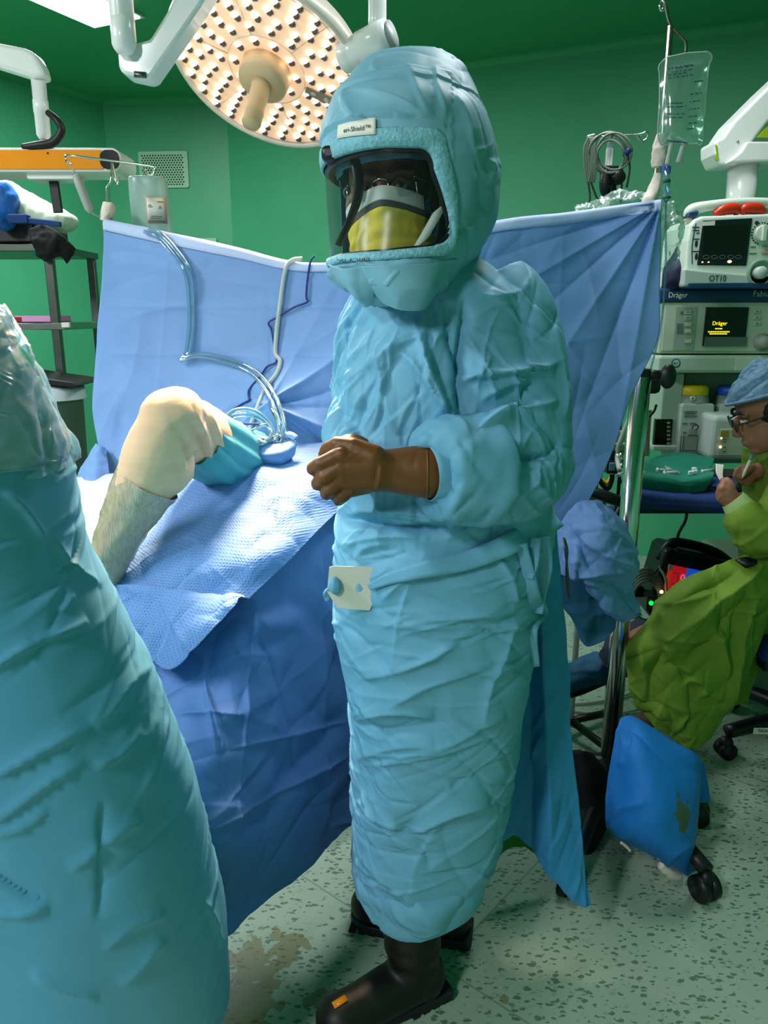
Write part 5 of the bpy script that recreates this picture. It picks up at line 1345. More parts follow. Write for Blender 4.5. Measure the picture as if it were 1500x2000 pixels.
# ---- boots
def boot(heel, toe, top, label, hz=.31):
    heel = np.array([*heel, 0.]); toe = np.array([*toe, 0.]); d = nrm(toe-heel); L_ = np.linalg.norm(toe-heel); s = np.array([-d[1], d[0], 0])
    def B(x, y, z): return heel+d*x*L_+s*y+UP*z
    mb = MB()
    an = B(.24, 0, .10); tp = np.array([top[0], top[1], hz])
    mb.tube([B(.22, 0, .045), an, an*.6+tp*.4, tp], [.046, .055, .060, .062], 26, n=26)
    mb.capsule(B(.20, 0, .066), B(.60, 0, .058), .053, .049); mb.capsule(B(.55, 0, .055), B(.84, 0, .052), .049, .047)
    mb.ell(B(.85, 0, .055), (.049, .049, .042)); mb.ell(B(.17, 0, .06), (.052, .052, .06))
    m1 = fuse(mb, .006, 5); v = m1.verts(); v[:, 2] = np.maximum(v[:, 2], .018); m1.V = [v]
    m1 = relief(m1, [lambda V, N: np.where(V[:, 2] < .32, .003*np.exp(-((V[:, 2]-.145)/.012)**2)-.003*np.exp(-((V[:, 2]-.118)/.012)**2)+.002*np.exp(-((V[:, 2]-.175)/.012)**2), 0)+crumple(V, 8, 3, 2)*.002])
    b = part('boot', m1, 'black_rubber', surgeon, label=label)
    ol = [(-.02, -.044), (.06, -.050), (.22, -.048), (.45, -.042), (.68, -.052), (.86, -.050), (.98, -.028), (1.02, 0), (.98, .028), (.86, .050), (.68, .052), (.45, .042), (.22, .048), (.06, .050), (-.02, .044)]
    oc = catmull(np.array([(a, c*.90) for a, c in ol+[ol[0]]]), 70)[:-1]
    so2 = part('sole', MB().prism([(a*L_, c) for a, c in oc], heel+UP*.006, d, s, UP*.022), 'sole_rubber', b, bevel=.003)
    tr = MB()
    for k in range(12):
        x = .02+k*.085
        if .36 < x < .48: continue
        tr.prism([(x*L_, -.043), ((x+.05)*L_, -.043), ((x+.05)*L_, .043), (x*L_, .043)], heel+UP*.0005, d, s, UP*.008)
    part('tread', tr, 'sole_rubber', b, smooth=False)
    return b, B
b, B = boot((.125, 1.390), (-.130, 1.240), (.052, 1.385), 'front black rubber boot')
part('buckle', MB().bar(B(.80, .005, .101), B(.90, .004, .096), .014, .006, up=UP), 'orange_gloss', b, label='small orange mark on the boot toe')
boot((.205, 1.525), (-.075, 1.585), (.15, 1.525), 'rear black rubber boot')

# ---- green scrub leg glimpsed behind the gown
mb = MB().grid(net([[P(960, 1655, 1.62), P(1000, 1600, 1.64), P(1050, 1620, 1.66)], [P(955, 1680, 1.62), P(1000, 1625, 1.64), P(1062, 1668, 1.66)], [P(958, 1695, 1.62), P(1000, 1650, 1.66), P(1075, 1672, 1.68)]], 24, 30))
part('scrub_hem', relief(mb, [lambda V, N: crumple(V, 16, 3, 2)*.01]), mat('scrub_green', (26, 110, 24), rough=.85, bump=.2, bscale=400), surgeon, solid=.002, label='green scrub cloth showing under the gown')

# ================================================================== person at the left edge, seen from behind
FP = [(560, -330, -25, 1.00, .14, .14), (600, -380, 0, 1.0, .19, .19), (640, -400, 18, 1.0, .22, .22), (700, -410, 48, 1.0, .24, .24), (800, -410, 98, 1.005, .25, .25), (900, -400, 138, 1.01, .26, .26), (1000, -390, 158, 1.02, .265, .265), (1100, -385, 182, 1.03, .27, .27), (1200, -385, 232, 1.04, .28, .28),
      (1300, -390, 285, 1.055, .29, .29), (1420, -400, 336, 1.07, .30, .30), (1550, -410, 384, 1.09, .31, .31), (1680, -420, 416, 1.11, .32, .32), (1790, -430, 436, 1.13, .32, .32), (1890, -440, 448, 1.145, .33, .33), (1960, -440, 452, 1.155, .33, .33)]
c_ = P(-60, 1500, 1.05)
lp = thing('person', 'person in a loose blue gown at the left edge, seen from behind', 'person', (c_[0], c_[1], 0))
def ring_r(py, R, Ya, a_, b_, n=420):
    """ring of half width a_ and depth b_ whose right outline seen from the camera is at pixel R"""
    c = P(R, py, Ya); tR = c[0]/Ya; xc = c[0]-math.sqrt(a_*a_+tR*tR*b_*b_)
    th = np.linspace(0, 2*PI, n, endpoint=False)
    return np.stack([xc+np.cos(th)*a_, Ya+np.sin(th)*b_, np.full(n, c[2])], -1)
FQ = [(560, -60, 1.0, .10, .10), (585, -22, 1.0, .15, .13), (620, 5, 1.0, .20, .16), (660, 30, 1.0, .225, .18), (700, 48, 1.0, .235, .19), (800, 98, 1.005, .24, .20), (900, 136, 1.01, .24, .205), (1000, 156, 1.02, .245, .21), (1100, 180, 1.03, .25, .215), (1200, 230, 1.04, .265, .22),
      (1300, 283, 1.055, .28, .23), (1420, 334, 1.07, .295, .24), (1550, 382, 1.09, .31, .25), (1680, 414, 1.11, .32, .26), (1790, 434, 1.13, .325, .265), (1890, 446, 1.145, .33, .27), (1960, 450, 1.155, .33, .27)]
mb = MB().loft([ring_r(*q) for q in catmull(np.array(FQ, float), 330)])
lv = mb.verts(); lN = normals(lv, mb.F); lq = proj(lv); lf = lN[:, 1] < .4
mb.F = [f for f in mb.F if len(f) == 4]
LF = [(-40, 1306, 80, 1260, 4, .005), (70, 1262, 170, 1209, 4, .005), (-40, 1520, 178, 1425, 5, .006), (-40, 1612, 170, 1488, 5, .005), (-30, 1650, 95, 1580, 4, .004), (130, 1694, 285, 1600, 5, .006), (-30, 1800, 105, 1760, 5, .006), (200, 1848, 325, 1780, 5, .005), (-30, 1710, 110, 1765, 5, -.005), (0, 960, 95, 1052, 6, .005), (90, 1050, 195, 1150, 5, .004), (185, 1500, 285, 1432, 4, .004), (180, 1420, 300, 1300, 6, .004), (205, 1560, 185, 1800, 5, -.005), (280, 1560, 335, 1400, 5, .004), (390, 1760, 440, 1850, 4, .004), (60, 1900, 190, 1960, 5, .005), (230, 1920, 330, 1840, 5, .005), (110, 1190, 150, 1165, 4, .004), (20, 800, 120, 930, 6, -.004)]
gm2 = relief(mb, [lambda V, N: crumple(V, 3.5, 71, 2)*.006, lambda V, N: pixel_folds(LF, V, N), lambda V, N: creases(V, N, 200, 72, L=(.06, .26), A=(.001, .0045), W=(.002, .007), ang=.5, spread=.6, zone=lf & (lq[:, 0] > -60))])
m_lg = mat('gown_teal', (92, 160, 198), rough=.55, bump=.12, bscale=900, var=.05, vscale=7, spec=.35, bdist=.001)
creased('gown_teal', 12, .006, .34)
lgown = part('gown', gm2, m_lg, lp)
# clear plastic cover over the upper back and shoulder edge
FC = [(600, -2, 1.0, .19, .155), (620, 10, 1.0, .208, .168), (660, 35, 1.0, .233, .188), (700, 54, 1.0, .243, .198), (800, 104, 1.005, .248, .208), (880, 138, 1.008, .249, .212), (915, 146, 1.01, .249, .214)]
rows = []
for k_, q in enumerate(catmull(np.array(FC, float), 70)):
    full = ring_r(*q); full = np.vstack([full[300:], full[:60]])
    a_ = 20+(66+14*math.sin(k_*.31)+6*math.sin(k_*.83))*min(1., k_/58.)**1.2
    rows.append([[np.interp(x, np.arange(180), full[:, c]) for c in range(3)] for x in np.linspace(a_, 158, 70)])
part('plastic_cover', relief(MB().grid(np.array(rows)), [lambda V, N: crumple(V, 12, 3, 3)*.008, lambda V, N: creases(V, N, 40, 6, L=(.03, .1), A=(.002, .006), W=(.003, .008), ang=1.1, spread=.4)], .003), 'cover_film', lp, label='clear plastic over the shoulder of the gown')
sh = np.array([-.68, 1.0, 1.4])
mb = MB()
mb.capsule((sh[0]-.13, 1.0, 1.30), (sh[0]+.02, 1.0, 1.30), .08, .07).capsule((sh[0], 1.0, 1.25), (sh[0], 1.0, .95), .15, .14).capsule((sh[0], 1.0, 1.36), (sh[0], 1.0, 1.52), .055, .055)
mb.ell((sh[0], 1.0, 1.62), (.075, .095, .115)).capsule((sh[0]-.1, 1.0, .9), (sh[0]-.1, 1.02, .10), .085, .05).capsule((sh[0]+.1, 1.0, .9), (sh[0]+.1, 1.02, .10), .085, .05)
mb.capsule((sh[0]+.1, 1.02, .05), (sh[0]+.12, 1.2, .045), .045, .045).capsule((sh[0]-.1, 1.02, .05), (sh[0]-.1, 1.2, .045), .045, .045)
mb.capsule((sh[0]+.06, 1.0, 1.28), (sh[0]+.08, 1.05, 1.02), .05, .042).capsule((sh[0]-.16, 1.0, 1.36), (sh[0]-.16, 1.1, 1.08), .05, .042)
part('body', fuse(mb, .008, 4), 'skin', lp)
part('surgical_cap', relief(MB().ell((sh[0], 1.0, 1.66), (.095, .115, .10), None, 60, 30), [lambda V, N: crumple(V, 20, 3, 3)*.008]), 'cap_blue', lp)
# scrap of paper on the floor by the boot
p = PZ(690, 1955, .003)
g = net([[PZ(655, 1946, .004), PZ(690, 1936, .005), PZ(716, 1930, .006)], [PZ(660, 1962, .004), PZ(690, 1955, .008), PZ(716, 1950, .005)], [PZ(664, 1978, .004), PZ(690, 1972, .005), PZ(720, 1968, .004)]], 16, 20)
solo('paper_scrap', MB().grid(g), 'label_white', 'crumpled white paper scrap on the floor by the front boot', 'paper', solid=.001)
# ================================================================== right: anaesthesia workstation
YM = 2.72
def Q(px, py, Y=YM): return P(px, py, Y)
def pb(px0, py0, px1, py1, Yf, depth, mb=None):
    """box whose front face spans the given pixels at depth Yf"""
    pm = (py0+py1)/2
    x0, x1 = P(px0, pm, Yf)[0], P(px1, pm, Yf)[0]; z1, z0 = P(px0, py0, Yf)[2], P(px0, py1, Yf)[2]
    mb = mb or MB()
    return mb.box(((x0+x1)/2, Yf+depth/2, (z0+z1)/2), (abs(x1-x0), depth, abs(z1-z0)))
cx = Q(1450, 700)
am = thing('anaesthesia_machine', 'cream anaesthesia machine with navy top strip and a dark screen at right', 'medical machine', (cx[0], YM+.25, 0))
part('navy_fascia', pb(1287, 563, 1640, 590, YM-.01, .42), 'machine_navy', am, bevel=.008, smooth=False)
part('control_panel', pb(1290, 590, 1640, 691, YM, .40), 'machine_cream', am, bevel=.006, smooth=False)
fr = part('panel_inset', pb(1296, 596, 1620, 686, YM-.004, .01), 'machine_cream', am, bevel=.002, smooth=False)
part('button_field', pb(1318, 600, 1358, 684, YM-.0065, .004), mat('panel_print', (150, 164, 150), rough=.45), am, smooth=False)
part('lower_drawer', pb(1284, 694, 1640, 729, YM-.015, .42), 'machine_pale', am, bevel=.012, bseg=3, smooth=False)
part('shadow_gap', pb(1290, 690, 1630, 695, YM+.01, .36), 'print_dark', am, smooth=False)
part('drawer_front', pb(1437, 699, 1640, 724, YM-.018, .006), 'machine_cream', am, bevel=.002, smooth=False)
sd = part('display', pb(1376, 600, 1459, 676, YM-.0085, .006), 'screen_black', am, bevel=.001, smooth=False)
part('soft_keys', pb(1376, 658, 1459, 676, YM-.0095, .004), 'screen_grey', sd, smooth=False)
def words(body, px, py, h, Y, m, parent, sx=1., align='LEFT', name='lettering', bold=0.):
    part(name, text_mb(body, h*pxm(Y, py)*1.42, P(px, py, Y), (1, 0, 0), (0, 0, 1), .0, align, bold, sx), m, parent, smooth=False, solid=.0008)
words('Dr\u00e4ger', 1305, 581, 10, YM-.012, 'label_white', am, .92)
words('Fabius', 1470, 579, 11, YM-.012, 'label_white', am, 1.)
words('Dr\u00e4ger', 1391, 635, 7.5, YM-.010, 'screen_text', sd, .95)
mb = MB()
for x0, x1, y in ((1397, 1411, 642), (1383, 1425, 648), (1386, 1420, 652)):
    x = x0
    while x < x1:
        w = 2.2+rng.uniform(0, 3.2); pb(x, y-1.1, min(x+w, x1), y+1.1, YM-.0102, .001, mb); x += w+.9
part('screen_lines', mb, 'screen_text', sd, smooth=False)
for y in (606, 617, 630, 643, 663): part('button', pb(1338, y, 1351, y+7.5, YM-.010, .004), 'machine_cream', am, bevel=.001, smooth=False)
for y in (604, 616, 628): part('button', pb(1473, y, 1485, y+8, YM-.010, .006), 'machine_cream', am, bevel=.001, smooth=False)
mb = MB()
for y in range(632, 652, 3): pb(1322, y, 1335, y+1, YM-.0085, .002, mb)
for y in (610, 621): pb(1340, y-1, 1349, y, YM-.0115, .001, mb)
for y in (608, 620, 632): pb(1477, y-.6, 1481, y+1.5, YM-.0125, .001, mb)
pb(1329, 608, 1334, 614, YM-.0085, .002, mb)
part('panel_print', mb, 'print_grey', am, smooth=False)
k = Q(1487, 668)
part('rotary_knob', MB().lathe([(.030, 0), (.030, .006), (.022, .008), (.021, .028), (.018, .032), (.001, .033)], (k[0], YM-.004, k[2]), (0, -1, 0), 32), 'machine_grey', am)
k = Q(1320, 709, YM-.016)
part('round_badge', MB().cyl((k[0], YM-.017, k[2]), (k[0], YM-.0155, k[2]), 8.5*pxm(YM, 709), 28), 'machine_navy', am, smooth=False)
part('badge_face', MB().cyl((k[0], YM-.018, k[2]), (k[0], YM-.0165, k[2]), 6.6*pxm(YM, 709), 28), 'machine_pale', am, smooth=False)
words('SL+', 1315, 711.5, 4.2, YM-.0185, 'print_navy', am, .9)
part('side_column', pb(1291, 729, 1331, 880, YM+.05, .3), 'machine_pale', am, bevel=.006, smooth=False)
part('back_panel', pb(1331, 729, 1640, 905, YM+.14, .2), 'machine_grey', am, bevel=.004, smooth=False)
part('dark_recess', pb(1279, 819, 1312, 872, YM+.04, .02), 'screen_black', am, smooth=False)
mb = MB()
for q in range(6): pb(1303, 824+q*8, 1309, 828+q*8, YM+.037, .006, mb)
part('recess_tabs', mb, 'machine_grey', am, smooth=False)
part('recess_ledge', pb(1276, 871, 1330, 880, YM+.02, .1), 'machine_pale', am, bevel=.003, smooth=False)
part('side_rail', pb(1331, 729, 1334, 775, YM+.1, .02), 'print_dark', am, smooth=False)
part('pedestal', pb(1560, 905, 1680, 1080, YM+.06, .42).box((P(1620, 1000, YM)[0], YM+.25, .25), (.5, .5, .5)), 'machine_grey', am, bevel=.02, smooth=False)
part('work_shelf', MB().box((P(1440, 980, 2.55)[0], 2.61, .862), (.66, .50, .018)), 'machine_grey', am, bevel=.006, smooth=False)
# vaporisers
def vaporiser(px0, px1, py0, py1, capm, label):
    Yv = YM+.02; c = P((px0+px1)/2, py1, Yv); w = (px1-px0)/2*pxm(Yv, 800)
    t = thing('vaporiser', label, 'vaporiser', (c[0], Yv+.05, c[2]))
    z = lambda y: P(px0, y, Yv)[2]
    o = (c[0], Yv+w*.9, 0)
    part('cap', MB().lathe([(w*.80, z(py0+20)), (w*.86, z(py0+18)), (w*.86, z(py0+6)), (w*.74, z(py0+1)), (.001, z(py0))], o, (0, 0, 1), 36), capm, t)
    part('neck', MB().lathe([(w*.97, z(py0+38)), (w*.97, z(py0+34)), (w*.86, z(py0+19))], o, (0, 0, 1), 36, cap=True), 'machine_grey', t)
    part('body', MB().prism(rrect(-w, z(py1), w, z(py0+34), .012), (c[0], Yv-.005, 0), (1, 0, 0), (0, 0, 1), (0, w*1.7, 0)), 'defib_lip', t, bevel=.006, smooth=False)
    return t, Yv, z, c, w
t, Yv, z, c, w = vaporiser(1321, 1386, 754, 886, 'yellow_plastic', 'vaporiser with yellow cap on the anaesthesia machine')
part('gauge_window', pb(1331, 850, 1362, 880, Yv-.010, .006), 'machine_grey', t, bevel=.002, smooth=False)
mb = MB()
for x0, x1, y in ((1337, 1362, 803), (1337, 1358, 807), (1337, 1362, 812), (1333, 1343, 826), (1348, 1360, 826), (1334, 1340, 844)): pb(x0, y, x1, y+1.8, Yv-.008, .002, mb)
pb(1329, 851, 1330.5, 879, Yv-.008, .002, mb); pb(1334, 851, 1335.5, 879, Yv-.012, .002, mb)
part('body_print', mb, 'print_grey', t, smooth=False)
part('key_loop', MB().tube([P(1352, 838, Yv-.02), P(1354, 832, Yv-.022), P(1361, 830, Yv-.022), P(1364, 834, Yv-.02), P(1360, 840, Yv-.02)], .002, 8), 'print_dark', t)
part('lock_tag', pb(1344, 838, 1361, 850, Yv-.014, .006), 'machine_grey', t, bevel=.002, smooth=False)
k = P(1353, 778, Yv)
part('dial_badge', MB().cyl((k[0], Yv-.004, k[2]), (k[0], Yv+.01, k[2]), .0075, 20), 'label_white', t, smooth=False)
words('0', 1353, 780.5, 5, Yv-.0055, 'print_dark', t, align='CENTER')
t, Yv2, z, c, w = vaporiser(1398, 1456, 755, 862, 'blue_plastic', 'vaporiser with blue cap behind the hair net of the seated person')
fm = thing('flow_module', 'white module with small lit lamps below the blue capped vaporiser', 'medical device', P(1425, 900, YM-.08))
part('housing', pb(1391, 812, 1461, 899, YM-.10, .14), 'defib_lip', fm, bevel=.018, bseg=3, smooth=False)
part('front_plate', pb(1405, 838, 1452, 890, YM-.103, .006), 'machine_pale', fm, bevel=.002, smooth=False)
part('yellow_sticker', pb(1408, 841, 1423, 853, YM-.106, .004), mat('sticker_gold', (150, 140, 40), rough=.6), fm, smooth=False)
mb = MB().ell(P(1409, 856, YM-.107), (.003, .002, .003)).ell(P(1407, 873, YM-.107), (.0045, .002, .0045))
part('indicator_lamps', mb, 'led_warm', fm)
mb = MB()
for y in (857, 862, 873, 881): pb(1412, y, 1418, y+1.6, YM-.1045, .002, mb)
part('plate_print', mb, 'print_grey', fm, smooth=False)

# ---- defibrillator on top
YD = 2.66
df = thing('defibrillator', 'white defibrillator with dark screen and red paddles on top of the anaesthesia machine', 'defibrillator', P(1440, 560, YD+.1))
def poly(pxs, Yf, depth, mb=None):
    p = [P(x, y, Yf) for x, y in pxs]; o = p[0]
    return (mb or MB()).prism([(q[0]-o[0], q[2]-o[2]) for q in p], o, (1, 0, 0), (0, 0, 1), (0, depth, 0))
part('body', poly([(1334, 561), (1338, 525), (1343, 470), (1349, 440), (1358, 428), (1372, 422), (1600, 414), (1606, 561)], YD, .24), 'defib_white', df, bevel=.010, bseg=3, smooth=False)
part('lower_lip', poly([(1334, 560), (1337, 524), (1372, 528), (1440, 534), (1470, 536), (1604, 536), (1604, 560)], YD-.022, .03), 'defib_lip', df, bevel=.006, smooth=False)
part('navy_base', poly([(1343, 563), (1345, 553), (1608, 551), (1608, 563)], YD-.028, .26), 'machine_navy', df, bevel=.003, smooth=False)
ds = part('screen', poly([(1362, 518), (1374, 431), (1470, 426), (1458, 519)], YD-.004, .008), mat('defib_screen', (18, 26, 32), rough=.2), df, bevel=.002, smooth=False)
part('inner_screen', poly([(1373, 496), (1377, 442), (1462, 438), (1455, 497)], YD-.0055, .004), 'screen_black', ds, smooth=False)
mb = MB()
for x in (1379, 1395, 1411, 1427, 1442):
    k = P(x, 502, YD-.006); mb.tube([k+np.array([.0095*math.cos(a), 0, .0055*math.sin(a)]) for a in np.linspace(0, 2*PI, 17)], .0009, 6, smooth=False)
part('soft_keys', mb, 'print_grey', ds)
part('screen_sticker', poly([(1373, 441), (1374, 433), (1397, 431), (1396, 440)], YD-.008, .003), 'label_white', ds, smooth=False)
part('screen_lamps', MB().ell(P(1372, 512, YD-.007), (.003, .0015, .002)).ell(P(1384, 512, YD-.007), (.003, .0015, .002)).ell(P(1425, 511, YD-.007), (.007, .0015, .0045)), 'led_warm', ds)
part('top_handle', MB().tube([P(1345, 424, YD+.06), P(1352, 410, YD+.05), P(1385, 402, YD+.04), P(1440, 396, YD+.04), P(1500, 396, YD+.04), P(1590, 404, YD+.05), P(1604, 420, YD+.06)], [.02, .019, .016, .015, .015, .017, .02], 16, n=50), 'defib_white', df)
part('handle_grip', poly([(1343, 424), (1346, 414), (1366, 412), (1362, 424)], YD+.02, .05), 'machine_navy', df, bevel=.004, smooth=False)
for a in (((1390, 422), (1400, 411), (1424, 406), (1440, 409), (1444, 420)),): pass
for a, l_ in ((((1394, 420), (1412, 410), (1434, 408), (1441, 419)), None), (((1449, 418), (1455, 408), (1480, 408), (1494, 417)), None)):
    q = [P(x, y, YD+.03) for x, y in a]
    part('paddle', MB().tube(q, [.010, .017, .018, .010], 14, n=24), 'red_plastic', df)
mb = MB()
for y in (443, 449, 466, 490): pb(1353, y, 1366, y+2, YD-.0015, .003, mb)
for y in (470, 495): mb.ell(P(1360, y+6, YD-.001), (.005, .0015, .011))
part('side_print', mb, 'print_dark', df, smooth=False)
part('green_key', MB().ell(P(1363, 455, YD-.001), (.006, .0015, .003)), mat('key_green', (30, 140, 90), rough=.5), df)
part('side_stripe', MB().tube([P(1359, 436, YD-.001), P(1352, 478, YD-.001), P(1352, 516, YD-.001)], .0016, 8), 'machine_navy', df)
k = P(1488, 456, YD)
part('dial', MB().lathe([(.026, 0), (.026, .008), (.022, .011), (.001, .012)], (k[0], YD-.001, k[2]), (0, -1, 0), 32).box((k[0], YD-.016, k[2]), (.011, .012, .046)), 'defib_white', df, smooth=False)
mb = MB()
for a in np.linspace(.6, 4.4, 15): mb.box((k[0]+.033*math.cos(a), YD-.001, k[2]+.033*math.sin(a)), (.004, .003, .004))
part('dial_marks', mb, 'print_dark', df, smooth=False)
part('round_badge', MB().cyl(P(1478, 435, YD-.003), P(1478, 435, YD+.004), .006, 18), 'print_dark', df, smooth=False)
part('charge_key', MB().ell(P(1496, 492, YD-.002), (.017, .003, .009)), 'label_pink', df)
part('side_key', MB().ell(P(1497, 480, YD-.002), (.014, .003, .005)), 'grey_plastic', df)
mb = MB()
for x0, x1, y in ((1466, 1476, 481), (1464, 1478, 494), (1476, 1487, 507)): pb(x0, y, x1, y+2, YD-.002, .003, mb)
part('key_print', mb, 'print_grey', df, smooth=False)
k = P(1482, 533, YD-.03)
part('socket_ring', MB().lathe([(.046, 0), (.044, .006), (.036, .008), (.034, .002)], (k[0]+.01, YD-.02, k[2]), (0, -1, 0), 36), mat('socket_green', (128, 164, 140), rough=.45), df)
part('socket_plug', MB().lathe([(.020, 0), (.020, .028), (.016, .034), (.001, .035)], (k[0], YD-.022, k[2]), (0, -1, 0), 28), 'defib_lip', df)
words('OT10', 1384, 549, 11, YD-.0235, 'print_dark', df, .9, name='handwriting')
part('cable_stub', MB().cyl(P(1352, 432, YD+.10), P(1330, 436, YD+.10), .012, 16), mat('stub_tan', (120, 124, 92), rough=.5), df)

# ---- navy bags hanging at the left side of the machine
mb = MB().grid(net([[P(1300, 520, 2.76), P(1320, 485, 2.75), P(1338, 464, 2.75)], [P(1296, 545, 2.75), P(1318, 535, 2.70), P(1340, 520, 2.72)], [P(1294, 566, 2.75), P(1316, 566, 2.70), P(1338, 564, 2.72)]], 26, 26))
solo('navy_bag', relief(mb, [lambda V, N: crumple(V, 14, 3, 2)*.012]), mat('navy_nylon', (16, 22, 56), rough=.7), 'dark navy bag squeezed between the screen drape and defibrillator', 'bag', solid=.006)

# ---- monitor boom at upper right
Yb = 2.95
t = thing('monitor_boom', 'white angular support arm on a post at the upper right edge', 'support arm', P(1455, 400, Yb+.06))
part('arm', poly([(1397, 275), (1412, 268), (1434, 236), (1500, 170), (1640, 40), (1680, 90), (1500, 238), (1452, 300), (1442, 322), (1408, 322), (1398, 300)], Yb, .14), 'white_plastic', t, bevel=.010, bseg=3, smooth=False)
part('joint_block', poly([(1420, 318), (1448, 296), (1460, 276), (1560, 276), (1560, 312), (1448, 316)], Yb-.02, .17), 'white_plastic', t, bevel=.006, smooth=False)
k0, k1 = P(1452, 314, Yb+.06), P(1449, 402, Yb+.06)
part('post', MB().cyl(k1-UP*.12, k0, .052, 36), 'white_plastic', t)
part('lime_end', poly([(1398, 282), (1402, 286), (1404, 312), (1401, 312)], Yb-.001, .02), 'lime_sticker', t, smooth=False)
part('lime_sticker', poly([(1479, 268), (1492, 254), (1560, 200), (1560, 270)], Yb-.004, .01), 'lime_sticker', t, smooth=False)
part('screw', MB().cyl(P(1441, 276, Yb-.003), P(1441, 276, Yb+.004), .004, 14), 'steel', t)

# ---- right drip stand
XP, YP = .681, 2.06
pz = lambda y: P(1290, y, YP)[2]
ds_ = thing('drip_stand', 'tall chrome drip stand holding the right corner of the drape, on a black wheeled base', 'drip stand', (XP, YP, 0))
part('outer_pole', MB().cyl((XP, YP, .12), (XP, YP, P(1235, 735, YP)[2]), .027, 28), 'chrome', ds_)
part('inner_pole', MB().cyl((XP, YP, P(1235, 735, YP)[2]), (XP, YP, P(1316, 52, YP)[2]), .0085, 18), 'chrome', ds_)
part('clamp_knob', MB().lathe([(.024, 0), (.027, .006), (.027, .03), (.024, .036)], (XP, YP, P(1240, 740, YP)[2]-.01), (0, 0, 1), 24).tube([(XP, YP, P(1240, 730, YP)[2]), (XP+.05, YP-.02, P(1240, 732, YP)[2])], .012, 12, smooth=False).ell((XP+.062, YP-.025, P(1240, 734, YP)[2]), (.022, .016, .032)), 'black_plastic', ds_)
zt_ = P(1316, 48, YP)[2]
part('hook_bar', MB().tube([P(1292, 2, YP+.02)+UP*.0, P(1300, 12, YP+.01), (XP, YP, zt_), P(1334, 76, YP-.01), P(1339, 84, YP-.012), P(1340, 98, YP-.012), P(1337, 110, YP-.012)], .0038, 10, n=50), 'dark_steel', ds_)
part('hook_loop', MB().tube([P(1293, 2, YP+.02), P(1289, 10, YP+.02), P(1291, 20, YP+.02), P(1296, 16, YP+.02), P(1297, 4, YP+.02)], .0034, 8, n=30), 'chrome', ds_)
part('tape_wrap', relief(MB().tube([(XP, YP, pz(262)), (XP, YP, pz(300)), (XP, YP, pz(326))], [.011, .017, .014], 28, n=40), [lambda V, N: crumple(V, 40, 4, 2)*.004]), 'tape_cream', ds_)
part('tape_tail', relief(MB().tube([(XP, YP, pz(340)), (XP-.006, YP-.004, pz(365)), (XP-.022, YP-.012, pz(392)), (XP-.018, YP-.01, pz(406))], [.011, .014, .019, .012], 24, n=40, flat=.6), [lambda V, N: crumple(V, 40, 8, 2)*.004]), 'tape_cream', ds_)
part('base_column', MB().lathe([(.055, .05), (.06, .085), (.045, .125), (.03, .14)], (XP, YP, 0), (0, 0, 1), 28), 'black_plastic', ds_)
legs = [PZ(1376, 1735, .03), PZ(1112, 1730, .03), PZ(1362, 1590, .03), np.array([.88, 2.36, .03]), np.array([.36, 2.10, .03])]
for lgp in legs:
    d = nrm(np.array([lgp[0]-XP, lgp[1]-YP, 0])); e = np.array([lgp[0], lgp[1], 0])
    part('base_leg', MB().tube([np.array([XP, YP, .13]), np.array([XP, YP, .12])+d*.12, e+UP*.085], [.034, .030, .020], 14), 'black_plastic', ds_)
    s = np.cross(d, UP)
    c_o = part('castor', MB().cyl(e-s*.026+UP*.034, e-s*.006+UP*.034, .034, 24).cyl(e+s*.006+UP*.034, e+s*.026+UP*.034, .034, 24).ell(e+UP*.055, (.022, .022, .030)), 'black_plastic', ds_)
# black cover between base and gown
mb = MB().grid(net([[P(1116, 1466, 1.95), P(1134, 1466, 1.92), P(1150, 1475, 1.95)], [P(1124, 1530, 1.93), P(1146, 1530, 1.88), P(1178, 1520, 1.94)], [P(1130, 1610, 1.90), P(1156, 1610, 1.85), P(1180, 1600, 1.92)], [P(1120, 1690, 1.85), P(1134, 1690, 1.83), P(1146, 1680, 1.85)]], 30, 24))
solo('black_base_cover', relief(mb, [lambda V, N: crumple(V, 12, 3, 2)*.006]), 'black_cloth', 'black cone shaped cover at the stand base beside the gown', 'cover', solid=.03)
# ---- IV bag
yb = 2.0
ib = thing('drip_bag', 'clear plastic drip bag printed with faint lines hanging from the drip stand', 'drip bag', P(1335, 285, yb))
def ivg(off):
    rows = [[(1302, 112), (1340, 104), (1384, 101)], [(1287, 128), (1336, 122), (1391, 112)], [(1288, 146), (1335, 140), (1384, 132)], [(1288, 200), (1332, 198), (1379, 192)], [(1285, 250), (1330, 252), (1374, 248)], [(1286, 272), (1330, 276), (1373, 278)], [(1292, 284), (1330, 282), (1366, 284)]]
    th = [.001, .003, .012, .020, .022, .012, .001]
    ctrl = []
    for r_, k in zip(rows, th):
        ctrl.append([P(r_[0][0], r_[0][1], yb), P(r_[1][0]*.5+r_[0][0]*.5, r_[0][1]*.5+r_[1][1]*.5, yb+off*k*.8), P(*r_[1], yb+off*k), P(r_[1][0]*.5+r_[2][0]*.5, r_[2][1]*.5+r_[1][1]*.5, yb+off*k*.8), P(*r_[2], yb)])
    return net(ctrl, 50, 30)
mb = MB().grid(ivg(-1)).grid(ivg(1), flip=True)
part('pouch', relief(mb, [lambda V, N: crumple(V, 26, 3, 2)*.0025]), 'bag_film', ib)
gf = ivg(-1)
edge = list(gf[0])+list(gf[:, -1])+list(gf[-1][::-1])+list(gf[::-1, 0])
part('weld_edge', MB().tube(edge[::4]+[edge[0]], .0016, 6, smooth=False), 'tube_white', ib)
def ivp(u_, v_): return gf[int(np.clip(v_, 0, 1)*49), int(np.clip(u_, 0, 1)*29)]+np.array([0, -.003, 0])
mb = MB()
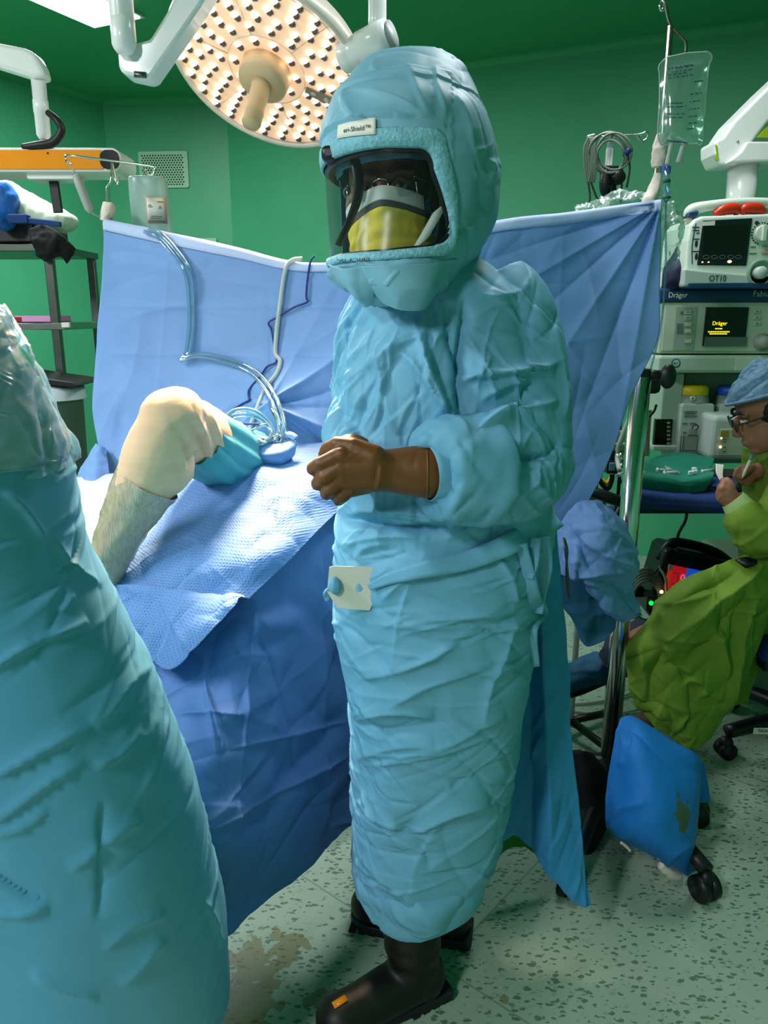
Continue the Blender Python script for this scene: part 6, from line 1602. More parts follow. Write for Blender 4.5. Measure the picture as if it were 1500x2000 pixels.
for v_, u0_, u1_ in ((.27, .2, .66), (.30, .2, .7), (.33, .25, .7), (.36, .2, .64), (.385, .2, .7), (.52, .2, .55), (.55, .2, .6), (.58, .2, .58), (.61, .2, .55), (.48, .66, .92), (.52, .68, .9), (.56, .68, .88), (.60, .66, .86), (.64, .66, .84), (.68, .64, .8), (.42, .74, .92), (.86, .2, .62), (.89, .25, .66)):
    u = u0_
    while u < u1_-.02:
        w = rng.uniform(.03, .1); a_, b_ = ivp(u, v_), ivp(min(u+w, u1_), v_); 
        if np.linalg.norm(b_-a_) > 1e-4: mb.bar(a_, b_, .0012, .0016)
        u += w+.02
part('bag_print', mb, 'print_navy', ib, smooth=False)
part('port', MB().tube([P(1337, 278, yb), P(1330, 300, yb), P(1325, 318, yb)], [.007, .006, .007], 12), 'tube_white', ib)
part('port', MB().tube([P(1312, 280, yb), P(1307, 300, yb), P(1303, 322, yb)], [.006, .005, .006], 12), 'tube_white', ib)
ivs = thing('drip_set', 'clear drip chamber and line with a blue clip below the drip bag', 'drip set', P(1300, 400, yb))
part('blue_clip', pb(1296, 323, 1311, 338, yb-.004, .016), 'blue_plastic', ivs, bevel=.002, smooth=False)
part('chamber', MB().lathe([(.003, 0), (.0085, .008), (.0085, .07), (.004, .085)], P(1301, 395, yb), P(1302, 340, yb)-P(1301, 395, yb), 16), 'clear_tube', ivs)
mat('cap_green', (10, 90, 60), rough=.5)
part('green_cap', MB().cyl(P(1302, 357, yb), P(1302, 351, yb), .009, 16), 'cap_green', ivs)
part('green_cap', MB().cyl(P(1302, 388, yb), P(1302, 384, yb), .010, 16), 'cap_green', ivs)
part('line', MB().tube([P(1301, 395, yb), P(1300, 440, yb+.06), P(1300, 520, yb+.08), P(1290, 640, yb+.08), P(1262, 760, yb+.07), P(1240, 900, yb+.06)], .0025, 8), 'clear_tube', ivs)

# ---- second drip stand behind the drape with coiled leads
Y2 = 2.42
x2 = P(1190, 300, Y2)[0]
t = thing('cable_stand', 'short stand with a looped wire crossbar behind the right half of the drape', 'stand', (x2, Y2, 0))
part('pole', MB().cyl((x2, Y2, .05), (x2, Y2, P(1190, 290, Y2)[2]), .010, 16), 'white_plastic', t)
part('crossbar', MB().tube([P(1163, 263, Y2), P(1147, 267, Y2), P(1160, 268, Y2), P(1190, 266, Y2), P(1244, 264, Y2), P(1262, 259, Y2), P(1265, 268, Y2), P(1254, 276, Y2), P(1243, 264, Y2)], .0034, 8, n=60), 'chrome', t)
part('neck', MB().tube([P(1190, 290, Y2), P(1196, 262, Y2)], .008, 12, smooth=False), 'white_plastic', t)
part('clamp', MB().box(P(1190, 342, Y2-.012), (.05, .03, .05)).ell(P(1206, 346, Y2-.02), (.024, .02, .022)).ell(P(1181, 356, Y2-.02), (.015, .02, .038)).cyl(P(1192, 330, Y2), P(1192, 384, Y2), .018, 16), 'black_plastic', t, bevel=.006, smooth=False)
mb = MB()
for k in range(4): mb.tube([(x2, Y2, .07), (x2+.25*math.cos(k*PI/2+.6), Y2+.25*math.sin(k*PI/2+.6), .03)], .014, 10, smooth=False)
part('base', mb, 'black_plastic', t)
cc = thing('lead_coil', 'coil of grey monitoring leads hung on the looped wire crossbar', 'cable', P(1195, 330, Y2-.02))
for k, (cx_, cy_, rx_, ry_) in enumerate(((1190, 300, 34, 42), (1194, 302, 28, 40), (1188, 298, 38, 38), (1200, 296, 34, 36), (1192, 306, 26, 32))):
    a = np.linspace(0, 2*PI, 30)
    part('loop', MB().tube([P(cx_+rx_*math.cos(q), cy_+ry_*math.sin(q), Y2-.014-.004*k+.006*math.sin(3*q)) for q in a], .0034, 8, smooth=False), 'cable_grey', cc)
for k, dx in enumerate((0, 4, 8, 11)):
    part('hank', MB().tube([P(1150+dx, 268, Y2-.02), P(1141+dx, 290, Y2-.02), P(1142+dx, 330, Y2-.02), P(1148+dx, 356, Y2-.02), P(1154+dx*.8, 330, Y2-.026), P(1155+dx*.6, 285, Y2-.026), P(1151+dx, 268, Y2-.02)], .0032, 8, n=50), 'cable_grey', cc)
for pts in (((1148, 350), (1152, 380), (1151, 400)), ((1152, 350), (1160, 372), (1168, 392)), ((1226, 300), (1230, 330), (1224, 366)), ((1215, 320), (1215, 350), (1212, 395))):
    part('tail', MB().tube([P(x, y, Y2-.02) for x, y in pts], .003, 8), 'cable_dark', cc)
part('blue_plug', MB().ell(P(1226, 297, Y2-.03), (.008, .008, .010)), 'cord_blue', cc)
# clear bags along the drape's right top edge
mb = MB().grid(net([[P(1122, 408, 2.2), P(1160, 394, 2.22), P(1210, 378, 2.22), P(1262, 380, 2.2), P(1284, 392, 2.15)], [P(1124, 416, 2.12), P(1165, 408, 2.12), P(1210, 392, 2.1), P(1260, 390, 2.1), P(1286, 398, 2.1)], [P(1124, 432, 2.16), P(1165, 425, 2.18), P(1210, 418, 2.18), P(1260, 412, 2.16), P(1286, 412, 2.12)]], 40, 80))
solo('clear_bag', relief(mb, [lambda V, N: crumple(V, 24, 3, 3)*.018]), 'poly_film', 'crumpled clear plastic bag lying along the right top edge of the screen drape', 'plastic bag')
mb = MB().grid(net([[P(1300, 398, 2.12), P(1318, 400, 2.10), P(1336, 420, 2.12)], [P(1298, 440, 2.1), P(1318, 446, 2.05), P(1338, 452, 2.1)], [P(1296, 490, 2.1), P(1312, 492, 2.07), P(1330, 486, 2.1)], [P(1293, 530, 2.1), P(1300, 530, 2.08), P(1312, 520, 2.1)]], 60, 40))
solo('clear_bag', relief(mb, [lambda V, N: crumple(V, 22, 9, 3)*.020]), 'poly_film', 'crumpled clear plastic bag hanging right of the drip stand beside the defibrillator', 'plastic bag')

# ---- work table cloth, tray, contents
TZ = .85
def T(px, py, z=TZ): return PZ(px, py, z)
zc = .8125
x0, x1 = P(1228, 980, 2.36)[0], P(1460, 980, 2.36)[0]
mb = MB().grid(net([[(.82, 2.66, .892), (1.05, 2.66, .892), (1.3, 2.66, .892)], [(.80, 2.47, .894), (1.03, 2.47, .896), (1.28, 2.47, .894)], [P(1240, 957, 2.33), P(1340, 966, 2.33), P(1460, 972, 2.33)], [P(1238, 976, 2.31), P(1340, 986, 2.305), P(1462, 990, 2.31)], [P(1236, 993, 2.32), P(1340, 998, 2.315), P(1462, 1002, 2.32)]], 50, 90))
solo('table_cloth', relief(mb, [lambda V, N: crumple(V, 9, 3, 2)*.007]), 'navy_cloth', 'navy cloth covering the work shelf below the green tray', 'cloth', solid=.002)
part('shelf_edge', pb(1238, 992, 1462, 1003, 2.335, .02), 'black_plastic', am, smooth=False)
# green towel tray: rim, back, well, front
g = net([[P(1262, 905, 2.56), P(1290, 890, 2.60), P(1335, 884, 2.60), P(1392, 892, 2.58)],
         [P(1256, 912, 2.52), P(1290, 900, 2.58), P(1335, 894, 2.58), P(1395, 900, 2.55)],
         [P(1262, 925, 2.46), P(1300, 922, 2.50), P(1345, 920, 2.50), P(1385, 922, 2.47)],
         [P(1252, 926, 2.37), P(1300, 930, 2.37), P(1345, 936, 2.36), P(1394, 924, 2.38)],
         [P(1252, 932, 2.345), P(1300, 940, 2.34), P(1345, 946, 2.335), P(1392, 932, 2.35)],
         [P(1254, 952, 2.35), P(1302, 960, 2.345), P(1345, 964, 2.34), P(1374, 958, 2.35)]], 60, 70)
solo('green_tray', relief(MB().grid(g), [lambda V, N: crumple(V, 12, 6, 2)*.006]), 'green_towel', 'shallow tray lined with a green towel on the navy covered shelf', 'tray', solid=.004)
def syr(pa, pb_, label, r_=.006):
    t = thing('syringe', label, 'syringe', (np.array(pa)+np.array(pb_))/2-UP*r_)
    pa, pb_ = np.array(pa), np.array(pb_); d = nrm(pb_-pa); L_ = np.linalg.norm(pb_-pa)
    part('barrel', MB().lathe([(r_, 0), (r_, L_*.7), (r_*.3, L_*.74), (r_*.3, L_*.8)], pa, d, 16), 'tube_white', t)
    part('plunger', MB().lathe([(r_*1.2, -L_*.2), (r_*1.2, -L_*.18), (r_*.4, -L_*.17), (r_*.4, .0)], pa, d, 12), 'label_white', t)
    part('needle', MB().cyl(pa+d*L_*.8, pb_, .0012, 8), 'chrome', t)
syr(P(1290, 918, 2.44), P(1322, 921, 2.46), 'syringe lying left in the green tray')
syr(P(1303, 924, 2.41), P(1332, 923, 2.42), 'syringe nearest the front rim of the green tray', .007)
syr(P(1302, 914, 2.46), P(1316, 920, 2.44), 'short syringe crossing the others in the green tray', .005)
syr(P(1376, 920, 2.43), P(1398, 917, 2.46), 'syringe at the right end of the green tray', .005)
for k, (x, y, l_) in enumerate(((1349, 924, 'front left white vial box in the green tray'), (1358, 922, 'front right white vial box in the green tray'), (1356, 917, 'white vial box stacked on top of the two others'))):
    c_ = P(x, y, 2.40+.01*(k == 2))
    solo('vial_box', MB().box(c_, (.014, .014, .013)), 'white_foam', l_, 'box', group=None, bevel=.002, smooth=False)
# white roll and papers by the hand
solo('paper_slip', MB().grid(net([[P(1398, 906, 2.40), P(1414, 908, 2.40)], [P(1399, 925, 2.37), P(1412, 928, 2.37)], [P(1410, 946, 2.35), P(1416, 944, 2.35)]], 16, 8)), 'label_white', 'white paper slip standing behind the writing hand', 'paper', solid=.001)
mb = MB().prism([(0, 0), (.16, -.02), (.17, .10), (.02, .12)], P(1398, 945, 2.37)+UP*.02, (1, 0, 0), (0, 1, 0), (0, 0, .006))
solo('clipboard', mb, 'black_plastic', 'dark clipboard under the writing hand', 'clipboard', bevel=.002, smooth=False)
solo('scissors', MB().tube([P(1470, 895, 2.4)+.014*np.array([math.cos(a), 0, math.sin(a)]) for a in np.linspace(0, 2*PI, 21)], .003, 8, smooth=False).tube([P(1487, 897, 2.4)+.012*np.array([math.cos(a), 0, math.sin(a)]) for a in np.linspace(0, 2*PI, 21)], .003, 8, smooth=False).bar(P(1476, 905, 2.4), P(1500, 925, 2.4), .006, .003), 'print_dark', 'black ring handled scissors behind the pen', 'scissors')

# ---- gas hoses and pipework between drape and pole
t = thing('breathing_system', 'tangle of hoses and small valves beside the chrome pole', 'breathing equipment', P(1190, 960, 2.5))
part('valve_block', pb(1190, 842, 1232, 866, 2.6, .08).join(pb(1180, 866, 1226, 884, 2.58, .08)), 'machine_grey', t, bevel=.006, smooth=False)
part('valve_body', pb(1189, 880, 1206, 902, 2.55, .05).join(pb(1186, 900, 1208, 926, 2.54, .05)), 'black_plastic', t, bevel=.004, smooth=False)
part('valve_window', pb(1190, 904, 1203, 920, 2.535, .006), 'cap_blue', t, bevel=.002, smooth=False)
part('metal_valve', MB().cyl(P(1212, 908, 2.55), P(1212, 884, 2.55), .016, 20).cyl(P(1213, 912, 2.54), P(1213, 905, 2.54), .018, 20), 'chrome', t)
def corr(pts, r_, m, par, name='corrugated_hose', n=160):
    p = catmull(np.array([P(*q) for q in pts]), n); rr = r_*(1+.13*np.sin(np.arange(n)*1.25))
    part(name, MB().tube(p, rr, 14, smooth=False), m, par)
m_h = mat('hose_tan', (128, 132, 92), rough=.5)
corr([(1158, 900, 2.45), (1160, 930, 2.45), (1158, 960, 2.45), (1152, 990, 2.48)], .014, m_h, t)
corr([(1265, 800, 2.6), (1262, 850, 2.6), (1260, 890, 2.58)], .013, m_h, t)
part('pale_hose', MB().tube([P(1236, 800, 2.55), P(1224, 830, 2.55), P(1212, 862, 2.55), P(1205, 890, 2.55), P(1210, 920, 2.5)], .008, 10), 'cable_cream', t)
part('black_arm', MB().tube([P(1146, 960, 2.42), P(1172, 966, 2.42), P(1200, 976, 2.42), P(1224, 985, 2.42)], [.014, .019, .019, .014], 14), 'black_plastic', t)
for pts, r_ in ((((1175, 900), (1166, 920), (1172, 940), (1186, 955), (1194, 940), (1196, 925)), .008), (((1210, 930), (1208, 955), (1205, 985), (1200, 1008)), .006), (((1215, 986), (1218, 1010), (1217, 1040)), .004), (((1225, 790), (1232, 780), (1240, 770)), .005), (((1282, 790), (1278, 802), (1268, 814)), .004), (((1178, 965), (1180, 985), (1176, 1000)), .006)):
    part('black_hose', MB().tube([P(x, y, 2.46) for x, y in pts], r_, 10), 'black_plastic', t)
part('yellow_hose', MB().tube([P(1166, 908, 2.5), P(1172, 922, 2.5), P(1174, 935, 2.5), P(1186, 944, 2.5), P(1194, 932, 2.5)], .007, 10), 'yellow_plastic', t)
part('grey_wire', MB().tube([P(1226, 940, 2.44), P(1214, 980, 2.44), P(1200, 1008, 2.44), P(1196, 1016, 2.44)], .0045, 8), 'cable_cream', t)
part('navy_wrap', MB().ell(P(1200, 998, 2.5), (.045, .03, .018)), 'navy_cloth', t)
part('green_rag', relief(MB().grid(net([[P(1208, 930, 2.5), P(1220, 920, 2.5), P(1232, 905, 2.5)], [P(1208, 938, 2.48), P(1220, 935, 2.46), P(1232, 925, 2.48)], [P(1210, 944, 2.5), P(1220, 944, 2.48), P(1230, 940, 2.5)]], 20, 20)), [lambda V, N: crumple(V, 20, 3, 2)*.008]), 'green_towel', t, solid=.003)
part('black_bag', pb(1180, 800, 1218, 850, 2.62, .08).join(pb(1252, 734, 1294, 770, 2.4, .08)), 'black_plastic', t, bevel=.015, smooth=False)
part('upright', MB().cyl(P(1198, 845, 2.66), P(1200, 770, 2.66), .012, 12), 'grey_plastic', t)

# ---- folded drape end and teal cloth hanging below the screen
mb = MB().grid(net([[P(1086, 1040, 1.98), P(1112, 1000, 1.97), P(1135, 978, 1.98), P(1165, 980, 2.0)],
                    [P(1090, 1080, 1.95), P(1125, 1040, 1.92), P(1165, 1010, 1.92), P(1215, 1022, 1.96)],
                    [P(1098, 1120, 1.93), P(1135, 1085, 1.88), P(1185, 1060, 1.88), P(1240, 1095, 1.93)],
                    [P(1110, 1122, 1.92), P(1150, 1125, 1.87), P(1200, 1115, 1.87), P(1238, 1130, 1.92)],
                    [P(1135, 1125, 1.92), P(1165, 1155, 1.88), P(1205, 1160, 1.88), P(1242, 1165, 1.91)],
                    [P(1160, 1150, 1.92), P(1186, 1190, 1.89), P(1218, 1202, 1.89), P(1254, 1200, 1.91)],
                    [P(1190, 1190, 1.92), P(1205, 1214, 1.90), P(1222, 1218, 1.90), P(1254, 1202, 1.91)]], 150, 130))
mb = relief(mb, [lambda V, N: crumple(V, 11, 5, 3)*.012, lambda V, N: pixel_folds([(1115, 1030, 1240, 1130, 7, .010), (1120, 1035, 1160, 1120, 6, -.010), (1110, 1115, 1235, 1125, 6, .012), (1160, 1010, 1235, 1090, 7, .008), (1150, 1130, 1240, 1160, 6, -.008), (1140, 1128, 1215, 1215, 7, .006)], V, N), lambda V, N: creases(V, N, 50, 12, L=(.03, .12), A=(.002, .006), W=(.003, .010))])
dfp = solo('bunched_drape', mb, 'screen_blue', 'bunched end of blue drape hanging between the gown and the chrome pole', 'drape', solid=.0014)
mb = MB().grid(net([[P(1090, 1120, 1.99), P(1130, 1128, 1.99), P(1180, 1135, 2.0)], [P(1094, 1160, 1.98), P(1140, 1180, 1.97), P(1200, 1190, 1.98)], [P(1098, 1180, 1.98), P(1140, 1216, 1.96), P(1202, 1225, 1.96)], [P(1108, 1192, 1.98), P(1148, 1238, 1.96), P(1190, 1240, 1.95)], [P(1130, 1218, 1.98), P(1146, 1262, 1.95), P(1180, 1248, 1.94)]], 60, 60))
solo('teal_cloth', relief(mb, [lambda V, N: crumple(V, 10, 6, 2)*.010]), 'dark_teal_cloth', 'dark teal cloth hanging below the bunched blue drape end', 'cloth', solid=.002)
t = thing('needle_holder', 'slim steel clamp dangling from the bunched drape beside the gown', 'clamp', P(1106, 1170, 1.86))
part('arm', MB().tube([P(1100, 1050, 1.88), P(1104, 1075, 1.86), P(1108, 1110, 1.86), P(1110, 1150, 1.86), P(1113, 1171, 1.86)], [.0022, .003, .003, .0035, .0012], 8), 'dark_steel', t)
part('arm', MB().tube([P(1102, 1050, 1.885), P(1108, 1075, 1.87), P(1106, 1110, 1.865), P(1108, 1150, 1.865), P(1112, 1171, 1.862)], [.0022, .003, .003, .0035, .0012], 8), 'dark_steel', t)

# ================================================================== seated person writing
YH = 2.16
sp = thing('person', 'seated person in olive green gown and blue hair net, writing with a pen', 'person', (1.12, 2.2, 0))
hc = P(1500, 800, YH)
fd = nrm((-.90, .24, -.42)); ud = nrm(np.array([-.40, .06, .90])-fd*np.dot((-.40, .06, .90), fd)); sd_ = np.cross(ud, fd)
RS = np.stack([sd_, -fd, ud], 1)          # local x = side, -y = face, z = up
def S(p): return np.asarray(p, float) @ RS.T+hc
def Smb(mb): o = MB(); o.add(S(mb.verts()), mb.F); return o
mb = MB()
mb.ell((0, .015, .035), (.074, .094, .090)).ell((0, -.022, -.05), (.058, .064, .068)).ell((0, -.055, -.094), (.03, .026, .02))
mb.capsule((0, -.084, .004), (0, -.100, -.034), .008, .010).ell((0, -.094, -.040), (.016, .010, .008))
mb.capsule((-.046, -.064, .02), (.046, -.064, .02), .011, .011).ell((0, -.080, -.064), (.024, .014, .007)).ell((0, -.079, -.074), (.022, .013, .007))
for s in (-1, 1): mb.ell((s*.077, .020, -.006), (.008, .018, .032)).ell((s*.079, .026, .010), (.008, .014, .016))
mb.capsule((0, .03, -.05), (0, .06, -.17), .054, .056)
bd = Smb(mb)
nk = S((0, .06, -.17)); shl = P(1575, 925, 2.16); hipP = np.array([1.32, 2.34, .60])
shf = np.array([1.26, 2.44, 1.04])
bd.capsule(nk, (shl+shf)/2, .055, .07).capsule(shl, shf, .07, .07).capsule((shl+shf)/2, hipP, .13, .13)
kn1 = P(1255, 1250, 2.08); kn1[2] -= .02; kn2 = P(1300, 1230, 2.24); kn2[2] -= .02
bd.capsule(hipP, kn1, .085, .055).capsule(hipP+np.array([.02, .1, 0]), kn2, .085, .055)
an1 = P(1183, 1290, 2.24); an1[2] = max(an1[2], .14)
bd.capsule(kn1, an1, .052, .036).capsule(an1, an1+np.array([-.10, -.01, -.06]), .034, .024)
bd.capsule(kn2, (.95, 2.4, .14), .05, .036).capsule((.95, 2.4, .1), (.82, 2.4, .05), .034, .026)
elb = P(1478, 1040, 2.06); wri = P(1432, 978, 2.10)
bd.capsule(shl, elb, .05, .04).capsule(elb, wri, .038, .026)
elb2 = np.array([1.24, 2.50, .90]); wri2 = P(1480, 920, 2.24)
bd.capsule(shf, elb2, .05, .04).capsule(elb2, wri2, .036, .026)
def dg(pts, r_):
    for k in range(len(pts)-1): bd.capsule(P(*pts[k]), P(*pts[k+1]), r_[k], r_[k+1], 12)
# near hand resting, knuckles to the camera
bd.capsule(wri, P(1418, 958, 2.10), .025, .022).ell(P(1420, 956, 2.10), (.026, .016, .026))
dg([(1414, 944, 2.10), (1406, 952, 2.12), (1404, 962, 2.14)], [.0105, .0098, .008])
dg([(1410, 954, 2.09), (1403, 964, 2.11), (1406, 973, 2.13)], [.0105, .0098, .008])
dg([(1412, 966, 2.09), (1405, 974, 2.11), (1410, 980, 2.13)], [.0102, .0095, .008])
dg([(1418, 974, 2.09), (1411, 979, 2.11), (1416, 984, 2.12)], [.0095, .009, .0075])
dg([(1426, 946, 2.11), (1420, 938, 2.12), (1412, 938, 2.13)], [.012, .0105, .009])
# far hand with the pen
bd.capsule(wri2, P(1462, 924, 2.24), .025, .021).ell(P(1458, 924, 2.24), (.024, .016, .022))
dg([(1452, 914, 2.23), (1440, 918, 2.22), (1436, 930, 2.22)], [.0105, .0096, .008])
dg([(1454, 926, 2.23), (1440, 930, 2.22), (1444, 938, 2.22)], [.0105, .0096, .008])
dg([(1460, 934, 2.23), (1448, 940, 2.22), (1454, 944, 2.22)], [.0102, .0092, .008])
dg([(1468, 938, 2.23), (1458, 944, 2.22), (1464, 946, 2.22)], [.0095, .0085, .007])
dg([(1468, 914, 2.23), (1456, 922, 2.21), (1447, 932, 2.21)], [.0125, .0105, .008])
part('body', fuse(bd, .0042, 4), 'skin', sp)
mb = Smb(MB().ell((0, .03, .02), (.080, .092, .082)))
part('hair', mb, 'hair_black', sp)
for s in (-1, 1):
    part('eyebrow', Smb(MB().tube([(s*.012, -.0885, .022), (s*.032, -.083, .028), (s*.054, -.066, .022)], [.004, .0045, .003], 8)), 'hair_black', sp)
    e = part('eye', Smb(MB().ell((s*.031, -.0715, -.002), (.012, .0108, .0055), None, 16, 10)), 'eye_white', sp)
    part('iris', Smb(MB().ell((s*.031, -.0832, -.003), (.005, .002, .005), None, 12, 8)), 'iris_dark', e)
part('eyeglasses', Smb(MB().tube([(-.056, -.092, .002), (-.074, -.05, .002), (-.080, .01, .004)], .0022, 8).tube([(.056, -.092, .002), (.074, -.05, .002), (.080, .01, .004)], .0022, 8).tube([(-.034+.024*math.cos(a), -.098, -.004+.018*math.sin(a)) for a in np.linspace(0, 2*PI, 25)], .0018, 6, smooth=False).tube([(.034+.024*math.cos(a), -.098, -.004+.018*math.sin(a)) for a in np.linspace(0, 2*PI, 25)], .0018, 6, smooth=False)), 'print_dark', sp)
g = []
for v in np.linspace(.02, 1, 40):
    row = []
    for a in np.linspace(0, 2*PI, 100, endpoint=False):
        th = v*(1.42+.50*max(0, math.sin(a))-.1*max(0, -math.sin(a))-.12*abs(math.cos(a))); row.append((.098*math.sin(th)*math.cos(a), .026+.124*math.sin(th)*math.sin(a), .028+.108*math.cos(th)))
    g.append(row)
hn = relief(Smb(MB().grid(np.array(g), wrap=True)), [lambda V, N: crumple(V, 16, 5, 2)*.004, lambda V, N: creases(V, N, 150, 4, L=(.04, .12), A=(.001, .004), W=(.0015, .004), ang=.7, spread=.5)])
part('hair_net', hn, 'net_blue', sp, solid=.001)
part('net_band', Smb(MB().tube([(.100*math.cos(a), .026+.122*math.sin(a), .028+.108*math.cos(1.42+.5*max(0, math.sin(a))-.1*max(0, -math.sin(a))-.12*abs(math.cos(a)))) for a in np.linspace(0, 2*PI, 50)], .005, 8, smooth=False)), 'net_blue', sp)
# gown top
mb = MB()
mb.capsule(shl+np.array([.02, 0, .0]), shf, .095, .09).capsule((shl+shf)/2, hipP+np.array([0, -.02, .04]), .14, .17)
mb.tube([shl+np.array([.01, 0, .01]), P(1545, 990, 2.10), P(1500, 1040, 2.07), P(1462, 1020, 2.07), P(1446, 992, 2.09)], [.075, .078, .075, .058, .042], 26, n=40)
mb.tube([shf, elb2, P(1492, 928, 2.27)], [.07, .06, .045], 24, n=20)
mb.capsule(hipP+np.array([0, -.02, 0]), kn1*.5+hipP*.5, .12, .09)
og = fuse(mb, .0065, 4); ov = og.verts(); oq = proj(ov)
og = relief(og, [lambda V, N: crumple(V, 8, 15, 3)*.010, lambda V, N: creases(V, N, 160, 16, L=(.03, .12), A=(.003, .009), W=(.004, .012), ang=.7, spread=.8)])
ogo = part('gown', og, 'olive_gown', sp)
part('knit_cuff', MB().tube([P(1450, 1000, 2.085), P(1438, 984, 2.095), P(1431, 976, 2.10)], [.042, .037, .033], 28, n=14, cap=False), 'cuff_knit', ogo, solid=.002)
SKO = [
 [(1520, 1050, 2.12), (1470, 1078, 2.09), (1412, 1102, 2.07), (1356, 1124, 2.06), (1318, 1146, 2.12)],
 [(1515, 1140, 2.04), (1445, 1160, 2.0), (1384, 1172, 1.98), (1322, 1182, 1.98), (1266, 1212, 2.06)],
 [(1492, 1225, 2.04), (1432, 1250, 1.98), (1372, 1258, 1.95), (1300, 1256, 1.95), (1224, 1262, 2.02)],
 [(1462, 1300, 2.04), (1420, 1330, 1.98), (1360, 1338, 1.94), (1296, 1330, 1.94), (1228, 1330, 2.01)],
 [(1425, 1375, 2.03), (1395, 1400, 1.98), (1352, 1408, 1.94), (1298, 1398, 1.94), (1240, 1378, 1.99)],
 [(1388, 1442, 2.0), (1370, 1455, 1.97), (1340, 1462, 1.95), (1296, 1432, 1.95), (1256, 1398, 1.98)]]
def folds_o(V, N): return pixel_folds([(1490, 1100, 1330, 1240, 9, .016), (1440, 1110, 1290, 1200, 9, -.012), (1290, 1255, 1440, 1240, 8, .008), (1290, 1260, 1350, 1320, 7, .012), (1340, 1300, 1440, 1180, 9, -.014), (1290, 1265, 1260, 1370, 9, -.012), (1300, 1290, 1345, 1330, 7, -.009), (1350, 1320, 1380, 1360, 7, .010), (1350, 1330, 1345, 1440, 7, -.012), (1400, 1220, 1420, 1400, 8, .014), (1455, 1150, 1400, 1380, 9, -.010), (1250, 1370, 1350, 1410, 8, -.010), (1270, 1200, 1400, 1150, 9, .010), (1480, 1160, 1410, 1370, 7, .012)], V, N)
mb = relief(MB().grid(net([[P(*c) for c in r_] for r_ in SKO], 180, 170)), [folds_o, lambda V, N: crumple(V, 6, 25, 2)*.006, lambda V, N: creases(V, N, 60, 26, L=(.04, .14), A=(.003, .008), W=(.004, .012))])
part('gown_skirt', mb, 'olive_gown', ogo, solid=.002)
mb = MB().grid(net([[P(1440, 1225, 2.2), P(1468, 1222, 2.2), P(1490, 1215, 2.2)], [P(1428, 1290, 2.2), P(1452, 1290, 2.17), P(1484, 1290, 2.2)], [P(1412, 1345, 2.2), P(1440, 1340, 2.17), P(1472, 1330, 2.2)], [P(1402, 1376, 2.2), P(1428, 1382, 2.18), P(1458, 1374, 2.2)]], 60, 50))
part('gown_tail', relief(mb, [lambda V, N: crumple(V, 10, 5, 2)*.010, lambda V, N: creases(V, N, 20, 7, L=(.05, .15), A=(.003, .007), W=(.004, .01), ang=1.4, spread=.2)]), 'olive_gown', ogo, solid=.002)
# shoe with blue cover and trouser leg
mb = MB().capsule(an1+np.array([.0, 0, -.03]), an1+np.array([-.09, -.01, -.075]), .046, .040).ell(an1+np.array([-.12, -.01, -.082]), (.06, .045, .038))
part('shoe', fuse(mb, .006, 4), 'black_rubber', sp)
part('trouser_leg', relief(MB().tube([kn1+np.array([.02, .02, 0]), (kn1+an1)/2, an1*.3+kn1*.7+np.array([.01, 0, 0])], [.075, .068, .060], 30, n=30), [lambda V, N: crumple(V, 12, 3, 2)*.008]), 'trouser_navy', sp)
part('shoe_cover', relief(fuse(MB().capsule(an1+np.array([-.03, -.01, -.02]), an1+np.array([-.13, -.03, -.05]), .050, .042), .006, 4), [lambda V, N: crumple(V, 20, 4, 2)*.008]), 'dark_teal_cloth', sp)
pen = thing('pen', 'pale blue and white pen held by the seated person', 'pen', P(1455, 910, 2.205))
pa, pb_ = P(1448, 936, 2.205), P(1470, 889, 2.205); d = nrm(pb_-pa); L_ = np.linalg.norm(pb_-pa)
part('barrel', MB().lathe([(.0006, 0), (.004, .01), (.0045, .014), (.0045, L_*.8)], pa, d, 14), 'label_white', pen)
part('cap', MB().lathe([(.0048, 0), (.0048, L_*.2), (.002, L_*.21)], pa+d*L_*.8, d, 14), 'cap_blue', pen)

# ---- office chair
ch = thing('office_chair', 'black office chair with blue seat under the seated person', 'chair', (1.32, 2.4, 0))
part('armrest', MB().tube([P(1448, 1100, 2.05), P(1475, 1097, 2.1), P(1560, 1100, 2.3)], [.022, .026, .026], 14, flat=.6), 'black_plastic', ch)
part('seat', MB().box((1.36, 2.36, .455), (.44, .46, .075)), mat('seat_blue', (24, 56, 128), rough=.8, bump=.2, bscale=400), ch, bevel=.03, bseg=3)
part('seat_pan', MB().box((1.36, 2.36, .405), (.40, .42, .04)), 'black_plastic', ch, bevel=.01)
part('backrest', MB().box((1.60, 2.42, .78), (.06, .42, .42)), 'black_plastic', ch, bevel=.03)
part('gas_column', MB().cyl((1.36, 2.36, .09), (1.36, 2.36, .40), .03, 20), 'black_plastic', ch)
hub = np.array([1.45, 2.36, .11])
tips = [PZ(1418, 1452, .05), PZ(1490, 1370, .05)]
rad = np.linalg.norm((tips[0]-hub)[:2])
a0 = math.atan2(tips[0][1]-hub[1], tips[0][0]-hub[0])
